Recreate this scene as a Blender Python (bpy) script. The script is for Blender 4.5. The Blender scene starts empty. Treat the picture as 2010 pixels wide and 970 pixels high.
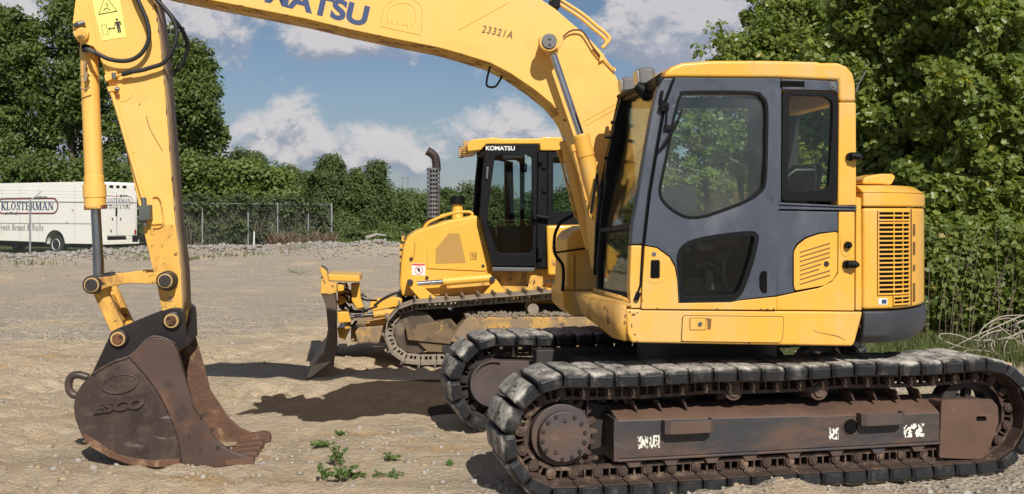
import bpy, bmesh, math, random
import numpy as np
from mathutils import Vector, Matrix, noise as mnoise

random.seed(7)
rng = np.random.default_rng(7)
R = math.radians
SC = bpy.context.scene
COL = SC.collection

# ------------------------------------------------------------------ camera, sky, sun, exposure
CAMZ, FP, PX0, H0 = 1.7, 2000.0, 1005.0, 420.0
cam_d = bpy.data.cameras.new('camera')
cam = bpy.data.objects.new('camera', cam_d)
COL.objects.link(cam)
cam.location = (0, 0, CAMZ)
cam.rotation_euler = (R(90), 0, 0)
cam_d.sensor_width = 36.0
cam_d.lens = 36.0 * FP / 2010.0
cam_d.shift_y = -(485.0 - H0) / 2010.0
cam_d.clip_end = 3000
SC.camera = cam

SUN_DX, SUN_DY = -0.34, 1.12          # where a shadow falls per metre of height
sun_to = Vector((-SUN_DX, -SUN_DY, 1.0)).normalized()
sd = bpy.data.lights.new('sun', 'SUN')
sd.energy = 5.0
sd.angle = R(0.5)
sd.color = (1.0, 0.955, 0.88)
sun = bpy.data.objects.new('sun', sd)
COL.objects.link(sun)
sun.location = (4, -8, 20)
sun.rotation_euler = sun_to.to_track_quat('Z', 'Y').to_euler()

SC.view_settings.view_transform = 'Standard'
SC.view_settings.look = 'None'
SC.view_settings.gamma = 1
SC.view_settings.use_curve_mapping = False
SC.view_settings.exposure = 0.0
SC.render.engine = 'CYCLES'
SC.cycles.use_denoising = True
SC.cycles.max_bounces = 8
SC.cycles.transparent_max_bounces = 24


class NT:
    """small helper to write node trees as expressions"""
    def __init__(self, tree):
        self.t = tree
        tree.nodes.clear()

    def n(self, kind, **kw):
        nd = self.t.nodes.new(kind)
        for k, v in kw.items():
            setattr(nd, k, v)
        return nd

    def put(self, sock, v):
        if hasattr(v, 'is_output'):
            self.t.links.new(v, sock)
        elif isinstance(v, (tuple, list)) and len(v) == 3 and sock.type == 'RGBA':
            sock.default_value = (*v, 1)
        else:
            sock.default_value = v

    def m(self, op, a, b=0.0, c=None, clamp=False):
        nd = self.n('ShaderNodeMath', operation=op, use_clamp=clamp)
        self.put(nd.inputs[0], a)
        self.put(nd.inputs[1], b)
        if c is not None:
            self.put(nd.inputs[2], c)
        return nd.outputs[0]

    def vm(self, op, a, b=(0, 0, 0)):
        nd = self.n('ShaderNodeVectorMath', operation=op)
        self.put(nd.inputs[0], a)
        self.put(nd.inputs[1], b)
        return nd.outputs['Vector' if op not in ('LENGTH', 'DISTANCE', 'DOT_PRODUCT') else 'Value']

    def mix(self, f, a, b, blend='MIX'):
        nd = self.n('ShaderNodeMix', data_type='RGBA', blend_type=blend)
        self.put(nd.inputs[0], f)
        self.put(nd.inputs[6], a)
        self.put(nd.inputs[7], b)
        return nd.outputs[2]

    def step(self, v, lo, hi, a=0.0, b=1.0):
        nd = self.n('ShaderNodeMapRange', interpolation_type='SMOOTHSTEP')
        for i, x in enumerate((v, lo, hi, a, b)):
            self.put(nd.inputs[i], x)
        return nd.outputs[0]

    def noise(self, vec, scale, detail=5.0, rough=0.55, dist=0.0):
        nd = self.n('ShaderNodeTexNoise')
        if vec is not None:
            self.put(nd.inputs['Vector'], vec)
        nd.inputs['Scale'].default_value = scale
        nd.inputs['Detail'].default_value = detail
        nd.inputs['Roughness'].default_value = rough
        nd.inputs['Distortion'].default_value = dist
        return nd.outputs[0]

    def xyz(self, v):
        nd = self.n('ShaderNodeSeparateXYZ')
        self.put(nd.inputs[0], v)
        return nd.outputs

    def comb(self, x, y, z):
        nd = self.n('ShaderNodeCombineXYZ')
        for i, v in enumerate((x, y, z)):
            self.put(nd.inputs[i], v)
        return nd.outputs[0]


SKY_STRENGTH = 0.070
world = bpy.data.worlds.new('World')
SC.world = world
world.use_nodes = True
w = NT(world.node_tree)
sky = w.n('ShaderNodeTexSky', sky_type='NISHITA', sun_disc=False)
sky.sun_elevation = math.asin(sun_to.z)
sky.sun_rotation = math.atan2(sun_to.x, sun_to.y)
sky.air_density = 1.0
sky.dust_density = 0.4
sky.ozone_density = 2.0
tc = w.n('ShaderNodeTexCoord')
dx, dy, dz = w.xyz(tc.outputs['Generated'])
rad = w.m('SQRT', w.m('ADD', w.m('MULTIPLY', dx, dx), w.m('MULTIPLY', dy, dy)))
az = w.n('ShaderNodeMath', operation='ARCTAN2')
w.put(az.inputs[0], dx); w.put(az.inputs[1], dy)
azim = az.outputs[0]
elev = w.m('DIVIDE', dz, w.m('MAXIMUM', rad, 0.02))


def cloud_field(off):
    e = w.m('ADD', elev, off)
    v = w.comb(azim, w.m('MULTIPLY', e, 1.35), 0.0)
    big = w.noise(v, 9.0, 6.0, 0.60, 0.45)
    fine = w.noise(v, 22.0, 7.0, 0.66, 0.3)
    f = w.m('ADD', w.m('MULTIPLY', big, 0.80), w.m('MULTIPLY', fine, 0.62))
    # where the heaps of cloud stand: azimuth, elevation, radii, strength
    for a0, e0, ra, re, s in ((0.155, 0.180, 0.075, 0.055, 0.36), (0.30, 0.17, 0.16, 0.06, 0.20),
                              (-0.165, 0.168, 0.085, 0.024, 0.28), (-0.235, 0.090, 0.055, 0.032, 0.20),
                              (-0.125, 0.062, 0.045, 0.022, 0.13), (-0.015, 0.090, 0.045, 0.030, 0.20),
                              (0.05, 0.060, 0.05, 0.03, 0.14), (-0.165, 0.075, 0.02, 0.03, -0.08), (-0.07, 0.09, 0.025, 0.03, -0.06),
                              (-0.32, 0.185, 0.05, 0.03, 0.24), (-0.55, 0.10, 0.12, 0.06, 0.25),
                              (-0.27, 0.130, 0.06, 0.035, -0.22), (-0.09, 0.122, 0.10, 0.022, -0.24),
                              (0.075, 0.130, 0.05, 0.045, -0.24), (0.02, 0.19, 0.06, 0.03, -0.15),
                              (-0.14, 0.022, 0.16, 0.016, -0.16), (-0.13, 0.055, 0.15, 0.018, 0.07), (-0.42, 0.12, 0.05, 0.08, 0.14)):
        d2 = w.m('ADD', w.m('POWER', w.m('DIVIDE', w.m('SUBTRACT', azim, a0), ra), 2.0),
                 w.m('POWER', w.m('DIVIDE', w.m('SUBTRACT', e, e0), re), 2.0))
        f = w.m('ADD', f, w.m('MULTIPLY', w.m('EXPONENT', w.m('MULTIPLY', d2, -0.7)), s))
    return f


f0 = cloud_field(0.0)
f1 = cloud_field(0.018)
alpha = w.step(f0, 0.67, 0.90)
lit = w.step(w.m('SUBTRACT', f0, f1), -0.10, 0.10)
thick = w.step(f0, 0.82, 1.15)
cl_shade = w.mix(lit, (4.2, 4.75, 6.0), (9.6, 9.1, 9.1))
cl_col = w.mix(w.m('MULTIPLY', thick, 0.25), cl_shade, (6.0, 6.4, 7.4))
sky_col = w.mix(1.0, sky.outputs[0], (0.80, 0.83, 0.90), 'MULTIPLY')
haze_f = w.step(elev, 0.0, 0.16, 0.55, 0.0)
sky_col = w.mix(haze_f, sky_col, (3.9, 4.7, 6.0))
col = w.mix(w.m('MULTIPLY', alpha, 0.92), sky_col, cl_col)
bg = w.n('ShaderNodeBackground')
w.put(bg.inputs[0], col)
bg.inputs[1].default_value = SKY_STRENGTH
wo = w.n('ShaderNodeOutputWorld')
w.t.links.new(bg.outputs[0], wo.inputs[0])


# ------------------------------------------------------------------ materials
def mat(name, col, rough=0.5, metal=0.0, var=0.14, scale=5.0, layers=(), bump=0.0, bscale=60.0,
        spec=0.5, streak=False, coat=0.0):
    """painted / bare surface; layers = (colour, noise scale, lo, hi, roughness, stretch) of wear"""
    m = bpy.data.materials.new(name)
    m.use_nodes = True
    t = NT(m.node_tree)
    co = t.n('ShaderNodeTexCoord').outputs['Object']
    n1 = t.noise(co, scale, 6)
    br = t.m('ADD', t.m('MULTIPLY', t.m('SUBTRACT', n1, 0.5), var * 3.0), 1.0)
    c = t.mix(1.0, col, t.comb(br, br, br), 'MULTIPLY')
    ro = t.m('ADD', rough, t.m('MULTIPLY', t.m('SUBTRACT', n1, 0.5), 0.35))
    for i, (lc, ls, lo, hi, lr, st) in enumerate(layers):
        v = t.vm('ADD', t.vm('MULTIPLY', co, st), (i * 3.7 + 1, i * 1.9, i * 2.3))
        k = t.step(t.noise(v, ls, 8, 0.65, 0.3), lo, hi)
        c = t.mix(k, c, lc)
        ro = t.m('ADD', ro, t.m('MULTIPLY', t.m('SUBTRACT', lr, ro), k))
    p = t.n('ShaderNodeBsdfPrincipled')
    t.put(p.inputs['Base Color'], c)
    t.put(p.inputs['Roughness'], ro)
    p.inputs['Metallic'].default_value = metal
    p.inputs['Specular IOR Level'].default_value = spec
    p.inputs['Coat Weight'].default_value = coat
    if bump:
        b = t.n('ShaderNodeBump')
        b.inputs['Strength'].default_value = bump
        b.inputs['Distance'].default_value = 0.02
        t.put(b.inputs['Height'], t.noise(co, bscale, 6, 0.6))
        t.t.links.new(b.outputs[0], p.inputs['Normal'])
    o = t.n('ShaderNodeOutputMaterial')
    t.t.links.new(p.outputs[0], o.inputs[0])
    return m


def glass_mat(name, tint, refl=0.9, dirt=0.06, fk=1.6):
    m = bpy.data.materials.new(name)
    m.use_nodes = True
    t = NT(m.node_tree)
    tr = t.n('ShaderNodeBsdfTransparent'); t.put(tr.inputs[0], tint)
    gl = t.n('ShaderNodeBsdfGlossy'); gl.inputs['Roughness'].default_value = 0.02
    gl.inputs[0].default_value = (refl, refl, refl, 1)
    fr = t.n('ShaderNodeFresnel'); fr.inputs[0].default_value = 1.55
    mx = t.n('ShaderNodeMixShader')
    t.put(mx.inputs[0], t.m('MULTIPLY', fr.outputs[0], fk, clamp=True))
    t.t.links.new(tr.outputs[0], mx.inputs[1]); t.t.links.new(gl.outputs[0], mx.inputs[2])
    df = t.n('ShaderNodeBsdfDiffuse'); df.inputs[0].default_value = (0.45, 0.45, 0.42, 1)
    co = t.n('ShaderNodeTexCoord').outputs['Object']
    k = t.m('MULTIPLY', t.step(t.noise(t.vm('MULTIPLY', co, (1.6, 1.6, 1.0)), 2.2, 7, 0.6), 0.30, 0.85), dirt * 2)
    m2 = t.n('ShaderNodeMixShader'); t.put(m2.inputs[0], k)
    t.t.links.new(mx.outputs[0], m2.inputs[1]); t.t.links.new(df.outputs[0], m2.inputs[2])
    o = t.n('ShaderNodeOutputMaterial'); t.t.links.new(m2.outputs[0], o.inputs[0])
    return m


def leaf_mat(name, dark, light, trans=0.35, rough=0.45, yellow=None):
    m = bpy.data.materials.new(name)
    m.use_nodes = True
    t = NT(m.node_tree)
    at = t.n('ShaderNodeAttribute', attribute_name='tint')
    f = at.outputs['Fac']
    c = t.mix(f, dark, light)
    if yellow:
        c = t.mix(t.step(f, 0.93, 0.99), c, yellow)
    p = t.n('ShaderNodeBsdfPrincipled')
    t.put(p.inputs['Base Color'], c)
    p.inputs['Roughness'].default_value = rough
    p.inputs['Specular IOR Level'].default_value = 0.35
    tl = t.n('ShaderNodeBsdfTranslucent')
    t.put(tl.inputs[0], t.mix(1.0, c, (1.5, 1.45, 0.55), 'MULTIPLY'))
    mx = t.n('ShaderNodeMixShader'); mx.inputs[0].default_value = trans
    t.t.links.new(p.outputs[0], mx.inputs[1]); t.t.links.new(tl.outputs[0], mx.inputs[2])
    o = t.n('ShaderNodeOutputMaterial'); t.t.links.new(mx.outputs[0], o.inputs[0])
    return m


RUST = (0.10, 0.035, 0.015)
GRIME = (0.075, 0.048, 0.026)
YCOL = (0.78, 0.405, 0.050)
M = {}
M['yellow'] = mat('excavator yellow paint', YCOL, 0.42, var=0.04, scale=2.0, coat=0.12,
                  layers=(((0.62, 0.42, 0.16), 2.0, 0.44, 0.74, 0.66, (1.5, 1.5, 0.5)), ((0.52, 0.40, 0.22), 5.0, 0.60, 0.80, 0.8, (1, 1, 1.4)), ((0.52, 0.26, 0.045), 3.0, 0.55, 0.85, 0.6, (1, 1, 1)), ((0.30, 0.17, 0.06), 6.0, 0.63, 0.82, 0.8, (2.2, 2.2, 0.14)),
                          ((0.22, 0.11, 0.04), 30.0, 0.72, 0.78, 0.8, (1, 1, 0.6))))
M['yellow_boom'] = mat('sun faded boom paint', (0.82, 0.475, 0.100), 0.5, var=0.04, scale=1.6,
                       layers=(((0.72, 0.47, 0.17), 1.6, 0.46, 0.82, 0.62, (1.5, 1.5, 0.6)), ((0.66, 0.35, 0.075), 2.2, 0.5, 0.9, 0.6, (1, 1, 1)), ((0.42, 0.24, 0.08), 6.0, 0.66, 0.84, 0.8, (2.0, 2.0, 0.2)), ((0.20, 0.09, 0.035), 26.0, 0.725, 0.77, 0.8, (1, 1, 0.5))))
M['yellow_worn'] = mat('worn yellow paint', (0.70, 0.39, 0.075), 0.5, var=0.10, scale=4.0,
                      layers=(((0.34, 0.17, 0.05), 5.0, 0.48, 0.66, 0.8, (1, 1, 0.5)), (GRIME, 16.0, 0.585, 0.66, 0.85, (1, 1, 1)), ((0.030, 0.019, 0.012), 7.0, 0.635, 0.69, 0.7, (1, 1, 0.6))))
M['arm_edge'] = mat('scraped arm back plate', (0.30, 0.20, 0.11), 0.6, var=0.2, scale=6.0,
                    layers=(((0.50, 0.34, 0.16), 6.0, 0.5, 0.7, 0.6, (1, 1, 0.3)), ((0.08, 0.05, 0.03), 14.0, 0.55, 0.7, 0.8, (1, 1, 0.2))))
M['yellow_dozer'] = mat('bulldozer yellow paint', (0.78, 0.43, 0.055), 0.42, var=0.05, scale=2.0, coat=0.1,
                        layers=(((0.42, 0.26, 0.09), 4.0, 0.58, 0.80, 0.75, (1, 1, 1)), ((0.30, 0.19, 0.08), 12.0, 0.66, 0.74, 0.85, (1, 1, 0.5))))
M['yellow_muddy'] = mat('mud caked yellow paint', (0.50, 0.29, 0.08), 0.65, var=0.12, scale=5.0,
                        layers=(((0.25, 0.18, 0.11), 4.5, 0.38, 0.56, 0.9, (1, 1, 1)), ((0.12, 0.085, 0.055), 12.0, 0.55, 0.66, 0.95, (1, 1, 0.6))), bump=0.3)
M['grey_door'] = mat('charcoal grey cab paint', (0.056, 0.066, 0.088), 0.42, var=0.10, scale=3.0,
                     layers=(((0.115, 0.125, 0.145), 2.6, 0.47, 0.74, 0.58, (1, 1, 0.5)), ((0.036, 0.043, 0.060), 4.0, 0.54, 0.72, 0.35, (1.5, 1, 1)), ((0.20, 0.19, 0.175), 9.0, 0.66, 0.80, 0.7, (0.5, 1, 3)), ((0.24, 0.23, 0.21), 30.0, 0.71, 0.77, 0.6, (1, 1, 1))))
M['black'] = mat('satin black', (0.006, 0.006, 0.007), 0.55, var=0.2, scale=8, spec=0.18)
M['rubber'] = mat('black rubber hose', (0.014, 0.014, 0.015), 0.55, var=0.2)
M['dark_gap'] = mat('dark machine cavity', (0.006, 0.0055, 0.005), 0.9, spec=0.1)
M['interior'] = mat('cab interior plastic', (0.028, 0.028, 0.029), 0.75, spec=0.2)
M['seat'] = mat('grey seat cloth', (0.035, 0.036, 0.038), 0.9)
M['chrome'] = mat('chromed rod', (0.58, 0.58, 0.60), 0.16, metal=1.0, var=0.05)
M['chrome_dull'] = mat('dull chromed rod', (0.34, 0.34, 0.35), 0.28, metal=1.0, var=0.08)
M['steel'] = mat('grey steel', (0.16, 0.16, 0.155), 0.5, metal=0.7, var=0.2)
M['bucket'] = mat('rusty brown bucket steel', (0.056, 0.039, 0.033), 0.42, metal=0.1, var=0.28, scale=3.0,
                  layers=(((0.115, 0.078, 0.062), 2.4, 0.46, 0.66, 0.5, (1, 1, 1)), ((0.036, 0.024, 0.021), 3.2, 0.52, 0.68, 0.4, (1, 1, 1)), ((0.20, 0.175, 0.16), 7.0, 0.60, 0.74, 0.36, (0.45, 1, 1.8)), ((0.34, 0.30, 0.26), 18.0, 0.69, 0.75, 0.5, (0.4, 1, 1.5)),  # pale grey layers: scrape wear plus a sheen painted into the colour
                          ((0.16, 0.075, 0.035), 6.0, 0.64, 0.76, 0.8, (1, 1, 1))), bump=0.12, bscale=30)
M['bucket_rust'] = mat('orange rusted bucket edge', (0.125, 0.062, 0.036), 0.75, var=0.3, scale=6.0,
                       layers=(((0.27, 0.16, 0.09), 7.0, 0.55, 0.70, 0.8, (1, 1, 1)), ((0.075, 0.04, 0.025), 9.0, 0.54, 0.68, 0.8, (1, 1, 1))), bump=0.4, bscale=40)
M['bucket_black'] = mat('oily black bucket ears', (0.017, 0.013, 0.013), 0.42, var=0.2,
                        layers=(((0.06, 0.036, 0.028), 4.0, 0.60, 0.75, 0.6, (1, 1, 1)),))
M['pin'] = mat('rusty pin', (0.17, 0.075, 0.03), 0.6, metal=0.3, var=0.3, scale=20,
               layers=(((0.04, 0.022, 0.014), 22.0, 0.5, 0.62, 0.8, (1, 1, 1)),), bump=0.4, bscale=90)
M['pin_ring'] = mat('pin bush ring', (0.48, 0.31, 0.12), 0.55, var=0.2, scale=12)
M['track_steel'] = mat('rusty brown track frame', (0.105, 0.063, 0.045), 0.62, var=0.22, scale=3.5,
                       layers=(((0.062, 0.058, 0.062), 1.7, 0.45, 0.66, 0.5, (0.6, 1, 1)), ((0.20, 0.115, 0.07), 5.0, 0.60, 0.78, 0.8, (0.5, 1, 1.5)),
                               ((0.30, 0.22, 0.15), 14.0, 0.70, 0.80, 0.9, (1, 1, 1))), bump=0.15, bscale=40)
M['beam'] = mat('dark painted track beam', (0.068, 0.051, 0.043), 0.5, var=0.2, scale=2.5,
                layers=(((0.040, 0.041, 0.047), 1.3, 0.44, 0.60, 0.45, (0.7, 1, 1.2)), ((0.115, 0.066, 0.044), 2.0, 0.46, 0.64, 0.65, (0.5, 1, 1.6)), ((0.105, 0.098, 0.095), 3.0, 0.60, 0.80, 0.5, (0.4, 1, 2.5)),
                        ((0.17, 0.095, 0.055), 8.0, 0.66, 0.76, 0.8, (0.6, 1, 1.5))), bump=0.1, bscale=40)
M['track_rust'] = mat('rust brown steel', (0.115, 0.064, 0.041), 0.68, var=0.25, scale=4.0,
                      layers=(((0.075, 0.048, 0.038), 2.2, 0.48, 0.68, 0.6, (0.6, 1, 1)), ((0.22, 0.13, 0.075), 5.0, 0.58, 0.76, 0.8, (0.6, 1, 1.5)),
                              ((0.06, 0.056, 0.06), 2.0, 0.58, 0.75, 0.5, (1, 1, 1)))
                      , bump=0.15, bscale=40)
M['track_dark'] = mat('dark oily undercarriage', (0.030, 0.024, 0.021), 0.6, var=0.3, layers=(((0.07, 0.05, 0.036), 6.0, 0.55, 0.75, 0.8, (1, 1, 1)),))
M['chain'] = mat('brown dusty track chain', (0.060, 0.036, 0.025), 0.7, var=0.3, scale=8,
                 layers=(((0.22, 0.15, 0.10), 9.0, 0.52, 0.70, 0.9, (1, 1, 1)),), bump=0.25)
M['dozer_track'] = mat('dusty steel track shoe', (0.27, 0.22, 0.165), 0.65, metal=0.2, var=0.25, scale=8,
                       layers=(((0.34, 0.29, 0.22), 7.0, 0.46, 0.64, 0.9, (1, 1, 1)), ((0.05, 0.042, 0.034), 9.0, 0.58, 0.70, 0.8, (1, 1, 1))), bump=0.25)
M['recoil'] = mat('muddy recoil frame', (0.17, 0.115, 0.060), 0.8, var=0.3, scale=6.0, layers=(((0.42, 0.26, 0.08), 5.0, 0.56, 0.68, 0.7, (1, 1, 1)), ((0.075, 0.052, 0.034), 8.0, 0.50, 0.62, 0.9, (1, 1, 1))), bump=0.3)
M['mud'] = mat('dried mud clods', (0.23, 0.185, 0.135), 0.95, var=0.3, scale=14, bump=0.6, bscale=50)
M['blade'] = mat('scoured blade steel', (0.115, 0.085, 0.062), 0.5, metal=0.35, var=0.25, scale=3,
                 layers=(((0.25, 0.19, 0.13), 4.0, 0.5, 0.7, 0.8, (1, 1, 1)), ((0.05, 0.038, 0.03), 6.0, 0.58, 0.7, 0.6, (1, 1, 0.4))), bump=0.15)
M['blade_edge'] = mat('polished cutting edge', (0.36, 0.31, 0.25), 0.42, metal=0.5, var=0.2, scale=8)
M['sticker_yellow'] = mat('pale yellow sticker', (0.86, 0.74, 0.20), 0.5, var=0.05)
M['sticker_white'] = mat('white sticker', (0.78, 0.77, 0.73), 0.5, var=0.05)
M['sticker_torn'] = mat('torn white sticker', (0.80, 0.78, 0.68), 0.6, var=0.05)
M['ink'] = mat('black ink', (0.02, 0.018, 0.016), 0.6)
M['ink_brown'] = mat('faded dark ink', (0.16, 0.085, 0.03), 0.6)
M['ink_red'] = mat('red ink', (0.55, 0.06, 0.05), 0.6)
M['blue'] = mat('dark blue lettering', (0.028, 0.055, 0.145), 0.5, var=0.1)
M['ghost'] = mat('faded decal edge', (0.66, 0.40, 0.10), 0.6, var=0.1)
M['mesh_panel'] = mat('tan mesh panel', (0.44, 0.25, 0.06), 0.7, var=0.05)
M['lamp_glass'] = mat('clear lamp lens', (0.42, 0.41, 0.38), 0.15, var=0.1)
M['van_white'] = mat('cream white van paint', (0.88, 0.85, 0.76), 0.45, var=0.03, scale=0.7,
                     layers=(((0.52, 0.48, 0.40), 1.6, 0.60, 0.9, 0.6, (1, 1, 0.4)),))
M['van_navy'] = mat('navy lettering', (0.03, 0.045, 0.12), 0.5)
M['van_red'] = mat('maroon border', (0.26, 0.045, 0.05), 0.5)
M['van_green'] = mat('grey green lettering', (0.16, 0.18, 0.17), 0.5)
M['tyre'] = mat('tyre rubber', (0.02, 0.02, 0.02), 0.8)
M['galv'] = mat('galvanised steel', (0.30, 0.31, 0.31), 0.5, metal=0.4, var=0.15)
M['chainlink'] = mat('chain link wire', (0.30, 0.31, 0.30), 0.6, metal=0.2)
M['bark'] = mat('tree bark', (0.13, 0.10, 0.075), 0.9, var=0.35, scale=6, bump=0.5, bscale=20)
M['bark_mid'] = mat('grey brown limb bark', (0.20, 0.17, 0.135), 0.9, var=0.3, scale=6)
M['bark_pale'] = mat('pale grey bark', (0.34, 0.31, 0.26), 0.9, var=0.3, scale=6, bump=0.4, bscale=20)
M['stone'] = mat('broken pale limestone', (0.29, 0.265, 0.23), 0.9, var=0.35, scale=2.2, bump=0.4, bscale=12)
M['pebble'] = mat('gravel chips', (0.34, 0.31, 0.265), 0.9, var=0.55, scale=7)
M['wire'] = mat('weathered pale cable', (0.36, 0.31, 0.245), 0.7, var=0.25, scale=6)
M['dry'] = mat('dry stems', (0.19, 0.145, 0.095), 0.9, var=0.3)
M['wood'] = mat('cut timber', (0.55, 0.36, 0.20), 0.85, var=0.3, scale=14)
M['door_glass'] = glass_mat('door glass', (0.76, 0.85, 0.82), 0.9, 0.055, 1.5)
M['rear_glass'] = glass_mat('tinted rear glass', (0.86, 0.93, 0.89), 0.9, 0.003, 0.7)
M['dark_glass'] = glass_mat('dark lower glass', (0.80, 0.84, 0.83), 0.8, 0.002, 0.6)
M['wind_glass'] = glass_mat('windshield glass', (0.72, 0.74, 0.60), 0.9, 0.03, 0.55)
M['dozer_glass'] = glass_mat('bulldozer tinted glass', (0.70, 0.80, 0.81), 0.9, 0.003, 0.9)


def pad_material(name, dust_k):
    m = bpy.data.materials.new(name)
    m.use_nodes = True
    t = NT(m.node_tree)
    tcn = t.n('ShaderNodeTexCoord')
    co = tcn.outputs['Object']
    oi = t.n('ShaderNodeObjectInfo').outputs['Random']
    seed = t.vm('ADD', co, t.comb(t.m('MULTIPLY', oi, 31.0), t.m('MULTIPLY', oi, 17.0), 0.0))
    z = t.xyz(co)[2]
    n = t.noise(seed, 9.0, 8, 0.65)
    k = t.m('MULTIPLY', t.step(t.m('ADD', z, t.m('MULTIPLY', t.m('SUBTRACT', n, 0.5), 0.055)), 0.040, 0.064),
            t.m('ADD', 0.62, t.m('MULTIPLY', oi, 0.38)))
    k = t.m('MULTIPLY', k, t.step(t.noise(seed, 22.0, 6, 0.7), 0.28, 0.50, 0.45, 1.0))
    k = t.m('MULTIPLY', k, dust_k)
    k = t.m('ADD', k, t.m('MULTIPLY', t.step(n, 0.52, 0.75), 0.13), clamp=True)
    c = t.mix(k, (0.014, 0.0145, 0.016), t.mix(t.step(n, 0.3, 0.7), (0.17, 0.155, 0.13), (0.56, 0.52, 0.45)))
    p = t.n('ShaderNodeBsdfPrincipled')
    t.put(p.inputs['Base Color'], c)
    t.put(p.inputs['Roughness'], t.m('ADD', 0.45, t.m('MULTIPLY', k, 0.5)))
    b = t.n('ShaderNodeBump'); b.inputs['Strength'].default_value = 0.3; b.inputs['Distance'].default_value = 0.01
    t.put(b.inputs['Height'], t.noise(seed, 40.0, 6, 0.6)); t.t.links.new(b.outputs[0], p.inputs['Normal'])
    o = t.n('ShaderNodeOutputMaterial'); t.t.links.new(p.outputs[0], o.inputs[0])
    return m


M['pad'] = pad_material('dusty rubber track pad', 1.0)


# ------------------------------------------------------------------ frames and mesh helpers
class Fr:
    """a vertical working frame on the ground: u along, w away from the street side, z up"""
    def __init__(s, ox, oy, deg):
        a = R(deg)
        s.O = Vector((ox, oy, 0)); s.U = Vector((math.cos(a), math.sin(a), 0)); s.W = Vector((-math.sin(a), math.cos(a), 0))
        s.deg = deg

    def P(s, u, w_, z):
        return s.O + s.U * u + s.W * w_ + Vector((0, 0, z))

    def tr(s, px, py, w_):
        d = Vector(((px - PX0) / FP, 1.0, (H0 - py) / FP))
        t = (w_ + s.O.dot(s.W)) / (d.x * s.W.x + d.y * s.W.y)
        p = Vector((d.x * t, d.y * t, 0))
        return ((p - s.O).dot(s.U), CAMZ + d.z * t)

    def trs(s, pts, w_):
        return [s.tr(x, y, w_) for x, y in pts]

    def p3(s, px, py, w_):
        u, z = s.tr(px, py, w_)
        return s.P(u, w_, z)


def fillet(pts, r, n=4):
    """round the corners of a closed polygon (2-D)"""
    out = []
    N = len(pts)
    for i in range(N):
        a, b, c = Vector(pts[i - 1]), Vector(pts[i]), Vector(pts[(i + 1) % N])
        d1, d2 = (a - b), (c - b)
        k = min(r, d1.length * 0.45, d2.length * 0.45)
        p, q = b + d1.normalized() * k, b + d2.normalized() * k
        for j in range(n + 1):
            t = j / n
            out.append(tuple((1 - t) ** 2 * p + 2 * t * (1 - t) * b + t * t * q))
    return out


def catmull(pts, per=5, closed=False):
    P_ = [Vector(p) for p in pts]
    N = len(P_)
    out = []
    rngi = range(N) if closed else range(N - 1)
    for i in rngi:
        g = (lambda k: P_[k % N]) if closed else (lambda k: P_[min(max(k, 0), N - 1)])
        p0, p1, p2, p3 = g(i - 1), g(i), g(i + 1), g(i + 2)
        for j in range(per):
            t = j / per
            out.append(0.5 * ((2 * p1) + (p2 - p0) * t + (2 * p0 - 5 * p1 + 4 * p2 - p3) * t * t + (3 * p1 - p0 - 3 * p2 + p3) * t ** 3))
    if not closed:
        out.append(P_[-1])
    return [tuple(p) for p in out]


def shrink(pts, d):
    """inset a closed 2-D polygon"""
    N = len(pts)
    area = sum(pts[i - 1][0] * pts[i][1] - pts[i][0] * pts[i - 1][1] for i in range(N))
    s = 1 if area > 0 else -1
    out = []
    for i in range(N):
        a, b, c = Vector(pts[i - 1]), Vector(pts[i]), Vector(pts[(i + 1) % N])
        e1, e2 = (b - a), (c - b)
        if e1.length < 1e-9 or e2.length < 1e-9:
            out.append(tuple(b)); continue
        n1, n2 = Vector((-e1.y, e1.x)).normalized() * s, Vector((-e2.y, e2.x)).normalized() * s
        n_ = n1 + n2
        if n_.length < 1e-6:
            out.append(tuple(b)); continue
        n_.normalize()
        out.append(tuple(b + n_ * d / max(0.5, n_.dot(n1))))
    return out


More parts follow.
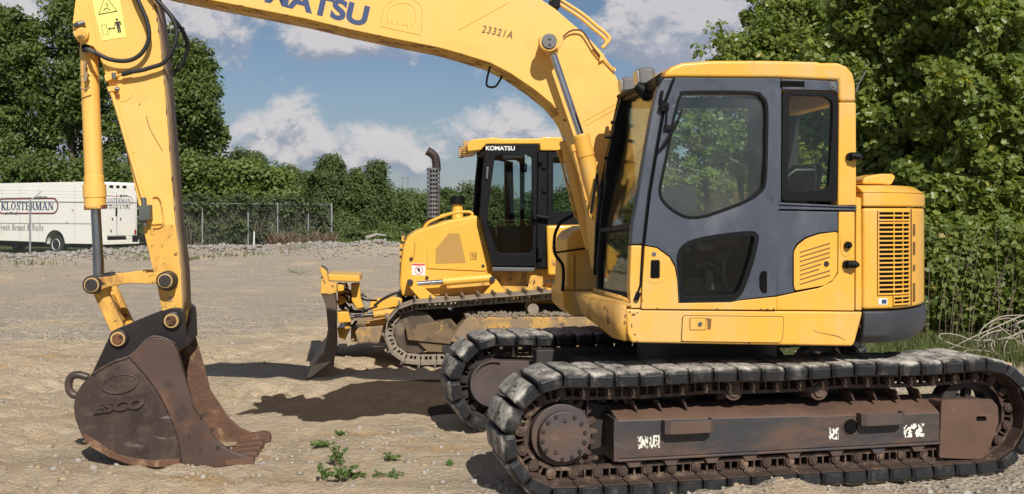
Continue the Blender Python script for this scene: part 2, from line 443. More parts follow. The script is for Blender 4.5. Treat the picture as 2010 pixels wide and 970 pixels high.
class G:
    def __init__(s):
        s.bm = bmesh.new()
        s.mi = 0

    def face(s, pts):
        vs = [s.bm.verts.new(p) for p in pts]
        f = s.bm.faces.new(vs)
        f.material_index = s.mi
        return f

    def quad_strip(s, rows, close_u=False, cap=False):
        grid = [[s.bm.verts.new(p) for p in row] for row in rows]
        n = len(rows[0])
        for i in range(len(grid) - 1):
            for j in range(n if close_u else n - 1):
                k = (j + 1) % n
                f = s.bm.faces.new((grid[i][j], grid[i][k], grid[i + 1][k], grid[i + 1][j]))
                f.material_index = s.mi
        if cap:
            for row, flip in ((grid[0], True), (grid[-1], False)):
                f = s.bm.faces.new(row[::-1] if flip else row)
                f.material_index = s.mi
        return s

    def prism(s, fr, uz, w0, w1, holes=()):
        """polygon in (u, z), pushed from depth w0 to w1, with holes"""
        if not holes:
            a = [s.bm.verts.new(fr.P(u, w0, z)) for u, z in uz]
            b = [s.bm.verts.new(fr.P(u, w1, z)) for u, z in uz]
            fs = [s.bm.faces.new(a), s.bm.faces.new(b[::-1])]
            n = len(uz)
            for i in range(n):
                fs.append(s.bm.faces.new((a[i], b[i], b[(i + 1) % n], a[(i + 1) % n])))
            for f in fs:
                f.material_index = s.mi
            return s
        tb = bmesh.new()
        edges = []
        for loop in (uz, *holes):
            vs = [tb.verts.new(fr.P(u, w0, z)) for u, z in loop]
            edges += [tb.edges.new((vs[i - 1], vs[i])) for i in range(len(vs))]
        bmesh.ops.triangle_fill(tb, use_beauty=True, use_dissolve=False, edges=edges)
        r = bmesh.ops.extrude_face_region(tb, geom=tb.faces[:])
        d = fr.W * (w1 - w0)
        bmesh.ops.translate(tb, vec=d, verts=[v for v in r['geom'] if isinstance(v, bmesh.types.BMVert)])
        for f in tb.faces:
            f.material_index = s.mi
        me = bpy.data.meshes.new('tmp')
        tb.to_mesh(me); tb.free()
        s.bm.from_mesh(me)
        bpy.data.meshes.remove(me)
        return s

    def hull(s, pts8):
        """box from 8 points: bottom ring of 4, top ring of 4"""
        v = [s.bm.verts.new(p) for p in pts8]
        for q in ((3, 2, 1, 0), (4, 5, 6, 7), (0, 1, 5, 4), (1, 2, 6, 5), (2, 3, 7, 6), (3, 0, 4, 7)):
            f = s.bm.faces.new([v[i] for i in q]); f.material_index = s.mi
        return s

    def box(s, fr, u0, u1, w0, w1, z0, z1):
        P_ = fr.P
        return s.hull([P_(u0, w0, z0), P_(u1, w0, z0), P_(u1, w1, z0), P_(u0, w1, z0),
                       P_(u0, w0, z1), P_(u1, w0, z1), P_(u1, w1, z1), P_(u0, w1, z1)])

    def plan(s, fr, uw, z0, z1):
        """polygon in plan (u, w) raised from z0 to z1"""
        a = [s.bm.verts.new(fr.P(u, w_, z0)) for u, w_ in uw]
        b = [s.bm.verts.new(fr.P(u, w_, z1)) for u, w_ in uw]
        n = len(uw)
        fs = [s.bm.faces.new(a[::-1]), s.bm.faces.new(b)]
        for i in range(n):
            fs.append(s.bm.faces.new((a[i], a[(i + 1) % n], b[(i + 1) % n], b[i])))
        for f in fs:
            f.material_index = s.mi
        return s

    def cyl(s, p0, p1, r0, r1=None, n=20, cap=True):
        return s.tube([p0, p1], [r0, r0 if r1 is None else r1], n, cap)

    def tube(s, pts, r, n=8, cap=True):
        pts = [Vector(p) for p in pts]
        rs = r if isinstance(r, (list, tuple)) else [r] * len(pts)
        rows = []
        prev = None
        for i, p in enumerate(pts):
            t = (pts[min(i + 1, len(pts) - 1)] - pts[max(i - 1, 0)])
            if t.length < 1e-9:
                t = Vector((0, 0, 1))
            t.normalize()
            if prev is None:
                a = t.orthogonal().normalized()
            else:
                a = prev - t * prev.dot(t)
                if a.length < 1e-6:
                    a = t.orthogonal()
                a.normalize()
            prev = a
            b = t.cross(a)
            rows.append([p + (a * math.cos(k * 2 * math.pi / n) + b * math.sin(k * 2 * math.pi / n)) * rs[i] for k in range(n)])
        return s.quad_strip(rows, True, cap)

    def done(s, name, mats, parent=None, bevel=0.0, seg=2, smooth=35, local=False, solid=None):
        bmesh.ops.recalc_face_normals(s.bm, faces=s.bm.faces[:])
        root = parent
        while root is not None and root.parent is not None:
            root = root.parent
        if root is not None and not local:
            bmesh.ops.translate(s.bm, vec=-root.location, verts=s.bm.verts[:])
        me = bpy.data.meshes.new(name)
        s.bm.to_mesh(me); s.bm.free()
        for m_ in (mats if isinstance(mats, (list, tuple)) else [mats]):
            me.materials.append(m_)
        if smooth:
            me.polygons.foreach_set('use_smooth', [True] * len(me.polygons))
            me.set_sharp_from_angle(angle=R(smooth))
        o = bpy.data.objects.new(name, me)
        COL.objects.link(o)
        if parent is not None:
            o.parent = parent
        if solid:
            md = o.modifiers.new('thickness', 'SOLIDIFY'); md.thickness = solid; md.offset = 0
        if bevel:
            md = o.modifiers.new('bevel', 'BEVEL')
            md.width = bevel; md.segments = seg; md.limit_method = 'ANGLE'; md.angle_limit = R(35)
            md.harden_normals = True
            md.use_clamp_overlap = True
        return o


def tag(o, label=None, cat=None, group=None, kind=None):
    for k, v in (('label', label), ('category', cat), ('group', group), ('kind', kind)):
        if v:
            o[k] = v
    return o


def empty(name, loc, label, cat, group=None):
    o = bpy.data.objects.new(name, None)
    COL.objects.link(o)
    o.location = loc
    o.empty_display_size = 0.3
    return tag(o, label, cat, group)


def text(name, body, size, fr, px, py, w_, mat_, parent, slope=0.0, align='CENTER', bold=0.0, xs=1.0, shear=0.0, ext=0.0012, space=1.0):
    cu = bpy.data.curves.new(name, 'FONT')
    cu.body = body; cu.size = size; cu.align_x = align; cu.align_y = 'CENTER'
    cu.extrude = ext; cu.offset = bold; cu.shear = shear; cu.space_character = space
    cu.materials.append(mat_)
    o = bpy.data.objects.new(name, cu)
    COL.objects.link(o)
    a = R(slope)
    X = fr.U * math.cos(a) + Vector((0, 0, 1)) * math.sin(a)
    Y = -fr.U * math.sin(a) + Vector((0, 0, 1)) * math.cos(a)
    Z = X.cross(Y)
    loc = fr.p3(px, py, w_)
    root = parent
    while root.parent is not None:
        root = root.parent
    loc = loc - root.location
    o.matrix_basis = Matrix(((X.x * xs, Y.x, Z.x, loc.x), (X.y * xs, Y.y, Z.y, loc.y), (X.z * xs, Y.z, Z.z, loc.z), (0, 0, 0, 1)))
    o.parent = parent
    return o


def copy_obj(o, parent, mtx=None, loc=None):
    c = o.copy()
    COL.objects.link(c)
    c.parent = parent
    if mtx is not None:
        c.matrix_basis = mtx
    if loc is not None:
        c.location = loc
    return c


# ------------------------------------------------------------------ ground
def vnoise(x, y, seed=0):
    """value noise on arrays, 0..1"""
    xi, yi = np.floor(x).astype(np.int64), np.floor(y).astype(np.int64)
    fx, fy = x - xi, y - yi
    fx, fy = fx * fx * (3 - 2 * fx), fy * fy * (3 - 2 * fy)

    def h(a, b):
        n = (a * 374761393 + b * 668265263 + seed * 1442695041) & 0xFFFFFFFF
        n = ((n ^ (n >> 13)) * 1274126177) & 0xFFFFFFFF
        return ((n ^ (n >> 16)) & 0xFFFF) / 65535.0
    return (h(xi, yi) * (1 - fx) + h(xi + 1, yi) * fx) * (1 - fy) + (h(xi, yi + 1) * (1 - fx) + h(xi + 1, yi + 1) * fx) * fy


def fbm(x, y, o=4, seed=0):
    s, a, t = 0, 0.5, 0
    for i in range(o):
        s = s + a * vnoise(x * 2 ** i, y * 2 ** i, seed + i); t += a; a *= 0.5
    return s / t


def sstep(v, lo, hi):
    t = np.clip((v - lo) / (hi - lo), 0, 1)
    return t * t * (3 - 2 * t)


FA, FB = np.array([-17.5, 37.0]), np.array([-8.5, 48.0])        # the fence line on the ground
FD = (FB - FA) / np.linalg.norm(FB - FA)
FN = np.array([FD[1], -FD[0]])                                   # towards the yard


def ground_z(x, y):
    x = np.asarray(x, float); y = np.asarray(y, float)
    r = np.hypot(x, y)
    z = (fbm(x * 0.5, y * 0.5, 3, 3) - 0.5) * 0.05 + (fbm(x * 2.3, y * 1.6, 3, 9) - 0.5) * 0.036 * sstep(y, 2.0, 7.5) + (fbm(x * 8, y * 8, 4, 5) - 0.5) * 0.050 * (0.25 + 1.3 * sstep(fbm(x * 0.7, y * 0.45, 3, 61), 0.40, 0.62)) * sstep(y, 5.0, 6.0)
    z = z * sstep(r, 1.0, 3.0)
    # ruts where tracked machines have turned
    for rx, ry, rr, wd in ((3.0, 25.0, 16.2, .34), (3.0, 25.0, 14.3, .34), (-16.0, 17.0, 13.5, .30), (-16.0, 17.0, 15.4, .30), (2.0, 30.0, 24.2, .26)):
        q = np.hypot(x - rx, y - ry) - rr
        a_ = np.arctan2(y - ry, x - rx) * rr
        z = z - np.exp(-(q / wd) ** 2 * 2.5) * (0.040 + 0.034 * np.sin(a_ * 2 * np.pi / 0.21)) * (0.35 + 1.1 * fbm(x * .6, y * .6, 2, 41)) * sstep(r, 4.0, 5.5) + np.exp(-((np.abs(q) - wd * 1.15) / 0.10) ** 2) * 0.022 * sstep(r, 4.0, 5.5)
    # rubble bank along the fence and the heap at its end
    s = (x - FA[0]) * FD[0] + (y - FA[1]) * FD[1]
    d = (x - FA[0]) * FN[0] + (y - FA[1]) * FN[1]
    bank = np.exp(-((d - 1.6) / 1.1) ** 2) * 0.34 * sstep(s, 21.0, 12.0) * (0.6 + 0.8 * fbm(x * 0.8, y * 0.8, 3, 21))
    heap = np.exp(-(((x + 5.6) / 2.6) ** 2 + ((y - 42.5) / 2.2) ** 2)) * 0.62 * (0.55 + 0.9 * fbm(x * 0.9, y * 0.9, 3, 31))
    z = z + bank + heap
    z = z + 0.075 * np.exp(-(((x - 1.62) / 0.30) ** 2 + ((y - 6.20) / 0.16) ** 2)) * (0.7 + 0.6 * fbm(x * 9, y * 9, 3, 66))
    z = z + 7.0 * sstep(y, 140, 420) * (0.4 + fbm(x / 120.0, y / 120.0, 3, 14))
    return z


def gz(x, y):
    return float(ground_z(np.array([x]), np.array([y]))[0])


ROOT_EX = Vector((1.42, 7.45, 0))
H = Fr(1.42, 7.45, 7.0)          # the turned upper body and boom
T = Fr(0.283, 5.96, 12.5)        # the tracks: w = 0 is the outer face of the near one
D = Fr(-0.75, 11.40, 6.0)        # the bulldozer: w = 0 is its near track face

DARK_PATCH = [(448, 815), (500, 806), (505, 790), (545, 771), (600, 776), (612, 782), (650, 766), (700, 751), (760, 746), (880, 743), (1000, 745),
         (1000, 815), (860, 815), (790, 812), (720, 818), (640, 832), (585, 824), (540, 815), (500, 817)]  # outline of the dark brown patch on the ground


def pix_ground(px, py):
    y = FP * CAMZ / (py - H0)
    return ((px - PX0) / FP * y, y)


def build_ground():
    ys = [-300, -120, -60, -30, -15, -8, -4, -2, 0, 1, 2, 2.6, 3.2, 3.7, 4.1]
    y = 4.4
    while y < 15.0:
        ys.append(y); y += 0.036
    st = 0.06
    while y < 1600:
        ys.append(y); st *= 1.035; y += st
    ys = np.array(ys)
    NC = 420
    s = np.linspace(-1, 1, NC)
    s = np.sign(s) * np.abs(s) ** 1.15
    X = s[None, :] * (np.abs(ys)[:, None] * 0.72 + 2.2)
    Y = np.repeat(ys[:, None], NC, 1)
    Z = ground_z(X, Y)
    V = np.stack([X, Y, Z], -1).reshape(-1, 3)
    nr = len(ys)
    i = np.arange(nr - 1)[:, None] * NC + np.arange(NC - 1)[None, :]
    F = np.stack([i, i + 1, i + NC + 1, i + NC], -1).reshape(-1, 4)
    me = bpy.data.meshes.new('ground')
    me.vertices.add(len(V)); me.vertices.foreach_set('co', V.ravel())
    me.loops.add(F.size); me.loops.foreach_set('vertex_index', F.ravel().astype(np.int32))
    me.polygons.add(len(F)); me.polygons.foreach_set('loop_start', np.arange(0, F.size, 4, dtype=np.int32))
    me.update(calc_edges=True)
    me.polygons.foreach_set('use_smooth', np.ones(len(F), bool))
    x, y = V[:, 0], V[:, 1]
    # bare sand where machines pass, gravel elsewhere; a dark brown patch
    grav = 0.10 + 0.62 * sstep(y, 9.5, 18) + 0.55 * sstep(x * 1.0 - (y - 6.2) * 0.25, -0.9, 0.3)
    grav = np.clip(grav + (fbm(x * 0.7, y * 0.7, 4, 77) - 0.5) * 1.3, 0, 1)
    poly = np.array([pix_ground(*p) for p in DARK_PATCH])
    inside = np.zeros(len(x), bool)
    dist = np.full(len(x), 1e9)
    jx = x + (fbm(x * 7, y * 7, 3, 5) - 0.5) * 0.22
    jy = y + (fbm(x * 7, y * 7, 3, 8) - 0.5) * 0.30
    for a, b in zip(poly, np.roll(poly, -1, 0)):
        c = (a[1] > jy) != (b[1] > jy)
        xi = (b[0] - a[0]) * (jy - a[1]) / (b[1] - a[1] + 1e-12) + a[0]
        inside ^= c & (jx < xi)
        t = np.clip(((jx - a[0]) * (b[0] - a[0]) + (jy - a[1]) * (b[1] - a[1])) / ((b - a) @ (b - a)), 0, 1)
        dist = np.minimum(dist, np.hypot(jx - a[0] - t * (b[0] - a[0]), jy - a[1] - t * (b[1] - a[1])))
    dark_patch = sstep(np.where(inside, dist, -dist), -0.03, 0.06)
    grass = sstep(fbm(x * 0.5, y * 0.5, 4, 55) + 0.25 * sstep(y, 40, 60), 0.72, 0.9) * sstep(y, 12, 30)
    s_ = (x - FA[0]) * FN[0] + (y - FA[1]) * FN[1]
    grass = np.maximum(grass, sstep(-s_, 0.4, 2.5) * sstep(y, 20, 30))
    grass = np.maximum(grass, sstep(y - 0.35 * np.abs(x - 3.5), 10.6, 12.0) * sstep(x, 1.6, 3.4))
    grass = np.maximum(grass, sstep(y, 49, 54))
    for nm, arr in (('gravel', grav), ('dark_patch', dark_patch), ('grass', grass)):
        at = me.attributes.new(nm, 'FLOAT', 'POINT')
        at.data.foreach_set('value', arr.astype(np.float32))
    m = bpy.data.materials.new('dusty gravel yard')
    m.use_nodes = True
    t = NT(m.node_tree)
    A = lambda nm: t.n('ShaderNodeAttribute', attribute_name=nm).outputs['Fac']
    co = t.n('ShaderNodeTexCoord').outputs['Object']
    n_big = t.noise(co, 0.55, 6, 0.6, 0.4)
    n_mid = t.noise(co, 4.0, 8, 0.65)
    n_fine = t.noise(co, 38.0, 6, 0.7)
    vo = t.n('ShaderNodeTexVoronoi'); t.put(vo.inputs['Vector'], co); vo.inputs['Scale'].default_value = 26.0
    vo2 = t.n('ShaderNodeTexVoronoi'); t.put(vo2.inputs['Vector'], co); vo2.inputs['Scale'].default_value = 62.0
    rnd = t.xyz(vo.outputs['Color'])[0]
    rnd2 = t.xyz(vo2.outputs['Color'])[1]
    g = t.step(t.m('ADD', A('gravel'), t.m('MULTIPLY', t.m('SUBTRACT', n_mid, 0.5), 0.9)), 0.25, 0.75)
    sand = t.mix(n_mid, (0.40, 0.295, 0.175), (0.72, 0.585, 0.41))
    sand = t.mix(t.step(n_big, 0.52, 0.72), sand, (0.50, 0.40, 0.28))
    sand = t.mix(t.step(t.noise(t.vm('MULTIPLY', co, (0.5, 2.2, 1)), 1.3, 6), 0.55, 0.7), sand, (0.52, 0.345, 0.175))
    rock = t.mix(rnd, (0.335, 0.28, 0.215), (0.62, 0.535, 0.425))
    rock = t.mix(t.step(n_fine, 0.35, 0.62), t.mix(rnd2, (0.305, 0.25, 0.185), (0.57, 0.485, 0.375)), rock)
    c = t.mix(g, sand, rock)
    spk = t.m('MULTIPLY', t.step(n_fine, 0.60, 0.72), 0.35)
    streak = t.noise(t.vm('MULTIPLY', co, (0.35, 1.6, 1.0)), 2.2, 8, 0.7, 0.6)
    c = t.mix(t.m('MULTIPLY', t.step(streak, 0.50, 0.66), 0.55), c, (0.33, 0.26, 0.18))
    c = t.mix(t.m('MULTIPLY', t.step(streak, 0.50, 0.34), 0.45), c, (0.66, 0.55, 0.41))
    c = t.mix(spk, c, (0.22, 0.18, 0.13))
    spk2 = t.m('MULTIPLY', t.step(rnd2, 0.86, 0.95), 0.5)
    c = t.mix(spk2, c, (0.55, 0.50, 0.43))
    gr = t.step(t.m('ADD', A('grass'), t.m('MULTIPLY', t.m('SUBTRACT', n_mid, 0.5), 1.2)), 0.35, 0.8)
    c = t.mix(gr, c, t.mix(n_fine, (0.045, 0.075, 0.018), (0.14, 0.155, 0.05)))
    c = t.mix(1.0, c, (1.13, 1.12, 1.10), 'MULTIPLY')
    dark_patch_f = t.step(t.m('ADD', A('dark_patch'), t.m('MULTIPLY', t.m('SUBTRACT', n_fine, 0.5), 0.5)), 0.35, 0.6)
    c = t.mix(dark_patch_f, c, t.mix(n_mid, (0.055, 0.036, 0.022), (0.115, 0.080, 0.052)))
    p = t.n('ShaderNodeBsdfPrincipled')
    t.put(p.inputs['Base Color'], c)
    p.inputs['Specular IOR Level'].default_value = 0.2
    t.put(p.inputs['Roughness'], 0.95)
    hgt = t.m('ADD', t.m('MULTIPLY', n_mid, 1.0), t.m('ADD', t.m('ADD', t.m('MULTIPLY', n_fine, 0.6), t.m('MULTIPLY', t.noise(co, 13.0, 8, 0.72), 1.1)),
              t.m('MULTIPLY', t.m('SUBTRACT', 0.6, t.m('MINIMUM', vo.outputs['Distance'], 0.6)), t.m('ADD', 0.25, t.m('MULTIPLY', g, 0.8)))))
    b = t.n('ShaderNodeBump'); b.inputs['Strength'].default_value = 1.0; b.inputs['Distance'].default_value = 0.055
    t.put(b.inputs['Height'], hgt); t.t.links.new(b.outputs[0], p.inputs['Normal'])
    o = t.n('ShaderNodeOutputMaterial'); t.t.links.new(p.outputs[0], o.inputs[0])
    me.materials.append(m)
    ob = bpy.data.objects.new('ground', me); COL.objects.link(ob)
    tag(ob, 'dusty tan yard of sand and gravel with a dark brown patch', kind='structure')


build_ground()


def mesh_np(name, V, F4=None, F3=None, mats=(), attrs=None, smooth=False):
    """mesh from numpy quads / triangles"""
    me = bpy.data.meshes.new(name)
    me.vertices.add(len(V)); me.vertices.foreach_set('co', np.ascontiguousarray(V, np.float32).ravel())
    idx, starts, k = [], [], 0
    for F, n in ((F4, 4), (F3, 3)):
        if F is not None and len(F):
            idx.append(F.ravel()); starts.append(np.arange(len(F)) * n + k); k += F.size
    idx = np.concatenate(idx).astype(np.int32); starts = np.concatenate(starts).astype(np.int32)
    me.loops.add(len(idx)); me.loops.foreach_set('vertex_index', idx)
    me.polygons.add(len(starts)); me.polygons.foreach_set('loop_start', starts)
    me.update(calc_edges=True)
    if smooth:
        me.polygons.foreach_set('use_smooth', np.ones(len(starts), bool))
    for nm, arr in (attrs or {}).items():
        a = me.attributes.new(nm, 'FLOAT', 'FACE'); a.data.foreach_set('value', arr.astype(np.float32))
    for m_ in mats:
        me.materials.append(m_)
    o = bpy.data.objects.new(name, me); COL.objects.link(o)
    return o


def rocks(name, pts, sizes, mat_, kind='stuff', label=None):
    """many small broken stones as one mesh: squashed, jittered octahedra-like lumps"""
    base = bmesh.new(); bmesh.ops.create_icosphere(base, subdivisions=1, radius=1.0)
    bv = np.array([v.co[:] for v in base.verts]); bf = np.array([[v.index for v in f.verts] for f in base.faces]); base.free()
    n = len(pts)
    jit = 1 + rng.uniform(-0.32, 0.32, (n, len(bv), 1))
    sc = rng.uniform(0.55, 1.25, (n, 1, 3)); sc[:, :, 2] *= 0.72
    a = rng.uniform(0, 2 * np.pi, n); ca, sa = np.cos(a)[:, None], np.sin(a)[:, None]
    V = bv[None] * jit * sc * np.asarray(sizes)[:, None, None]
    X = V[..., 0] * ca - V[..., 1] * sa; Y = V[..., 0] * sa + V[..., 1] * ca
    V = np.stack([X, Y, V[..., 2]], -1) + np.asarray(pts)[:, None, :]
    F = bf[None] + (np.arange(n) * len(bv))[:, None, None]
    o = mesh_np(name, V.reshape(-1, 3), None, F.reshape(-1, 3), [mat_])
    return tag(o, label, kind=kind)


def scatter_gravel():
    n = 13000
    y = 4.6 + rng.random(n) ** 1.6 * 14
    x = rng.uniform(-0.56, 0.56, n) * (y + 0.6)
    keep = (x - (y - 6.2) * 0.25 > -1.0 + rng.normal(0, 0.9, n)) | (rng.random(n) < 0.34)
    keep &= ~((y > 8.0) & (y < 10.7) & (x > -2.9) & (x < 0.3))
    x, y = x[keep], y[keep]
    s = 0.005 + rng.random(len(x)) ** 4 * 0.024
    rocks('gravel', np.stack([x, y, ground_z(x, y) + s * 0.1], -1), s, M['pebble'], label='loose gravel chips lying over the yard')
    # clods of dried earth all over the yard
    n = 7000
    y = 6.0 + rng.random(n) ** 1.5 * 26
    x = rng.uniform(-0.56, 0.56, n) * (y + 0.6)
    keep = (fbm(x * 0.8, y * 0.5, 3, 91) > rng.uniform(0.35, 0.75, n)) & ~((y > 8.0) & (y < 10.7) & (x > -2.9) & (x < 0.3))
    x, y = x[keep], y[keep]
    s = (0.006 + rng.random(len(x)) ** 5 * 0.026) * (0.6 + y * 0.05)
    rocks('clods', np.stack([x, y, ground_z(x, y) + s * 0.05], -1), s, mat('dry earth clods', (0.36, 0.275, 0.18), 0.95, var=0.4, scale=5), label='clods of dry earth scattered over the yard')
    # rubble along the fence
    n = 6500
    t = rng.uniform(-14, 20.0, n); d = 1.6 + rng.normal(0, 0.75, n)
    x = FA[0] + FD[0] * t + FN[0] * d; y = FA[1] + FD[1] * t + FN[1] * d
    s = 0.03 + rng.random(n) ** 3 * 0.12
    k = rng.random(n) < np.where(t > 9, 0.75, 1.0)
    x, y, s = x[k], y[k], s[k]
    rocks('rubble', np.stack([x, y, ground_z(x, y) + s * 0.25], -1), s, M['stone'], label='bank of broken limestone rubble along the fence foot')
    n = 1500
    x = -5.6 + rng.normal(0, 2.0, n); y = 42.3 + rng.normal(0, 1.5, n)
    s = 0.02 + rng.random(n) ** 3 * 0.10
    rocks('gravel', np.stack([x, y, ground_z(x, y) + s * 0.25], -1), s, M['stone'], label='grey heap of crushed stone past the fence end')


scatter_gravel()

# ------------------------------------------------------------------ excavator: root
EX = empty('excavator', ROOT_EX, 'large yellow excavator with dark grey cab door, raised boom and rubber track pads, in front', 'excavator')


def hp(pts, w_=-1.2):
    return H.trs(pts, w_)


# ---- tracks
PITCH_N = 49


def track_path(uL, zL, rL, uR, zR, rR, n, sag=0.012):
    """closed belt line round two wheels; n points with outward normals, equal spacing"""
    d = Vector((uR - uL, zR - zL)); L = d.length
    base = math.atan2(d.y, d.x)
    off = math.asin((rL - rR) / L)
    aT = base + math.pi / 2 - off
    aB = base - math.pi / 2 + off
    pts = []
    N = 60
    for i in range(N + 1):                       # over the top: left wheel top to right wheel top
        t = i / N
        p0 = Vector((uL + rL * math.cos(aT), zL + rL * math.sin(aT))); p1 = Vector((uR + rR * math.cos(aT), zR + rR * math.sin(aT)))
        p = p0.lerp(p1, t)
        p.y -= sag * math.sin(math.pi * (t * 3 % 1.0)) * (1 if 0 < t < 1 else 0)
        pts.append(p)
    for i in range(1, N):
        a = aT + (aB - aT) * i / N
        pts.append(Vector((uR + rR * math.cos(a), zR + rR * math.sin(a))))
    for i in range(N + 1):
        t = i / N
        p0 = Vector((uR + rR * math.cos(aB), zR + rR * math.sin(aB))); p1 = Vector((uL + rL * math.cos(aB), zL + rL * math.sin(aB)))
        pts.append(p0.lerp(p1, t))
    a0, a1 = aB, aT - 2 * math.pi
    for i in range(1, N):
        a = a0 + (a1 - a0) * i / N
        pts.append(Vector((uL + rL * math.cos(a), zL + rL * math.sin(a))))
    seg = [(pts[(i + 1) % len(pts)] - pts[i]).length for i in range(len(pts))]
    tot = sum(seg)
    out, i, acc = [], 0, 0.0
    for k in range(n):
        s_ = tot * k / n
        while acc + seg[i] < s_:
            acc += seg[i]; i += 1
        a, b = pts[i], pts[(i + 1) % len(pts)]
        out.append(a.lerp(b, (s_ - acc) / seg[i]))
    res = []
    for k in range(n):
        t = (out[(k + 1) % n] - out[k - 1]).normalized()
        res.append((out[k], t, Vector((-t.y, t.x))))
    return res, tot


def pad_mesh(parent, L, W):
    g = G()
    rows = []
    for z, ex, ey in ((-0.022, 0.004, 0.0), (0.036, 0.0, -0.004), (0.055, 0.006, 0.010), (0.062, 0.016, 0.030)):
        x, y0, y1 = L / 2 - ex, ey, W - ey
        c = 0.02
        rows.append([Vector(p) for p in ((-x, y0 + c, z), (-x + c, y0, z), (x - c, y0, z), (x, y0 + c, z), (x, y1 - c, z), (x - c, y1, z), (-x + c, y1, z), (-x, y1 - c, z))])
    g.quad_strip(rows, True, True)
    g.mi = 1
    for (x, y, k) in ((-0.028, 0.13, 1.0), (0.024, 0.12, 0.7), (0.002, 0.19, 1.2), (-0.02, 0.35, 1.0)):
        q = [Vector((x + a * k, y + b * k, z)) for z in (0.058, 0.0628) for a, b in ((-0.003, -0.022), (0.005, -0.016), (0.003, 0.024), (-0.006, 0.017))]
        g.hull(q)
    return g.done('track_pad', [M['pad'], M['dark_gap']], parent, bevel=0.007, seg=2, local=True)


def excavator_track(name_w, near):
    wo_ = name_w                                 # outer (camera-side) edge of the belt
    wdt = 0.50
    half = 0.062
    path, tot = track_path(0.025, 0.385, 0.385 - half, 2.865, 0.387, 0.387 - half, PITCH_N)
    pit = tot / PITCH_N
    # chain: two rails of links
    g = G()
    for k in range(PITCH_N):
        p, t, n = path[k]
        q, t2, n2 = path[(k + 1) % PITCH_N]
        for wr in (0.13, 0.35):
            def at(a, d, ww):
                b = p.lerp(q, a); nn = (n.lerp(n2, a)).normalized()
                c = b - nn * d
                return T.P(c.x, wo_ + ww, c.y)
            # side bar with two windows: top bar, bottom bar, three uprights
            for (a0, a1, d0, d1) in ((0.02, 0.98, 0.026, 0.050), (0.02, 0.98, 0.100, 0.122), (0.04, 0.24, 0.050, 0.100), (0.50, 0.57, 0.050, 0.100), (0.84, 0.97, 0.050, 0.100)):
                g.hull([at(a0, d1, wr), at(a1, d1, wr), at(a1, d1, wr + 0.035), at(a0, d1, wr + 0.035),
                        at(a0, d0, wr), at(a1, d0, wr), at(a1, d0, wr + 0.035), at(a0, d0, wr + 0.035)])
            if wr == 0.13:
                g.cyl(at(0.02, 0.084, wr - 0.016), at(0.02, 0.084, wr + 0.02), 0.030, n=14)
                g.cyl(at(0.02, 0.084, wr - 0.022), at(0.02, 0.084, wr), 0.017, n=12)
        c0 = p - n * 0.082
        g.cyl(T.P(c0.x, wo_ + 0.15, c0.y), T.P(c0.x, wo_ + 0.36, c0.y), 0.024, n=8)
    for k in range(PITCH_N):                       # steel shoe plates under the pads
        p, t, n = path[k]; q, t2, n2 = path[(k + 1) % PITCH_N]
        c = p.lerp(q, 0.5); tt = (q - p).normalized(); nn = Vector((-tt.y, tt.x))
        for sgn in (0,):
            a, b = c - tt * pit * 0.47, c + tt * pit * 0.47
            g.hull([T.P((x - nn * d).x, wo_ + ww, (x - nn * d).y) for d in (0.030, 0.020) for x, ww in ((a, 0.03), (b, 0.03), (b, wdt - 0.03), (a, wdt - 0.03))])
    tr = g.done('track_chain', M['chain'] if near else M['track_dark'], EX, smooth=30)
    pad = None
    for k in range(PITCH_N):
        p, t, n = path[k]; q, t2, n2 = path[(k + 1) % PITCH_N]
        c = p.lerp(q, 0.5); tt = (q - p).normalized(); nn = Vector((-tt.y, tt.x))
        if pad is None:
            pad = o = pad_mesh(tr, pit * 0.975, wdt)
        else:
            o = copy_obj(pad, tr)
        X = T.U * tt.x + Vector((0, 0, tt.y)); Z = T.U * nn.x + Vector((0, 0, nn.y)); Yv = Z.cross(X)
        jit = random.uniform(-0.004, 0.004)
        loc = T.P(c.x + nn.x * jit, wo_, c.y + nn.y * jit) - ROOT_EX
        if Yv.dot(T.W) < 0:
            Yv = -Yv; X = -X
        o.matrix_basis = Matrix(((X.x, Yv.x, Z.x, loc.x), (X.y, Yv.y, Z.y, loc.y), (X.z, Yv.z, Z.z, loc.z), (0, 0, 0, 1)))
    return tr


trk_near = excavator_track(0.0, True)
trk_far = excavator_track(1.94, False)

# ---- near track frame: box beam, guards, rollers, sprocket, idler
tp = lambda pts, w_=0.10: T.trs(pts, w_)
uA = T.tr(1211, 860, .10)[0]; uB = T.tr(1845, 850, .10)[0]


def frame_beam(w0, flip=1):
    """box beam with sloped shoulders, section in (w, z), run along u"""
    sec = [(0.10, 0.222), (0.10, 0.452), (0.125, 0.470), (0.30, 0.518), (0.40, 0.49), (0.40, 0.222)]
    g = G()
    rows = []
    for u, f in ((uA, 0.0), (uA + 0.6, 0.25), (uB - 0.6, 0.75), (uB, 1.0)):
        rows.append([T.P(u, w0 + ww, z - (0.045 * f if 0.44 < z < 0.48 else 0.02 * f if z > 0.48 else 0)) for ww, z in sec])
    for k in range(3):
        for j in range(6):
            g.mi = 1 if j in (1, 2) else 0
            g.face([rows[k][j], rows[k + 1][j], rows[k + 1][(j + 1) % 6], rows[k][(j + 1) % 6]])
    g.mi = 0
    g.face(rows[0]); g.face(rows[-1][::-1])
    bmesh.ops.remove_doubles(g.bm, verts=g.bm.verts[:], dist=1e-5)
    # lower flange
    g.box(T, uA - 0.005, uB + 0.005, w0 + 0.088, w0 + 0.41, 0.205, 0.2215)
    return g


fb = frame_beam(0.0)
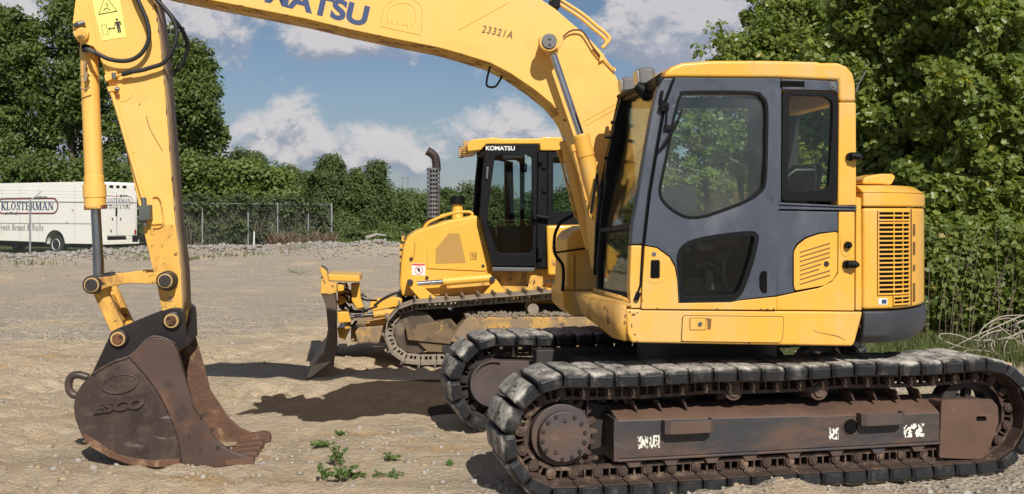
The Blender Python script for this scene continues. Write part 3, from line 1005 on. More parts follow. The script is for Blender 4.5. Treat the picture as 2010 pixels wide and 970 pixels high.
# end plate (raised frame) on the left, drip lip
fb.prism(T, [(uA - 0.022, 0.205), (uA + 0.010, 0.205), (uA + 0.010, 0.46), (uA - 0.022, 0.47)], 0.094, 0.41)
fr_near = fb.done('track_frame', [M['beam'], M['track_rust']], EX, bevel=0.006)
for px in (1243, 1290, 1340, 1665, 1708, 1752, 1795):
    g = G()
    u = T.tr(px, 780, .25)[0]
    g.hull([T.P(u + a, b, z) for z, k in ((0.49, 0), (0.555, .03)) for a, b in ((-.006 - k, .17), (.006 - k, .17), (.006 - k, .30), (-.006 - k, .30))])
    g.done('rib', M['chain'], fr_near)


def step_bracket(pxl, pxr, py0, py1):
    """bent plate step standing off the beam"""
    u0, z1 = T.tr(pxl, py0, 0.06); u1, z0 = T.tr(pxr, py1, 0.06)
    g = G()
    outer = [(u0, 0.10), (u0, 0.045), (u0 + 0.03, 0.022), (u1 - 0.03, 0.022), (u1, 0.045), (u1, 0.10)]
    inner = [(u1 - 0.010, 0.10), (u1 - 0.010, 0.050), (u1 - 0.034, 0.032), (u0 + 0.034, 0.032), (u0 + 0.010, 0.050), (u0 + 0.010, 0.10)]
    g.plan(T, outer + inner, z0, z1)
    return g.done('step', M['track_steel'], fr_near, bevel=0.003)


step_bracket(1303, 1399, 826, 847)
step_bracket(1688, 1773, 812, 831)
g = G(); u, z = T.tr(1669, 838, .098)
g.cyl(T.P(u, .0985, z), T.P(u, .12, z), 0.05, n=28)
g.done('hole', M['dark_gap'], fr_near)
g = G(); u, z = T.tr(1669, 838, .098)
for i in range(28):
    a = i / 28 * 2 * math.pi; b = (i + 1) / 28 * 2 * math.pi
    g.hull([T.P(u + r_ * math.cos(x), ww, z + r_ * math.sin(x)) for ww in (.094, .101) for r_, x in ((.05, a), (.056, a), (.056, b), (.05, b))])
g.done('hole_rim', M['track_steel'], fr_near)


def torn_sticker(px0, px1, py0, py1, seed):
    r_ = random.Random(seed)
    u0, z1 = T.tr(px0, py0, .099); u1, z0 = T.tr(px1, py1, .099)
    g = G()
    nx, nz = 20, 13
    ox_, oz_ = r_.uniform(0, 50), r_.uniform(0, 50)
    for i in range(nx):
        for j in range(nz):
            if mnoise.noise(Vector((ox_ + i * .30, oz_ + j * .24, seed * 3.1))) + .5 * mnoise.noise(Vector((ox_ + i * .7, oz_ + j * .5, seed))) < -.06 or (i in (0, 1, 18, 19) or j in (0, 12)) and r_.random() < .4:
                continue
            a, b = u0 + (u1 - u0) * i / nx, u0 + (u1 - u0) * (i + 1.02) / nx
            c, d = z0 + (z1 - z0) * j / nz, z0 + (z1 - z0) * (j + 1.02) / nz
            jj = lambda: r_.uniform(-.0012, .0012)
            g.prism(T, [(a + jj(), c + jj()), (b + jj(), c + jj()), (b + jj(), d + jj()), (a + jj(), d + jj())], .0985 - r_.uniform(0, .0006), .1005)
    o = g.done('sticker', M['sticker_torn'], fr_near, smooth=0)
    o['label'] = 'torn white sticker'
    return o


torn_sticker(1252, 1272, 857, 880, 4)
torn_sticker(1275, 1295, 855, 879, 9)
torn_sticker(1627, 1646, 840, 863, 2)
torn_sticker(1774, 1814, 833, 857, 3)

# final drive cover and sprocket on the left
sp = (0.045, 0.374)
g = G()
g.cyl(T.P(sp[0], 0.14, sp[1]), T.P(sp[0], 0.34, sp[1]), 0.185, n=48)
g.cyl(T.P(sp[0], 0.085, sp[1]), T.P(sp[0], 0.14, sp[1]), 0.150, n=48)
drv = g.done('drive_motor', M['track_steel'], EX, bevel=0.006)
g = G()
for i in range(14):
    a = i / 14 * 2 * math.pi + 0.15
    r_ = 0.132
    if i in (3, 9):
        r_ = 0.10
    c = (sp[0] + r_ * math.cos(a), sp[1] + r_ * math.sin(a))
    g.cyl(T.P(c[0], 0.074, c[1]), T.P(c[0], 0.09, c[1]), 0.0095, n=6)
    g.cyl(T.P(c[0], 0.081, c[1]), T.P(c[0], 0.09, c[1]), 0.0135, n=12)
g.done('bolt', M['track_dark'], drv)
g = G()
teeth = []
for i in range(21):
    a = i / 21 * 2 * math.pi
    for da, r_ in ((-0.10, 0.20), (-0.045, 0.245), (0.045, 0.245), (0.10, 0.20)):
        teeth.append((sp[0] + r_ * math.cos(a + da), sp[1] + r_ * math.sin(a + da)))
g.prism(T, teeth, 0.20, 0.26)
g.done('sprocket', M['chain'], EX, bevel=0.003)
# hub plate with two upright fins between drive and beam
g = G()
g.prism(T, fillet([(-0.02, 0.20), (uA - 0.02, 0.25), (uA + 0.02, 0.50), (0.10, 0.57), (-0.10, 0.52)], .05), 0.30, 0.36)
for px in (1098, 1149):
    u = T.tr(px, 790, .22)[0]
    g.box(T, u - .006, u + .006, .17, .30, 0.50, 0.60)
g.done('drive_mount', M['track_dark'], EX, bevel=0.004)

# idler guard box on the right with slot
ig = tp([(1847, 785), (1945, 783), (1957, 796), (1959, 826), (1938, 890), (1926, 901), (1880, 900), (1842, 898)])
slot = fillet(tp([(1915, 817), (1935, 817), (1935, 827), (1915, 827)]), .012)
g = G(); g.prism(T, fillet(ig, .012, 2), 0.092, 0.115, [slot])
g.prism(T, fillet(shrink(ig, 0.012), .012, 2), 0.116, 0.38)
g.done('idler_guard', M['track_rust'], EX, bevel=0.006)
g = G(); g.prism(T, slot, 0.112, 0.1155); g.done('slot', M['dark_gap'], fr_near, smooth=0)
iu, iz = 2.865, 0.395
g = G()
for r0, r1, wa, wb in ((0.155, 0.225, 0.19, 0.31), (0.0, 0.07, 0.17, 0.33)):
    n = 40
    rows = []
    for ww, rr in ((wa, max(r0, .001)), (wa, r1), (wb, r1), (wb, max(r0, .001)), (wa, max(r0, .001))):
        rows.append([T.P(iu + rr * math.cos(k / n * 2 * math.pi), ww, iz + rr * math.sin(k / n * 2 * math.pi)) for k in range(n)])
    g.quad_strip(rows, True)
for i in range(6):
    a = i / 6 * 2 * math.pi + .4
    c, s_ = math.cos(a), math.sin(a)
    g.hull([T.P(iu + r_ * c - sd_ * s_, ww, iz + r_ * s_ + sd_ * c) for ww in (.22, .28) for r_, sd_ in ((.05, -.022), (.17, -.022), (.17, .022), (.05, .022))])
g.done('idler_wheel', M['track_dark'], EX, bevel=0.003)
# track adjuster arm bracket behind the right end
g = G(); g.prism(T, [(uB - .03, .22), (uB + .25, .25), (uB + .25, .50), (uB - .03, .50)], .24, .28); g.done('adjuster', M['track_dark'], EX)

# bottom rollers with cradle brackets, carrier rollers
for px in (1243, 1316, 1396, 1470, 1556, 1640, 1722, 1800):
    u = T.tr(px, 900, .12)[0]
    g = G()
    for wa, wb in ((.15, .22), (.28, .35)):
        g.cyl(T.P(u, wa, .196), T.P(u, wb, .196), .045, n=20)
    g.cyl(T.P(u, .11, .19), T.P(u, .40, .19), .028, n=14)
    ro = g.done('bottom_roller', M['chain'], EX, bevel=0.003)
    g = G()
    g.prism(T, [(u - .07, .205), (u - .045, .192), (u - .03, .165), (u + .03, .165), (u + .045, .192), (u + .07, .205)], .105, .13)
    g.done('bracket', M['track_steel'], ro, bevel=.002)
for px in (1438, 1605):
    u, z = T.tr(px, 766, .16)
    g = G(); g.cyl(T.P(u, .14, z), T.P(u, .34, z), .062, n=24); g.cyl(T.P(u, .125, z), T.P(u, .40, z), .04, n=16)
    g.box(T, u - .03, u + .03, .33, .39, .48, z + .02)
    g.done('carrier_roller', M['track_steel'], EX, bevel=.004)

# ---- far track frame: teardrop motor guard, beam, center frame
g = frame_beam(1.94)
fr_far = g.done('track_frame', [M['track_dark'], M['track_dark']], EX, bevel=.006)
tear = []
fw = 1.985
cu, cz = T.tr(968, 752, fw)
for i in range(26):
    a = math.radians(70 + i * (280 - 70) / 25)
    tear.append((cu + 0.182 * math.cos(a), cz + 0.182 * math.sin(a)))
tear += [T.tr(1080, 775, fw), T.tr(1080, 712, fw)]
g = G(); g.prism(T, tear, fw + .012, fw + .30)
tg = g.done('motor_guard', mat('brown guard plate', (0.085, 0.062, 0.058), 0.6, var=.25, layers=(((0.05, 0.05, 0.056), 3.0, .5, .7, .5, (1, 1, 1)),)), EX, bevel=.004)
g = G()
inn = shrink(tear, .018)
n = len(tear)
for i in range(n - 1):
    g.hull([T.P(*(tear[i][0], ww, tear[i][1])) if q == 0 else T.P(tear[i + 1][0], ww, tear[i + 1][1]) if q == 1 else
            T.P(inn[i + 1][0], ww, inn[i + 1][1]) if q == 2 else T.P(inn[i][0], ww, inn[i][1]) for ww in (fw - .012, fw + .0115) for q in range(4)])
g.done('rim', M['track_steel'], tg, smooth=50)
g = G()
ru, rz = 0.025, 0.385
teeth = []
for i in range(21):
    a = i / 21 * 2 * math.pi
    for da, r_ in ((-0.10, 0.20), (-0.045, 0.245), (0.045, 0.245), (0.10, 0.20)):
        teeth.append((ru + r_ * math.cos(a + da), rz + r_ * math.sin(a + da)))
g.prism(T, teeth, 2.15, 2.22); g.done('sprocket', M['track_dark'], EX)
g = G()
for r0, r1 in ((.15, .225), (.001, .06)):
    rows = [[T.P(2.875 + rr * math.cos(k / 32 * 2 * math.pi), ww, .375 + rr * math.sin(k / 32 * 2 * math.pi)) for k in range(32)] for ww, rr in ((2.13, r0), (2.13, r1), (2.25, r1), (2.25, r0), (2.13, r0))]
    g.quad_strip(rows, True)
g.done('idler_wheel', M['track_dark'], EX)
for k in range(7):
    u = uA + .15 + k * (uB - uA - .3) / 6
    g = G(); g.cyl(T.P(u, 2.07, .158), T.P(u, 2.31, .158), .05, n=16); g.done('bottom_roller', M['track_dark'], EX)
# central body: X-shaped legs and turntable ring
g = G()
cu_ = 1.42
g.plan(T, [(.55, .40), (1.0, .40), (1.2, .75), (1.7, .75), (1.95, .40), (2.4, .40), (2.1, 1.22), (2.4, 2.0), (1.95, 2.0), (1.7, 1.7), (1.2, 1.7), (1.0, 2.0), (.45, 2.0), (.8, 1.22)], .36, .62)
g.done('center_frame', M['track_dark'], EX, bevel=.02)
g = G()
g.hull([T.P(u, ww, z) for z in (.48, .66) for u, ww in ((.30, 1.80), (1.1, 1.72), (1.1, 1.93), (.30, 1.93))])
g.done('frame_leg', M['track_dark'], EX, bevel=.01)
g = G()
c = ROOT_EX
g.cyl(c + Vector((0, 0, .60)), c + Vector((0, 0, .86)), .50, n=40)
g.done('turntable', M['track_dark'], EX)

# ------------------------------------------------------------------ upper body
Z_DECK0, Z_DECK1 = 0.885, 1.118
u_fr = H.tr(1230, 640, -1.2)[0]
u_end = H.tr(1693, 640, -1.2)[0]

# deck skirt (yellow) with the chamfered nose
prof = hp([(1229, 607), (1694, 612), (1691, 625), (1679, 670), (1674, 680), (1240, 673), (1231, 655)])
g = G(); g.prism(H, prof, -1.2, -1.02)
deck = g.done('deck_skirt', M['yellow'], EX, bevel=.014, seg=3)
# tool box lid with latch
lid = fillet(hp([(1339, 619), (1539, 621), (1537, 660), (1533, 674), (1336, 671)], -1.2), .02)
g = G(); g.prism(H, shrink(lid, .004), -1.2065, -1.1985)
lidp = g.done('tool_box_lid', M['yellow'], deck, bevel=.003)
g = G(); g.prism(H, lid, -1.2012, -1.199); g.done('seam', M['ink'], deck, smooth=0)
lt = fillet(hp([(1354, 625), (1384, 625), (1384, 647), (1354, 647)]), .006)
g = G(); g.prism(H, lt, -1.211, -1.207)
la = g.done('latch', M['yellow'], deck, bevel=.002)
g = G(); g.prism(H, shrink(lt, -.004), -1.2076, -1.2055); g.prism(H, hp([(1385, 624), (1396, 626), (1394, 646), (1388, 647), (1388, 631)]), -1.2085, -1.2055)  # dark latch outline, and the shaded recess wall painted beside it
g.done('latch_outline_shade', M['ink_brown'], deck, smooth=0)
c = H.tr(1374, 636, -1.21); g = G(); g.cyl(H.P(c[0], -1.218, c[1]), H.P(c[0], -1.205, c[1]), .013, n=16); g.done('lock', M['steel'], deck)
c = H.tr(1524, 635, -1.207)
g = G()
for k in range(4):
    a = k * math.pi / 2
    g.hull([H.P(c[0] + r_ * math.cos(a) - s_ * math.sin(a), ww, c[1] + r_ * math.sin(a) + s_ * math.cos(a)) for ww in (-1.2078, -1.206) for r_, s_ in ((.008, -.002), (.03, -.002), (.03, .002), (.008, .002))])
    a += math.pi / 4
    g.hull([H.P(c[0] + r_ * math.cos(a) - s_ * math.sin(a), ww, c[1] + r_ * math.sin(a) + s_ * math.cos(a)) for ww in (-1.2078, -1.206) for r_, s_ in ((.012, -.0015), (.018, -.0015), (.018, .0015), (.012, .0015))])
g.done('target_mark', M['ghost'], deck, smooth=0)

M['chip'] = mat('bare rusty steel', (.10, .042, .022), .8, var=.3, scale=20)
r6 = random.Random(21)


def chips(spots, w_, parent, fr=H):
    for x, y, sx, sy in spots:
        g = G()
        n = 9
        q = [(x + sx * math.cos(k / n * 6.283) * r6.uniform(.45, 1.2), y + sy * math.sin(k / n * 6.283) * r6.uniform(.45, 1.2)) for k in range(n)]
        g.prism(fr, fr.trs(q, w_), w_ - .0007, w_ + .001)
        g.done('rust_patch', M['chip'], parent, smooth=0)


chips([(1236, 612, 2.5, 3), (1243, 618, 4, 3), (1251, 614, 3, 1.2), (1240, 640, 1.5, 6), (1246, 657, 3, 2), (1338, 670, 3, 2), (1470, 674, 4, 1.2), (1560, 676, 3, 1), (1688, 640, 1.5, 5), (1600, 648, 2, .8), (1250, 671, 5, 1.5)], -1.2, deck)
g = G(); g.tube([H.p3(1598, 651, -1.2003), H.p3(1625, 656, -1.2003), H.p3(1644, 660, -1.2003), H.p3(1662, 669, -1.2003)], [.0015, .0025, .003, .001], 4)
g.tube([H.p3(1492, 662, -1.2003), H.p3(1502, 664, -1.2003)], .0015, 4); g.done('scratch', M['ink_brown'], deck)
# nose: front-left chamfer down to the left, worn
fl, fz0 = H.tr(1156, 586, -.72); _, fzt = H.tr(1156, 586, -.72); _, fzb = H.tr(1167, 634, -.72)
na, nb = u_fr - .003, u_fr
ztop, zbot = H.tr(1226, 600, -1.2)[1], H.tr(1234, 669, -1.2)[1]
uf = H.tr(1156, 600, -.72)[0]
g = G()
g.quad_strip([[H.P(na, -1.195, zbot), H.P(na, -1.195, ztop)],
              [H.P(na - .055, -1.12, zbot + .01), H.P(na - .06, -1.12, ztop + .01)],
              [H.P(uf + .03, -.74, fzb + .01), H.P(uf, -.74, fzt)],
              [H.P(uf + .02, -.62, fzb + .02), H.P(uf - .01, -.62, fzt)],
              [H.P(uf + .05, -.25, fzb + .02), H.P(uf, -.25, fzt)]])
# top sill of the nose
g.quad_strip([[H.P(na, -1.195, ztop), H.P(na + .10, -1.19, ztop + .003)], [H.P(na - .06, -1.12, ztop + .01), H.P(na + .10, -1.1, ztop + .01)],
              [H.P(uf, -.74, fzt), H.P(na + .10, -.74, fzt + .01)], [H.P(uf - .01, -.62, fzt), H.P(na + .1, -.62, fzt + .01)], [H.P(uf, -.25, fzt), H.P(na + .1, -.25, fzt + .01)]])
g.done('deck_nose', mat('scuffed nose paint', (0.66, 0.37, 0.07), .5, var=.1, layers=(((.40, .22, .06), 3.0, .48, .66, .7, (1, 1, 1)), ((.10, .045, .025), 9.0, .62, .66, .8, (1, 1, 1)))), EX, solid=.02, smooth=50)
# dark belly plate and right half of the deck
g = G()
g.plan(H, [(u_fr, -1.0), (.62, -1.0), (.62, 1.2), (-.45, 1.2), (-.45, .62), (-.55, .55), (-.55, -.15), (-.85, -.25), (-.9, -.7)], .90, 1.09)
g.done('deck_frame', M['dark_gap'], EX, bevel=.01)

# right-hand box beyond the boom, with door and step
wr = .66
ou = H.trs([(1113, 470), (1124, 456), (1147, 445), (1165, 444), (1300, 440), (1300, 620), (1125, 622), (1104, 602), (1103, 572), (1111, 560)], wr)
g = G(); g.prism(H, ou, wr, 1.2)
rb = g.done('right_box', M['yellow'], EX, bevel=.02, seg=3)
dr = H.trs([(1114, 503), (1126, 501), (1126, 566), (1114, 562)], wr)
g = G(); g.prism(H, fillet(dr, .01), wr - .012, wr + .002); g.done('locker_door', M['yellow'], rb, bevel=.003)
g = G(); g.prism(H, H.trs([(1103, 571), (1165, 570), (1165, 568), (1104, 569)], wr), wr - .003, wr + .002); g.prism(H, H.trs([(1128, 500), (1129, 500), (1129, 570), (1128, 570)], wr), wr - .003, wr + .002)
g.done('seam', M['ink_brown'], rb, smooth=0)
hr = [H.p3(x, y, .62) for x, y in ((1135, 416), (1127, 421), (1104, 434), (1097, 442), (1089, 462), (1088, 490), (1092, 503), (1104, 520), (1106, 545), (1104, 572))]
g = G(); g.tube([Vector(p) for p in catmull([tuple(p) for p in hr], 4)], .013, 8)
g.tube([H.p3(1090, 496, .62), H.p3(1162, 486, .62)], .008, 6)
g.done('handrail', M['black'], EX)

# ---- engine hood and counterweight on the swing circle
plan = [(.62, -1.2), (.74, -1.2), (.84, -1.185), (.92, -1.15), (1.0, -1.095), (1.08, -1.02), (1.16, -.925), (1.24, -.81), (1.31, -.67), (1.365, -.52), (1.41, -.33), (1.43, -.15)]
plan = plan + [(u, -w_) for u, w_ in plan[::-1]]


def off_plan(d, pl=None):
    pl = pl or plan
    out = []
    for i, (u, w_) in enumerate(pl):
        a = Vector(pl[max(i - 1, 0)]); b = Vector(pl[min(i + 1, len(pl) - 1)])
        t = (b - a).normalized()
        nrm = Vector((t.y, -t.x))
        out.append((u + nrm.x * d, w_ + nrm.y * d))
    return out


def plan_hit(px):
    """where the sight line at px meets the hood plan (index, u, w, depth)"""
    d = Vector(((px - PX0) / FP, 1.0, 0))
    for i in range(len(plan) - 1):
        a, b = H.P(*plan[i], 0), H.P(*plan[i + 1], 0)
        ca, cb = d.x * a.y - d.y * a.x, d.x * b.y - d.y * b.x
        if (ca <= 0) != (cb <= 0):
            t = ca / (ca - cb)
            return i + t, plan[i][0] + (plan[i + 1][0] - plan[i][0]) * t, plan[i][1] + (plan[i + 1][1] - plan[i][1]) * t, (a.lerp(b, t)).y
    return None


def band(g, d0, d1, z0, z1, i0, i1):
    """curved strip following the hood plan between parameters i0 and i1"""
    ps0, ps1 = off_plan(d0), off_plan(d1)

    def at(ps, t):
        k = min(int(t), len(ps) - 2); f = t - k
        return (ps[k][0] + (ps[k + 1][0] - ps[k][0]) * f, ps[k][1] + (ps[k + 1][1] - ps[k][1]) * f)
    ts = [i0] + [k for k in range(int(i0) + 1, int(math.ceil(i1))) if i0 < k < i1] + [i1]
    rows = []
    for t in ts:
        a, b = at(ps0, t), at(ps1, t)
        rows.append([H.P(*a, z0), H.P(*a, z1), H.P(*b, z1), H.P(*b, z0)])
    g.quad_strip(rows, True, True)
    return g


def zat(px, py):
    h = plan_hit(px)
    return CAMZ + (H0 - py) / FP * h[3]


N_ = len(plan) - 1
z_b0, z_b1 = zat(1700, 608), zat(1700, 407)
z_top = zat(1700, 367)
g = G(); g.plan(H, plan, z_b0, z_b1 - .004)
hood = g.done('engine_hood', M['yellow'], EX, bevel=.02, seg=3)
g = G(); g.plan(H, off_plan(.004), z_b1 + .004, z_top - .035)
inner = [(u * .93 + .03, w_ * .95) for u, w_ in plan]
tp_ = off_plan(.004)
a = [g.bm.verts.new(H.P(*p, z_top - .0345)) for p in tp_]
b = [g.bm.verts.new(H.P(*p, z_top + .012)) for p in inner]
for i in range(len(a)):
    k = (i + 1) % len(a)
    g.bm.faces.new((a[i], a[k], b[k], b[i]))
g.bm.faces.new(b)
g.done('hood_top', M['yellow'], EX, bevel=.012, seg=3, smooth=50)
# narrow front post of the engine bay
g = G(); g.prism(H, hp([(1681, 386), (1692, 389), (1693, 610), (1680, 610)], -1.19), -1.185, -1.0); g.done('bay_post', M['yellow'], EX, bevel=.008)
g = G(); g.prism(H, hp([(1676, 392), (1700, 392), (1700, 612), (1676, 612)], -1.17), -1.16, -.3); g.done('bay_gap', M['dark_gap'], EX)
# vertical seam + vents towards the tail
hs = plan_hit(1787)[0]
g = G(); band(g, .001, .005, z_b0 + .01, z_b1 - .01, hs, hs + .10); g.done('seam', M['ink_brown'], hood, smooth=0)
g = G()
for y0, y1 in ((440, 462), (475, 500), (520, 532), (556, 592)):
    band(g, .001, .006, zat(1792, y1), zat(1792, y0), hs + .35, hs + .62)
g.done('vent', M['ink_brown'], hood, smooth=0)
# grille
i0, i1 = plan_hit(1723)[0], plan_hit(1783)[0]


def grille(y0, y1, rows, ia, ib, cols):
    za, zb = zat(1740, y1), zat(1740, y0)
    g = G(); band(g, .001, .004, za, zb, ia, ib); g.done('grille_opening', M['dark_gap'], hood, smooth=0)
    g = G()
    h = (zb - za) / rows
    for k in range(rows + 1):
        z = za + k * h
        band(g, .004, .013, z - .0055, z + .0055, ia - .02, ib + .02)
    for c in cols:
        t = ia + (ib - ia) * c
        band(g, .003, .0125, za - .008, zb + .008, t - .035, t + .035)
    g.done('grille', M['yellow'], hood, bevel=.003, smooth=40)


grille(415, 432, 2, i0, i1, (0, .38, .70, 1.0))
grille(438, 577, 16, i0, i1, (0, .38, .70, .98))
grille(583, 598, 2, i0 + (i1 - i0) * .38, i1 - .05, (0, .5, 1.0))
g = G(); ia = plan_hit(1724)[0]; ib = plan_hit(1741)[0]
band(g, .001, .004, zat(1730, 598), zat(1730, 586), ia, ib); st = g.done('sticker', M['sticker_white'], hood, smooth=0)
g = G(); band(g, .0045, .006, zat(1730, 596), zat(1730, 588), ia + (ib - ia) * .3, ib - (ib - ia) * .12); g.done('print', M['blue'], hood, smooth=0)
# counterweight
g = G()
rows = []
for z, d in ((zat(1700, 611), .012), (zat(1700, 630), .016), (zat(1700, 660), .0), (zat(1700, 676), -.05)):
    rows.append([H.P(u, w_, z) for u, w_ in off_plan(d)])
g.quad_strip(rows, True, True)
cw = g.done('counterweight', mat('dark counterweight paint', (.042, .045, .052), .5, var=.15, layers=(((.10, .10, .10), 8, .70, .78, .7, (1, 1, 1)), ((.10, .035, .02), 11, .74, .80, .8, (1, 1, 1)))), EX, bevel=.012, seg=3)
# exhaust / intake hood on top
ex = H.trs([(1684, 362), (1684, 354), (1690, 348), (1718, 342), (1742, 342), (1748, 348), (1740, 364), (1716, 362)], -.95)
g = G(); g.prism(H, fillet(ex, .02), -1.02, -.80); g.done('exhaust_hood', M['yellow'], EX, bevel=.02, seg=3)
g = G(); c = H.tr(1712, 368, -.92); g.cyl(H.P(c[0], -.91, c[1] - .08), H.P(c[0], -.91, c[1] + .05), .07, n=20); g.done('exhaust_neck', M['yellow'], EX)

# ---- cab shell
roof = hp([(1303, 152), (1308, 141), (1318, 131), (1340, 123), (1400, 118.5), (1500, 118.5), (1604, 121), (1612, 123), (1645, 123), (1663, 130), (1675, 144), (1680, 166), (1681, 200), (1647, 200), (1646, 158), (1530, 153), (1330, 151.5)])
g = G(); g.prism(H, roof, -1.2, -.20)
g.done('cab_roof', M['yellow'], EX, bevel=.032, seg=4)
for w0, w1, mm in ((-1.199, -1.09, M['yellow']), (-.31, -.21, M['interior'])):
    g = G(); g.prism(H, hp([(1647, 201), (1681, 201), (1681.5, 404), (1645, 404)]), w0, w1)
    g.done('rear_pillar', mm, EX, bevel=.01, seg=3)
# dark cab tub inside: floor, rear wall, right wall
ub0, ub1 = u_fr + .06, H.tr(1676, 300, -1.2)[0]
g = G()
g.box(H, ub0, ub1, -1.10, -.22, Z_DECK1 - .02, Z_DECK1 + .03)
g.prism(H, hp([(1672, 372), (1678, 372), (1678, 606), (1672, 606)]), -1.10, -.22)
g.done('cab_floor', M['interior'], EX)
g = G()
g.prism(H, H.trs([(1195, 470), (1560, 470), (1560, 560), (1195, 560)], -.25), -.255, -.225)
g.done('cab_right_wall', M['interior'], EX)
g = G(); g.prism(H, H.trs([(1222, 192), (1600, 190), (1600, 212), (1222, 212)], -.25), -.255, -.215); g.prism(H, H.trs([(1470, 190), (1500, 190), (1500, 470), (1470, 470)], -.25), -.255, -.215)
g.done('cab_right_frame', M['black'], EX)
# yellow A-post foot and dark A-post
apost = [(1303, 153), (1324, 153), (1307, 200), (1291, 290), (1276, 380), (1265, 480), (1239, 480), (1242, 444), (1254, 380), (1264, 316), (1278, 235), (1290, 178)]
g = G(); g.prism(H, hp(apost), -1.195, -1.11); g.done('front_post', M['grey_door'], EX, bevel=.01, seg=3)
g = G(); g.prism(H, hp([(1239, 482), (1264, 482), (1260, 560), (1258, 606), (1238, 606), (1236, 560)]), -1.194, -1.11); g.done('post_foot', M['yellow'], EX, bevel=.01, seg=3)
fpost = [(1219, 187), (1238, 187), (1232, 240), (1227, 279), (1215, 340), (1203, 382), (1194, 420), (1186, 470), (1183, 578), (1172, 578), (1171, 520), (1175, 470), (1180, 400), (1189, 322), (1202, 250)]
g = G(); g.prism(H, H.trs(fpost, -.25), -.28, -.22); g.done('front_post', M['black'], EX, bevel=.01, seg=3)
# hoses / handrail on the far post
g = G()
g.tube([H.p3(x, y, -.20) for x, y in ((1217, 190), (1206, 240), (1192, 310), (1180, 370), (1172, 440), (1168, 540))], .014, 8)
for x, y in ((1199, 240), (1187, 268), (1186, 310)):
    g.cyl(H.p3(x, y, -.25), H.p3(x + 12, y + 2, -.25), .012, n=8)
g.done('handrail', M['black'], EX)
# header across the front
nt_, ft_ = H.p3(1299, 160, -1.16), H.p3(1228, 192, -.25)
g = G(); g.hull([p + Vector((dx_, 0, dz_)) for dz_ in (-.035, .03) for p, dx_ in ((nt_, -.03), (nt_, .05), (ft_, .05), (ft_, -.03))])
g.done('front_header', M['black'], EX, bevel=.012)
g = G(); c = H.p3(1273, 183, -.85); g.tube([c + Vector((-.08, 0, .05)), c + Vector((-.02, 0, .0)), c + Vector((.07, 0, .02))], [.03, .055, .04], 12); g.done('mirror', M['black'], EX, smooth=60)


def pane(name, corners, mat_, th=.006, parent=None):
    g = G(); g.face(corners)
    return g.done(name, mat_, parent or EX, smooth=0, solid=th)


ws_u = [H.p3(1294, 172, -1.13), H.p3(1246, 440, -1.13), H.p3(1188, 449, -.27), H.p3(1230, 197, -.27)]
ws_l = [H.p3(1245, 448, -1.13), H.p3(1240, 580, -1.13), H.p3(1178, 574, -.27), H.p3(1186, 457, -.27)]
pane('windshield', ws_u, M['wind_glass'])
pane('windshield', ws_l, M['wind_glass'])
# rubber frame of the lower pane and the bar between
g = G()
fr_pts = [H.p3(1245, 446, -1.14), H.p3(1243, 560, -1.14), H.p3(1236, 582, -1.12), H.p3(1186, 572, -.36), H.p3(1178, 562, -.28), H.p3(1184, 452, -.28)]
g.tube(fr_pts + [fr_pts[0]], .022, 8)
g.tube([H.p3(1245, 442, -1.14), H.p3(1186, 452, -.28)], .018, 8)
g.done('window_seal', M['black'], EX, smooth=60)
# yellow sill under the lower pane
g = G(); g.quad_strip([[H.p3(1238, 584, -1.15), H.p3(1240, 606, -1.17)], [H.p3(1168, 566, -.26), H.p3(1164, 596, -.26)]]); g.done('front_sill', M['yellow_worn'], EX, solid=.03)
pane('paper', [H.p3(1189, 512, -.33), H.p3(1189, 552, -.33), H.p3(1180, 550, -.26), H.p3(1180, 514, -.26)], M['sticker_white'], .002)
# small hooks and a bright white wiper on the windshield's edge
g = G(); g.tube([H.p3(1176, 398, -.22), H.p3(1172, 340, -.2), H.p3(1160, 420, -.2)], .010, 6); g.done('bracket', M['black'], EX)

# ---- door
d_out = [(1325, 153), (1530, 154.5), (1529, 300), (1526.5, 450), (1523, 608), (1258.5, 606), (1260, 560), (1265.5, 480), (1277, 380), (1292, 290), (1308, 200)]
up_win = [(1334, 186), (1345, 179.5), (1472, 179.5), (1496, 189), (1506, 208), (1506, 270), (1503, 356), (1493, 378), (1465, 397), (1419, 415), (1382, 427), (1348, 429), (1320, 416), (1299, 397), (1292, 378), (1295, 353), (1305, 307), (1317, 242), (1327, 202)]
lo_win = [(1327, 508), (1332, 490), (1348, 475), (1380, 465), (1434, 457), (1472, 454), (1484, 458), (1488, 470), (1477, 518), (1461, 564), (1450, 583), (1434, 590), (1334, 591.5), (1331, 551)]
split = [(1258.8, 600), (1260, 560), (1265.3, 482), (1289, 486), (1314, 504), (1324, 530)]
# grey part of the door above the colour line
lower_line = [(1523.4, 581), (1450, 588.2), (1434, 591.5), (1407, 592), (1332.5, 593.5), (1330, 551), (1325, 522), (1314, 503), (1289, 485), (1265.3, 481)]
grey = [(1325, 153), (1530, 154.5), (1529, 300), (1526.5, 450), (1524, 580)] + lower_line[1:] + [(1277, 380), (1292, 290), (1308, 200)]
dw0, dw1 = -1.212, -1.165
g = G(); g.prism(H, hp(grey), dw0, dw1, [hp(catmull(up_win, 3, True)), hp(fillet(lo_win, 3, 3)) if False else hp(catmull(lo_win[:12], 2)[:-1] + lo_win[11:])])
door = g.done('cab_door', M['grey_door'], EX, bevel=.004)
yel = [(1258.5, 606.5), (1260, 560), (1265, 483), (1288, 487), (1313, 505), (1323.5, 524), (1328.5, 551), (1331, 595), (1407, 593.7), (1434, 593.2), (1450, 590), (1524, 582.5), (1523, 608.5)]
g = G(); g.prism(H, hp(yel), dw0, dw1); g.done('door_lower_panel', M['yellow'], door, bevel=.004)


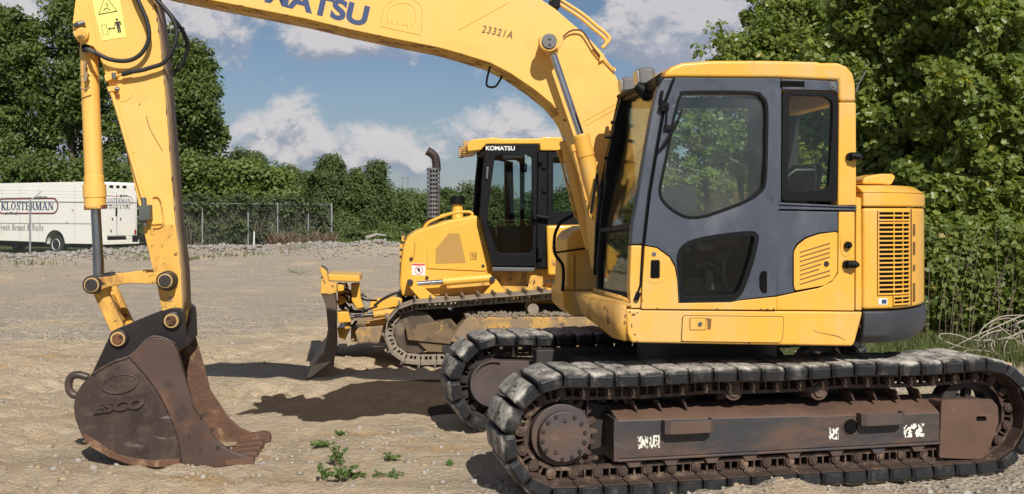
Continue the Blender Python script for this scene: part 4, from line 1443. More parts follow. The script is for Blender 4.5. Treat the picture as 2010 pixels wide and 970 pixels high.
def seal(pts, d_in, name, parent, w0, w1, mat_=None):
    o_ = hp(pts); i_ = shrink(o_, d_in)
    g = G(); g.prism(H, o_, w0, w1, [i_]); g.done(name, mat_ or M['black'], parent, bevel=.003)
    return i_


uw = catmull(up_win, 3, True)
inn_ = seal(uw, .016, 'window_seal', door, -1.2165, -1.175)
g = G(); g.prism(H, shrink(inn_, -.006), -1.186, -1.181); g.done('window_glass', M['door_glass'], door, smooth=0)
lw = catmull(lo_win[:12], 2)[:-1] + lo_win[11:]
inn_ = seal(lw, .030, 'window_seal', door, -1.2155, -1.175)
g = G(); g.prism(H, shrink(inn_, -.006), -1.186, -1.181); g.done('window_glass', M['dark_glass'], door, smooth=0)
hnd = fillet(hp([(1276, 510), (1294, 510), (1294, 546), (1275, 546)]), .012)
g = G(); g.prism(H, hnd, -1.220, -1.211); g.done('door_handle', M['black'], door, bevel=.006)
g = G(); g.prism(H, shrink(hnd, .010), -1.2235, -1.2195); g.done('handle_recess', M['dark_gap'], door, bevel=.002)
hd2 = fillet(hp([(1271, 500), (1300, 500), (1307, 526), (1300, 556), (1270, 556)]), .04, 5)
g = G(); g.prism(H, hd2, -1.2145, -1.2115); g.done('handle_surround', M['yellow'], door, bevel=.0015)
g = G(); c = H.tr(1283.5, 499, -1.212); g.cyl(H.P(c[0], -1.219, c[1]), H.P(c[0], -1.21, c[1]), .014, n=16); g.done('lock', M['steel'], door, bevel=.003)
rc = fillet(hp([(1494, 532), (1504, 532), (1504, 575), (1494, 575), (1489, 565), (1489, 540)]), .006)
g = G(); g.prism(H, rc, -1.2142, -1.2115); g.done('pull_recess', M['dark_gap'], door, bevel=.001)
# seams round the door
g = G()
for pth in (d_out[:1] + [(1318, 170)] + d_out[-1:] + d_out[-2::-1][:5],):
    q = [H.p3(x - 2, y, -1.197) for x, y in ((1323, 156), (1306, 200), (1290, 290), (1275, 380), (1263.5, 480), (1259, 560), (1254, 575))]
    g.tube(q, .007, 6)
g.tube([H.p3(1254, 574, -1.2), H.p3(1248, 590, -1.2)], .016, 8)
g.done('door_gasket', M['black'], door)
g = G(); g.prism(H, hp([(1242, 606.5), (1692, 611.5), (1692, 614), (1242, 609.5)]), -1.19, -1.16); g.done('sill_gap', M['dark_gap'], EX, smooth=0)
# latch gear on the front of the door, wiper
g = G()
for x, y, r_ in ((1298, 209, .012), (1308, 209, .012)):
    g.cyl(H.p3(x, y, -1.235), H.p3(x, y, -1.20), r_, n=12)
g.prism(H, hp([(1294, 203), (1312, 203), (1311, 218), (1296, 219)]), -1.225, -1.205)
g.prism(H, hp([(1302, 245), (1319, 248), (1318, 257), (1301, 255)]), -1.235, -1.205)
g.tube([H.p3(1309, 218, -1.222), H.p3(1307, 248, -1.222)], .006, 6)
g.tube([H.p3(1300, 178, -1.215), H.p3(1297, 196, -1.215), H.p3(1304, 205, -1.215)], .010, 6)
g.done('door_catch', M['black'], door)
g = G(); g.tube([H.p3(1339, 216, -1.235), H.p3(1326, 246, -1.24), H.p3(1308, 278, -1.24), H.p3(1293, 297, -1.235)], [.006, .010, .012, .006], 6); g.done('wiper', M['black'], EX)

chips([(1408, 606.5, 4, 1), (1494, 607, 3, 1), (1506, 607, 4, 1.2), (1519, 607, 3, 1.4), (1290, 605, 5, .8), (1262, 590, 1, 4)], dw0, bpy.data.objects[door.name])
# ---- quarter behind the door: rear window, rails, grey panel, vent plate, knobs
qw = [(1536, 178), (1635, 181), (1644, 189), (1643, 396), (1534, 395)]
top = [(1533, 155), (1645, 160), (1645, 184), (1636, 178.5), (1535.5, 176)]
g = G(); g.prism(H, hp(top), -1.206, -1.17)
qp = g.done('quarter_panel', M['grey_door'], EX, bevel=.004)
g = G(); g.prism(H, hp([(1531, 159), (1578, 160), (1578, 171), (1531, 170.5)]), -1.2085, -1.2055); g.done('slot', M['dark_gap'], qp, bevel=.001)
c = H.tr(1634, 169, -1.2); g = G(); g.cyl(H.P(c[0], -1.212, c[1]), H.P(c[0], -1.205, c[1]), .026, n=24); g.cyl(H.P(c[0], -1.217, c[1]), H.P(c[0], -1.211, c[1]), .012, n=16); g.done('cap', M['steel'], qp, bevel=.002)
o_ = fillet(hp(qw), .03, 4); i_ = fillet(hp([(1549.5, 186.5), (1618, 189), (1634, 198), (1634, 240), (1627, 364), (1618, 373), (1552, 377), (1545.5, 370)]), .03, 4)
g = G(); g.prism(H, o_, -1.203, -1.16, [i_]); qf = g.done('rear_window_frame', M['black'], EX, bevel=.006)
g = G(); g.prism(H, shrink(i_, -.006), -1.185, -1.18); g.done('window_glass', M['rear_glass'], qf, smooth=0)
g = G(); g.prism(H, hp([(1528, 157), (1534, 157), (1533, 396), (1526, 396)]), -1.20, -1.165); g.done('door_jamb', M['grey_door'], EX, bevel=.003)
g = G()
g.prism(H, hp([(1525, 397.5), (1680, 405), (1680, 407.5), (1525, 402)]), -1.214, -1.16)
g.prism(H, hp([(1525, 405), (1680, 410), (1680, 413.5), (1525, 410.5)]), -1.212, -1.16)
g.prism(H, hp([(1525, 400), (1680, 405), (1680, 411), (1525, 408)]), -1.198, -1.16)
g.done('belt_rail', M['grey_door'], EX, bevel=.003)
lower = [(1526.5, 414), (1644, 416), (1644, 454), (1608, 457), (1581, 466), (1563, 479), (1556, 494), (1555.5, 559), (1559, 573), (1525, 580)]
g = G(); g.prism(H, hp(lower), -1.205, -1.165); g.done('lower_quarter', M['grey_door'], EX, bevel=.004)
ylq = [(1525, 582.5), (1558, 575.5), (1608, 565.5), (1634, 553), (1645, 536), (1646, 416), (1677.5, 416), (1677, 610), (1524, 608.5)]
g = G(); g.prism(H, hp(ylq), -1.204, -1.165); yq = g.done('lower_quarter', M['yellow'], EX, bevel=.005, seg=3)
vent = [(1557.5, 494), (1565, 481), (1581.5, 468.5), (1608, 459.5), (1640, 455.5), (1643.5, 458), (1643, 534), (1634, 549.5), (1618, 560), (1560, 570.5), (1557.5, 560)]
g = G(); g.prism(H, fillet(hp(vent), .012), -1.207, -1.20); vp = g.done('vent_plate', M['yellow'], EX, bevel=.003)
g = G()
ys0 = (494.5, 503.5, 512.5, 521.5, 530.5, 539, 548, 557); ys1 = (476.5, 485.5, 494.5, 503, 517, 527, 530, 539)
for k, (a, b) in enumerate(zip(ys0, ys1)):
    x1 = 1628 if k not in (4, 5) else (1611 if k == 4 else 1607)
    g.prism(H, hp([(1569, a), (x1, b), (x1, b + 2.6), (1569, a + 2.2)]), -1.2086, -1.2055)
g.done('vent_slot', M['ink_brown'], vp, smooth=0)
c = H.tr(1622, 518, -1.207); g = G(); g.cyl(H.P(c[0], -1.211, c[1]), H.P(c[0], -1.205, c[1]), .017, n=18); g.done('hole', M['ink'], vp)


def knob(px, py, name='latch_knob'):
    c = H.tr(px, py, -1.2)
    g = G()
    g.cyl(H.P(c[0] - .012, -1.225, c[1]), H.P(c[0] - .012, -1.20, c[1]), .026, n=16)
    g.tube([H.P(c[0] - .02, -1.235, c[1] + .006), H.P(c[0] + .03, -1.24, c[1]), H.P(c[0] + .055, -1.232, c[1] - .004)], [.022, .026, .012], 10)
    return g.done(name, M['black'], EX, bevel=.003, smooth=50)


knob(1664, 519); knob(1671, 308)
c = H.tr(1662, 481, -1.2); g = G(); g.cyl(H.P(c[0], -1.236, c[1]), H.P(c[0], -1.20, c[1]), .024, n=6); g.cyl(H.P(c[0], -1.25, c[1]), H.P(c[0], -1.23, c[1]), .010, n=8); g.done('latch_knob', M['black'], EX, bevel=.004)
c = [H.tr(x, y, -1.205) for x, y in ((1652, 463), (1668, 470), (1674, 485), (1668, 500), (1655, 502), (1650, 485))]
g = G(); g.prism(H, catmull(c, 3, True), -1.2075, -1.203); g.done('knob_surround', M['yellow'], yq, bevel=.002)

# ---- inside the cab: seat, console, levers, charts
g = G()
cx_, cz_ = H.tr(1500, 500, -.75)
su = H.tr(1500, 500, -.75)[0]
g.box(H, su - .28, su + .22, -.98, -.50, Z_DECK1 + .36, Z_DECK1 + .48)
st_ = g.done('seat', M['seat'], EX, bevel=.04, seg=3)
g = G(); g.prism(H, [(su + .10, Z_DECK1 + .46), (su + .24, Z_DECK1 + .46), (su + .34, Z_DECK1 + .90), (su + .26, Z_DECK1 + .92)], -.96, -.52); g.done('seat_back', M['seat'], EX, bevel=.04, seg=3)
g = G(); g.box(H, su - .22, su + .18, -.90, -.58, Z_DECK1 + .03, Z_DECK1 + .36); g.done('seat_base', M['interior'], EX, bevel=.02)
g = G()
g.prism(H, [(su - .35, Z_DECK1 + .45), (su + .2, Z_DECK1 + .48), (su + .2, Z_DECK1 + .62), (su - .3, Z_DECK1 + .60)], -.46, -.28)
g.prism(H, [(su - .35, Z_DECK1 + .45), (su + .2, Z_DECK1 + .48), (su + .2, Z_DECK1 + .60), (su - .3, Z_DECK1 + .58)], -1.12, -1.02)
g.done('console', M['interior'], EX, bevel=.015)
g = G()
for w_ in (-.37, -1.07):
    b = H.P(su - .26, w_, Z_DECK1 + .58)
    g.tube([b, b + Vector((-.01, 0, .12)), b + Vector((-.02, 0, .24))], [.012, .016, .024], 10)
for w_ in (-.62, -.78):
    b = H.P(u_fr + .22, w_, Z_DECK1)
    g.tube([b, b + Vector((.03, 0, .5)), b + Vector((.10, 0, .66))], .012, 8)
g.done('lever', M['black'], EX)
pane('chart', [H.p3(1304, 364, -1.14), H.p3(1366, 364, -1.14), H.p3(1366, 421, -1.14), H.p3(1304, 421, -1.14)], mat('faded chart paper', (.42, .46, .46), .8, var=.15, layers=(((.25, .28, .28), 30, .5, .6, .8, (.2, 1, 4)),)), .002)
g = G()
g.tube([H.P(su - .02, -1.02, Z_DECK1 + .55), H.P(su + .02, -1.03, Z_DECK1 + .80), H.P(su + .10, -1.03, Z_DECK1 + .86), H.P(su + .22, -1.03, Z_DECK1 + .86)], .012, 8)
g.done('grab_bar', M['steel'], EX)
g = G()
q = [H.p3(x, y, -1.05) for x, y in ((1437, 480), (1424, 505), (1420, 545), (1427, 566), (1440, 570), (1450, 560))]
g.tube([Vector(p) for p in catmull([tuple(p) for p in q], 3)], .012, 8); g.done('grab_bar', M['interior'], EX)

# things to see through the lower door window
g = G(); q = [H.p3(x, y, -.80) for x, y in ((1372, 500), (1395, 498), (1396, 506), (1374, 508))]
g.prism(H, H.trs([(1372, 478), (1402, 476), (1404, 490), (1374, 493)], -.80), -.80, -.74); g.prism(H, H.trs([(1388, 532), (1400, 531), (1401, 570), (1390, 571)], -.85), -.86, -.80); g.prism(H, H.trs([(1352, 548), (1380, 546), (1380, 574), (1352, 575)], -.6), -.62, -.5)
g.done('pedal_box', mat('light grey cab fittings', (.22, .22, .21), .6, var=.3, scale=8), EX, bevel=.008)
g = G(); g.tube([H.p3(1344, 486, -1.0), H.p3(1352, 494, -1.0)], .022, 12); g.tube([H.p3(1366, 524, -.9), H.p3(1390, 516, -.9), H.p3(1412, 528, -.9)], .012, 8); g.tube([H.p3(1405, 534, -.9), H.p3(1440, 545, -.9)], .008, 8); g.done('cable', M['steel'], EX)
# ---- roof lights on the front edge
for (x, y, w_, s_) in ((1233, 167, -.42, 1.0), (1265, 152, -.78, 1.15)):
    c = H.p3(x, y, w_)
    g = G()
    ax = (-H.U + Vector((0, 0, -.12))).normalized()
    up = Vector((-.10, 0, .99)); sd2 = H.W

    def ring(d, hw, hh):
        return [c + ax * d + up * (hh * b) + sd2 * (hw * a) for a, b in ((-1, -.7), (-.8, -1), (.8, -1), (1, -.7), (1, .7), (.8, 1), (-.8, 1), (-1, .7))]
    g.quad_strip([ring(.050, .060 * s_, .046 * s_), ring(.035, .066 * s_, .052 * s_), ring(-.035, .062 * s_, .050 * s_), ring(-.062, .040 * s_, .034 * s_)], True, True)
    lt = g.done('work_light', mat('weathered grey lamp body', (.13, .125, .12), .45, var=.25), EX, bevel=.004)
    g = G(); g.quad_strip([ring(.060, .050 * s_, .038 * s_), ring(.0505, .056 * s_, .043 * s_)], True, True); g.done('lens', M['lamp_glass'], lt, bevel=.003)
    g = G(); g.cyl(c + Vector((.02, 0, -.10)), c + Vector((0, 0, -.03)), .012, n=8); g.done('bracket', M['black'], lt)
g = G(); g.tube([H.p3(1215, 190, -.26), H.p3(1232, 182, -.42), H.p3(1262, 172, -.8), H.p3(1300, 148, -1.1)], .018, 8); g.done('light_bar', M['black'], EX)
g = G(); a = H.p3(1682, 172, -.9); g.tube([a, a + Vector((.06, 0, .11))], .004, 6); g.cyl(a + Vector((-.005, 0, -.03)), a + Vector((.006, 0, .012)), .009, n=8); g.done('aerial', M['steel'], EX)

# ------------------------------------------------------------------ boom, arm, bucket
WC = .20                                     # boom centre plane
bw0, bw1 = WC - .17, WC + .17
boom_px = [(1123, 263), (1098, 223), (1082, 204), (1048, 176), (1002, 145), (962, 124), (900, 105), (860, 94), (764, 75), (680, 57), (599, 37.5), (480, 14), (392, -3), (330, -16), (262, -34),
           (235, -50), (205, -78), (205, -110), (240, -150), (330, -160), (500, -137), (700, -95), (900, -48), (1000, -24), (1061, -2), (1090, 17), (1116, 40), (1140, 60), (1157, 76), (1178, 98), (1197, 125), (1212, 155), (1224, 186), (1236, 240), (1244, 300),
           (1252, 400), (1246, 500), (1225, 540), (1200, 548), (1178, 530), (1172, 490), (1166, 420), (1151, 340)]
g = G(); g.prism(H, H.trs(boom_px, bw0), bw0, bw1)
boom = g.done('boom', M['yellow_boom'], EX, bevel=.010, seg=3, smooth=25)
# weld seams
for a, b in (((900, 59), (1000, 4)), ((1144, 239), (1213, 201)), ((1150, 246), (1216, 209))):
    g = G()
    g.tube([H.p3(*a, bw0), H.p3(*b, bw0)], .004, 6)
    g.done('weld', M['yellow_boom'], boom)
# darker plate along the boom underside
g = G()
und = H.trs(boom_px[1:15], bw0)
g.quad_strip([[H.P(u, bw0 + .012, z - .004), H.P(u, bw1 - .012, z - .004)] for u, z in und])
g.done('underside_plate', M['yellow_worn'], boom, solid=.004)
# pin of the lift cylinders
def pinhead(px, py, w_, r_, mat_a, parent, ring=None, th=.03, name='pin'):
    u, z = H.tr(px, py, w_)
    g = G()
    if ring:
        g.cyl(H.P(u, w_ - th * .6, z), H.P(u, w_ + th, z), r_ * 1.32, n=32)
        g.done('bush', ring, parent, bevel=.004)
        g = G()
    g.cyl(H.P(u, w_ - th, z), H.P(u, w_ + th, z), r_, n=28)
    return g.done(name, mat_a, parent, bevel=.004)


pinhead(1077, 82, -.16, .053, M['steel'], boom, M['yellow_boom'], .035)
u, z = H.tr(1077, 82, -.16)
g = G()
for dz_ in (.02, -.02):
    g.cyl(H.P(u + .003, -.205, z + dz_), H.P(u + .003, -.19, z + dz_), .011, n=6)
g.done('bolt', M['chrome_dull'], boom)
g = G(); u, z = H.tr(1079, 84, -.0); 
g.cyl(H.P(u, -.14, z), H.P(u, bw0, z), .075, n=28); g.cyl(H.P(u, bw1, z), H.P(u, .55, z), .075, n=28); g.done('cylinder_boss', M['yellow_boom'], boom, bevel=.006)

# lift cylinders, one each side
wcy = -.09
top_, mid_, bot_ = H.tr(1078, 84, wcy), H.tr(1139.5, 264, wcy), H.tr(1190, 470, wcy)
mid2_ = H.tr(1153, 312, wcy)
dirv = (Vector(bot_) - Vector(mid_)).normalized()
for w_ in (wcy, 2 * WC - wcy):
    P2 = lambda v: H.P(v[0], w_, v[1])
    at = lambda d: H.P(mid_[0] + dirv.x * d, w_, mid_[1] + dirv.y * d)
    g = G()
    g.tube([at(0), at(.012), at(.012), at(.11), at(.11), at(.16), at(.165), at(.85)], [.052, .058, .060, .060, .064, .064, .058, .058], 28)
    cylo = g.done('lift_cylinder', M['yellow'], EX, smooth=40)
    g = G(); g.tube([P2(top_), P2(mid_)], .0265, 20); g.done('rod', M['chrome'], cylo)
    g = G(); g.cyl(H.P(top_[0], w_ - .05, top_[1]), H.P(top_[0], w_ + .05, top_[1]), .066, n=28); g.tube([P2(top_), H.P(top_[0] + dirv.x * .09, w_, top_[1] + dirv.y * .09)], [.05, .036], 16); g.done('rod_eye', M['yellow'], cylo, bevel=.006)
    lft = H.U * -.075
    g = G(); g.tube([at(.10) + lft * .7, at(.10) + lft * 1.05, at(.13) + lft * 1.05, at(.60) + lft * 1.0, at(.66) + lft * .4], .010, 8); g.cyl(at(.075) + lft * 1.05, at(.125) + lft * 1.05, .019, n=12); g.done('pipe', M['yellow_worn'], cylo)
# hard pipes along the boom back
g = G()
for w_, dx_, dy_ in ((.10, 0, 0), (.17, 6, -6)):
    q = [(700, -112), (900, -66), (1000, -42), (1060, -16), (1098, 8), (1137, 33), (1164, 56), (1186, 74), (1190, 85), (1182, 94)]
    g.tube([Vector(p) for p in catmull([tuple(H.p3(x + dx_, y + dy_, w_)) for x, y in q], 3)], .013, 10)
g.done('pipe', M['yellow_boom'], boom, smooth=60)
for x, y in ((1092, 5), (900, -58)):
    g = G()
    a = H.p3(x, y, .06)
    g.hull([a + Vector((dx_, 0, dz_)) + H.W * dw_ for dz_ in (-.035, .045) for dx_, dw_ in ((-.03, 0), (.03, 0), (.03, .16), (-.03, .16))])
    g.done('pipe_clamp', M['black'], boom, bevel=.006)
# grease line from the pin
q = [(1095, 76), (1104, 73), (1116, 63), (1128, 59), (1142, 61), (1153, 75), (1165, 95), (1178, 111)]
g = G(); g.tube([Vector(p) for p in catmull([tuple(H.p3(x, y, bw0 - .03)) for x, y in q], 4)], .006, 6); g.done('grease_line', mat('dark red pipe', (.10, .03, .02), .6), boom)
g = G(); g.tube([H.p3(1165, 92, bw0 - .02), H.p3(1182, 112, bw0 - .02), H.p3(1208, 140, bw0 - .02), H.p3(1206, 132, bw0 - .02)], .006, 6); g.prism(H, H.trs([(1176, 109), (1184, 106), (1183, 118), (1175, 122)], bw0), bw0 - .03, bw0); g.done('line_clip', M['yellow_boom'], boom)
# strap hanging under the boom
q = [(962, 130), (957, 150), (955, 166), (961, 171), (972, 170), (980, 160), (986, 148)]
g = G(); g.tube([Vector(p) for p in catmull([tuple(H.p3(x, y, .12)) for x, y in q], 4)], .008, 6); g.done('strap', M['black'], boom)
# lettering
text('lettering', 'KOMATSU', .192, H, 576, -1, bw0 - .0015, M['blue'], boom, slope=-12.8, bold=.0075, xs=1.18, space=1.0)
text('lettering', '23321A', .074, H, 976, 63.5, bw0 - .0015, M['ink_brown'], boom, slope=-10.5, bold=.0012, xs=.80, shear=.15, space=1.25)
# ghost of a peeled decal: arch outline
arch = [(747, 52), (752, 20), (765, 4), (790, -6), (815, 2), (828, 18), (827, 69)]
g = G(); g.tube([H.p3(x, y, bw0 - .0005) for x, y in catmull(arch, 4) + [(747, 52)]], .0028, 6)
g.tube([H.p3(x, y, bw0 - .0005) for x, y in catmull([(760, 36), (765, 16), (790, 6), (812, 16), (816, 44)], 4)], .002, 5)
for x in (760, 768, 778, 790, 797, 808):
    g.tube([H.p3(x, 40 + (x - 760) * .18, bw0 - .0005), H.p3(x + 3, 46 + (x - 760) * .18, bw0 - .0005)], .0028, 5)
g.done('decal_ghost', M['ghost'], boom)

chips([(395, 0, 6, 1), (470, 11, 9, 1.2), (560, 29, 7, 1), (655, 51, 10, 1.3), (742, 70, 8, 1.5), (766, 76, 3, 2), (840, 90, 6, 1), (905, 106, 5, 1.2), (1000, 144, 3, 1.5), (1092, 214, 3, 3), (1108, 236, 3, 3)], bw0, boom)
# ---- arm
aw0, aw1 = WC - .14, WC + .14
arm_px = [(148, 0), (143, 42), (144, 68), (152, 82), (168, 87), (184, 93), (193, 106), (203, 135), (212, 165), (222, 186), (232, 239), (245, 287), (259, 343), (272, 405), (284, 460), (297, 515), (309, 561), (317, 605), (323, 648),
          (350, 648), (358, 612), (357, 587), (355, 535), (349, 478), (344, 437), (334, 309), (325, 198), (321, 144), (316, 99), (309, 41), (302, 0), (296, -60), (318, -130), (250, -215), (196, -190), (160, -70)]
g = G(); g.prism(H, H.trs(arm_px, aw0), aw0, aw1)
arm = g.done('arm', M['yellow_boom'], EX, bevel=.010, seg=3, smooth=25)
edge = H.trs([(302, 0), (309, 41), (316, 99), (321, 144), (325, 198), (334, 309), (344, 437), (349, 478), (355, 535), (357, 587), (358, 612)], aw0)
g = G(); g.quad_strip([[H.P(u + .002, aw0 + .004, z), H.P(u + .008, aw0 + .012, z), H.P(u + .008, aw1 - .01, z)] for u, z in edge]); g.done('back_plate', M['arm_edge'], arm, solid=.006, smooth=50)
chips([(303, 12, 2, 4), (308, 38, 1.6, 6), (311, 60, 1.5, 5), (318, 112, 1.4, 7), (322, 160, 1.4, 6), (327, 220, 1.6, 8), (333, 290, 1.5, 9), (338, 350, 1.8, 8), (343, 410, 1.6, 7), (240, 170, 2, 2), (274, 205, 1, 3), (262, 300, 1, 1), (146, 30, 1, 4), (300, 18, 2, 1.5), (287, 190, 1, 1)], aw0, arm)
# lower, scraped and dirty end of the arm
low = H.trs([(279, 440), (343, 440), (348, 478), (354, 535), (356, 587), (357, 612), (316, 604), (308, 561), (296, 515), (283, 460)], aw0)
g = G(); g.prism(H, shrink(low, .004), aw0 - .0025, aw0 + .002); g.done('side_plate', M['yellow_worn'], arm, smooth=0)
# groove of the cylinder bracket plate
brk = H.trs([(149, 2), (144, 42), (145, 67), (153, 81), (168, 86), (184, 92), (193, 104), (205, 134), (195, 98), (186, 60), (172, 0)], aw0)
g = G(); g.prism(H, brk, aw0 - .012, aw0 + .001); g.done('bracket_plate', M['yellow_boom'], arm, bevel=.003)
pinhead(161.5, 67, aw0 - .03, .033, M['yellow_worn'], arm, M['yellow_boom'], .03)
g = G(); g.tube([H.p3(146, 50, aw0 - .03), H.p3(156, 48, aw0 - .045), H.p3(166, 44, aw0 - .04)], [.014, .022, .016], 10); g.done('grease_fitting', M['steel'], arm)
# warning sticker
sw = aw0 - .0028
stk = H.trs([(176, -24), (229, -38), (248, 73), (201, 80), (190, 40)], aw0)
g = G(); g.prism(H, stk, sw, aw0 + .001)
stc = g.done('warning_sticker', M['sticker_yellow'], arm, smooth=0)
g = G()
ip = lambda x, y: H.p3(130 + x / 4.85, y / 4.85, sw - .0008)
def ink_line(pts, r_=.0028, closed=False):
    q = [ip(*p) for p in pts]
    if closed:
        q = q + [q[0], q[1]]
    g.tube(q, r_, 5)


ink_line([(310, 138), (483, 105), (372, -38)], .0036, True)
ink_line([(335, 240), (380, 235), (400, 328), (352, 336)], .0018, True)
ink_line([(408, 275), (458, 268)], .0032)
for a in ([(398, 276), (416, 260), (420, 291)], [(470, 267), (450, 255), (454, 284)], [(470, 208), (506, 202), (512, 258), (482, 262)], [(482, 258), (498, 256), (508, 312), (494, 316)], [(500, 256), (514, 254), (524, 308), (512, 312)]):
    g.prism(H, [H.tr(130 + x / 4.85, y / 4.85, sw) for x, y in a], sw - .0012, sw + .001)
ink_line([(468, 210), (462, 248)], .0034); ink_line([(510, 203), (522, 240)], .0034)
u, z = H.tr(130 + 483 / 4.85, 187 / 4.85, sw); g.cyl(H.P(u, sw - .0012, z), H.P(u, sw + .001, z), .0085, n=14)
for a in ([(352, 92), (362, 100), (372, 88)], [(380, 60), (392, 50), (388, 72)], [(395, 95), (408, 84), (414, 100)], [(360, 78), (380, 84), (396, 78)], [(372, 40), (384, 30), (396, 44)]):
    ink_line(a, .0024)
g.done('pictogram', M['ink'], stc, smooth=0)

# bucket cylinder
cw_ = WC
g = G()
cp = lambda x, y: H.p3(x, y, cw_)
dd = lambda a, b, t: (a[0] + (b[0] - a[0]) * t, a[1] + (b[1] - a[1]) * t)
A_, B_ = (174, 92), (187, 408)
px_r = 1 / FP * 7.25
g.tube([cp(*dd(A_, B_, t)) for t in (0, .01, .17, .172, .184, .186, .80, .803, .855, .857, .935, .937, 1.0)],
       [15 * px_r, 16.5 * px_r, 16.5 * px_r, 17.5 * px_r, 17.5 * px_r, 16.5 * px_r, 17 * px_r, 18.5 * px_r, 18.5 * px_r, 21.3 * px_r, 21.3 * px_r, 20 * px_r, 20 * px_r], 32)
bcy = g.done('bucket_cylinder', M['yellow_boom'], EX, smooth=40)
g = G(); g.tube([cp(187.5, 405), cp(192.5, 500), cp(192.6, 500.5), cp(194, 545)], [9.3 * px_r, 9.6 * px_r, 10.4 * px_r, 10.4 * px_r], 24); g.done('rod', M['chrome_dull'], bcy)
g = G(); g.tube([cp(187, 404), cp(187.6, 411)], [20.5 * px_r, 20.5 * px_r], 32); g.done('gland', mat('rust chipped gland', (.70, .40, .09), .6, layers=(((.16, .06, .025), 9, .46, .54, .8, (1, 1, 1)),)), bcy)
g = G(); g.cyl(H.P(*[H.tr(172, 72, cw_)[0]], WC - .10, H.tr(172, 72, cw_)[1]), H.P(H.tr(172, 72, cw_)[0], WC + .10, H.tr(172, 72, cw_)[1]), .06, n=24); g.tube([cp(171, 74), cp(174, 96)], [.045, .055], 16); g.done('cylinder_eye', M['yellow_boom'], bcy)
g = G(); g.hull([H.p3(x, y, w_) for y in (102, 88) for x, w_ in ((160, .07), (176, .07), (176, .14), (160, .14))]); g.done('port_block', M['black'], bcy, bevel=.005)
g = G(); g.prism(H, H.trs([(164, 120), (170, 120), (168, 140), (174, 146), (170, 160), (164, 162)], .08), .07, .10); g.tube([H.p3(x, y, .085) for x, y in ((157, 171), (163, 175), (172, 174), (177, 171))], .005, 6); g.done('cable_tie', M['arm_edge'], bcy)


def hose(pts, w_, r_, name='hose', parent=None, ribs=True, ws=None):
    P3 = catmull([tuple(H.p3(x, y, ws[i] if ws else w_)) for i, (x, y) in enumerate(pts)], 6)
    P3 = [Vector(p) for p in P3]
    g = G()
    if ribs:                                   # corrugated sleeve
        L = [0]
        for a, b in zip(P3, P3[1:]):
            L.append(L[-1] + (b - a).length)
        n = int(L[-1] / .0065)
        pts2, rs, j = [], [], 0
        for k in range(n + 1):
            s_ = L[-1] * k / n
            while j < len(L) - 2 and L[j + 1] < s_:
                j += 1
            pts2.append(P3[j].lerp(P3[j + 1], (s_ - L[j]) / max(L[j + 1] - L[j], 1e-9)))
            rs.append(r_ * (1.12 if k % 2 else .86))
        g.tube(pts2, rs, 12)
    else:
        g.tube(P3, r_, 10)
    return g.done(name, M['rubber'], parent or arm, smooth=180)


hose([(186, 103), (198, 109), (212, 115.5), (233, 119.6), (254, 118.6), (272, 110), (285, 95), (292, 76), (292, 58), (287, 37), (278, 16), (268, -6), (255, -40)], aw0 - .07, .015)
g = G(); g.tube([H.p3(168, 96, .10), H.p3(176, 98, aw0 - .05), H.p3(188, 104, aw0 - .07)], [.013, .015, .013], 10); g.done('hose_end', M['steel'], arm)
hose([(256, 141.5), (278, 138), (295, 133), (320, 124), (336, 103), (345, 80), (346, 58), (339, 37), (323, 16), (307, -1), (285, -30)], aw0 - .06, .015)
g = G(); g.tube([H.p3(240, 146, aw0 - .05), H.p3(258, 141, aw0 - .058)], .017, 12); g.done('hose_end', M['rubber'], arm)
g = G(); g.tube([H.p3(227, 150, aw0 - .04), H.p3(242, 145.5, aw0 - .05)], .011, 10)
g.prism(H, H.trs([(208, 150), (220, 142), (232, 141), (233, 152), (222, 158), (211, 162)], aw0), aw0 - .05, aw0)
g.prism(H, H.trs([(213, 172), (232, 170), (234, 180), (216, 182)], aw0), aw0 - .05, aw0)
g.done('pipe_block', M['yellow_boom'], arm, bevel=.005)
g = G(); g.cyl(H.p3(223, 143, aw0 - .05), H.p3(224, 155, aw0 - .05), .015, n=10); g.cyl(H.p3(226, 174, aw0 - .055), H.p3(234, 176, aw0 - .055), .014, n=8); g.done('fitting', M['steel'], arm, bevel=.002)
hose([(335, 30), (348, 47), (361, 66), (368, 89), (364, 111), (354, 130), (338, 146), (318, 156)], 0, .015, ws=[.12, .16, .22, .28, .31, .33, .34, .345])
oct_ = H.trs([(232, 168), (252, 170), (262, 182), (258, 192), (245, 200), (236, 199)], aw0)
g = G(); g.prism(H, oct_, aw0 - .004, aw0 + .001); g.done('boss_plate', M['yellow_boom'], arm, bevel=.0015)
# hard pipe down the front edge, valve block, guard loops
g = G(); g.tube([H.p3(219, 181, aw0 - .03), H.p3(230, 215, aw0 - .03), H.p3(281, 390, aw0 - .03)], .0135, 10); g.done('pipe', M['yellow_boom'], arm, smooth=60)
g = G(); g.prism(H, H.trs([(275, 404), (296, 402), (297, 432), (275, 434)], aw0 - .05), aw0 - .085, aw0 - .0); vb = g.done('valve_block', mat('grey green valve', (.085, .09, .08), .6, var=.2), arm, bevel=.005)
g = G(); g.cyl(H.p3(282, 388, aw0 - .05), H.p3(283, 404, aw0 - .05), .018, n=10); g.cyl(H.p3(284, 434, aw0 - .05), H.p3(285, 444, aw0 - .05), .016, n=8); g.cyl(H.p3(271, 410, aw0 - .05), H.p3(276, 410, aw0 - .05), .010, n=8); g.cyl(H.p3(269, 428, aw0 - .05), H.p3(276, 427, aw0 - .05), .012, n=8); g.done('fitting', M['steel'], arm)
g = G(); g.tube([Vector(p) for p in catmull([tuple(H.p3(x, y, aw0 - .012)) for x, y in ((300, 387), (308, 386), (315, 396), (320, 425), (320, 440), (312, 447), (300, 447))], 3)], .005, 6)
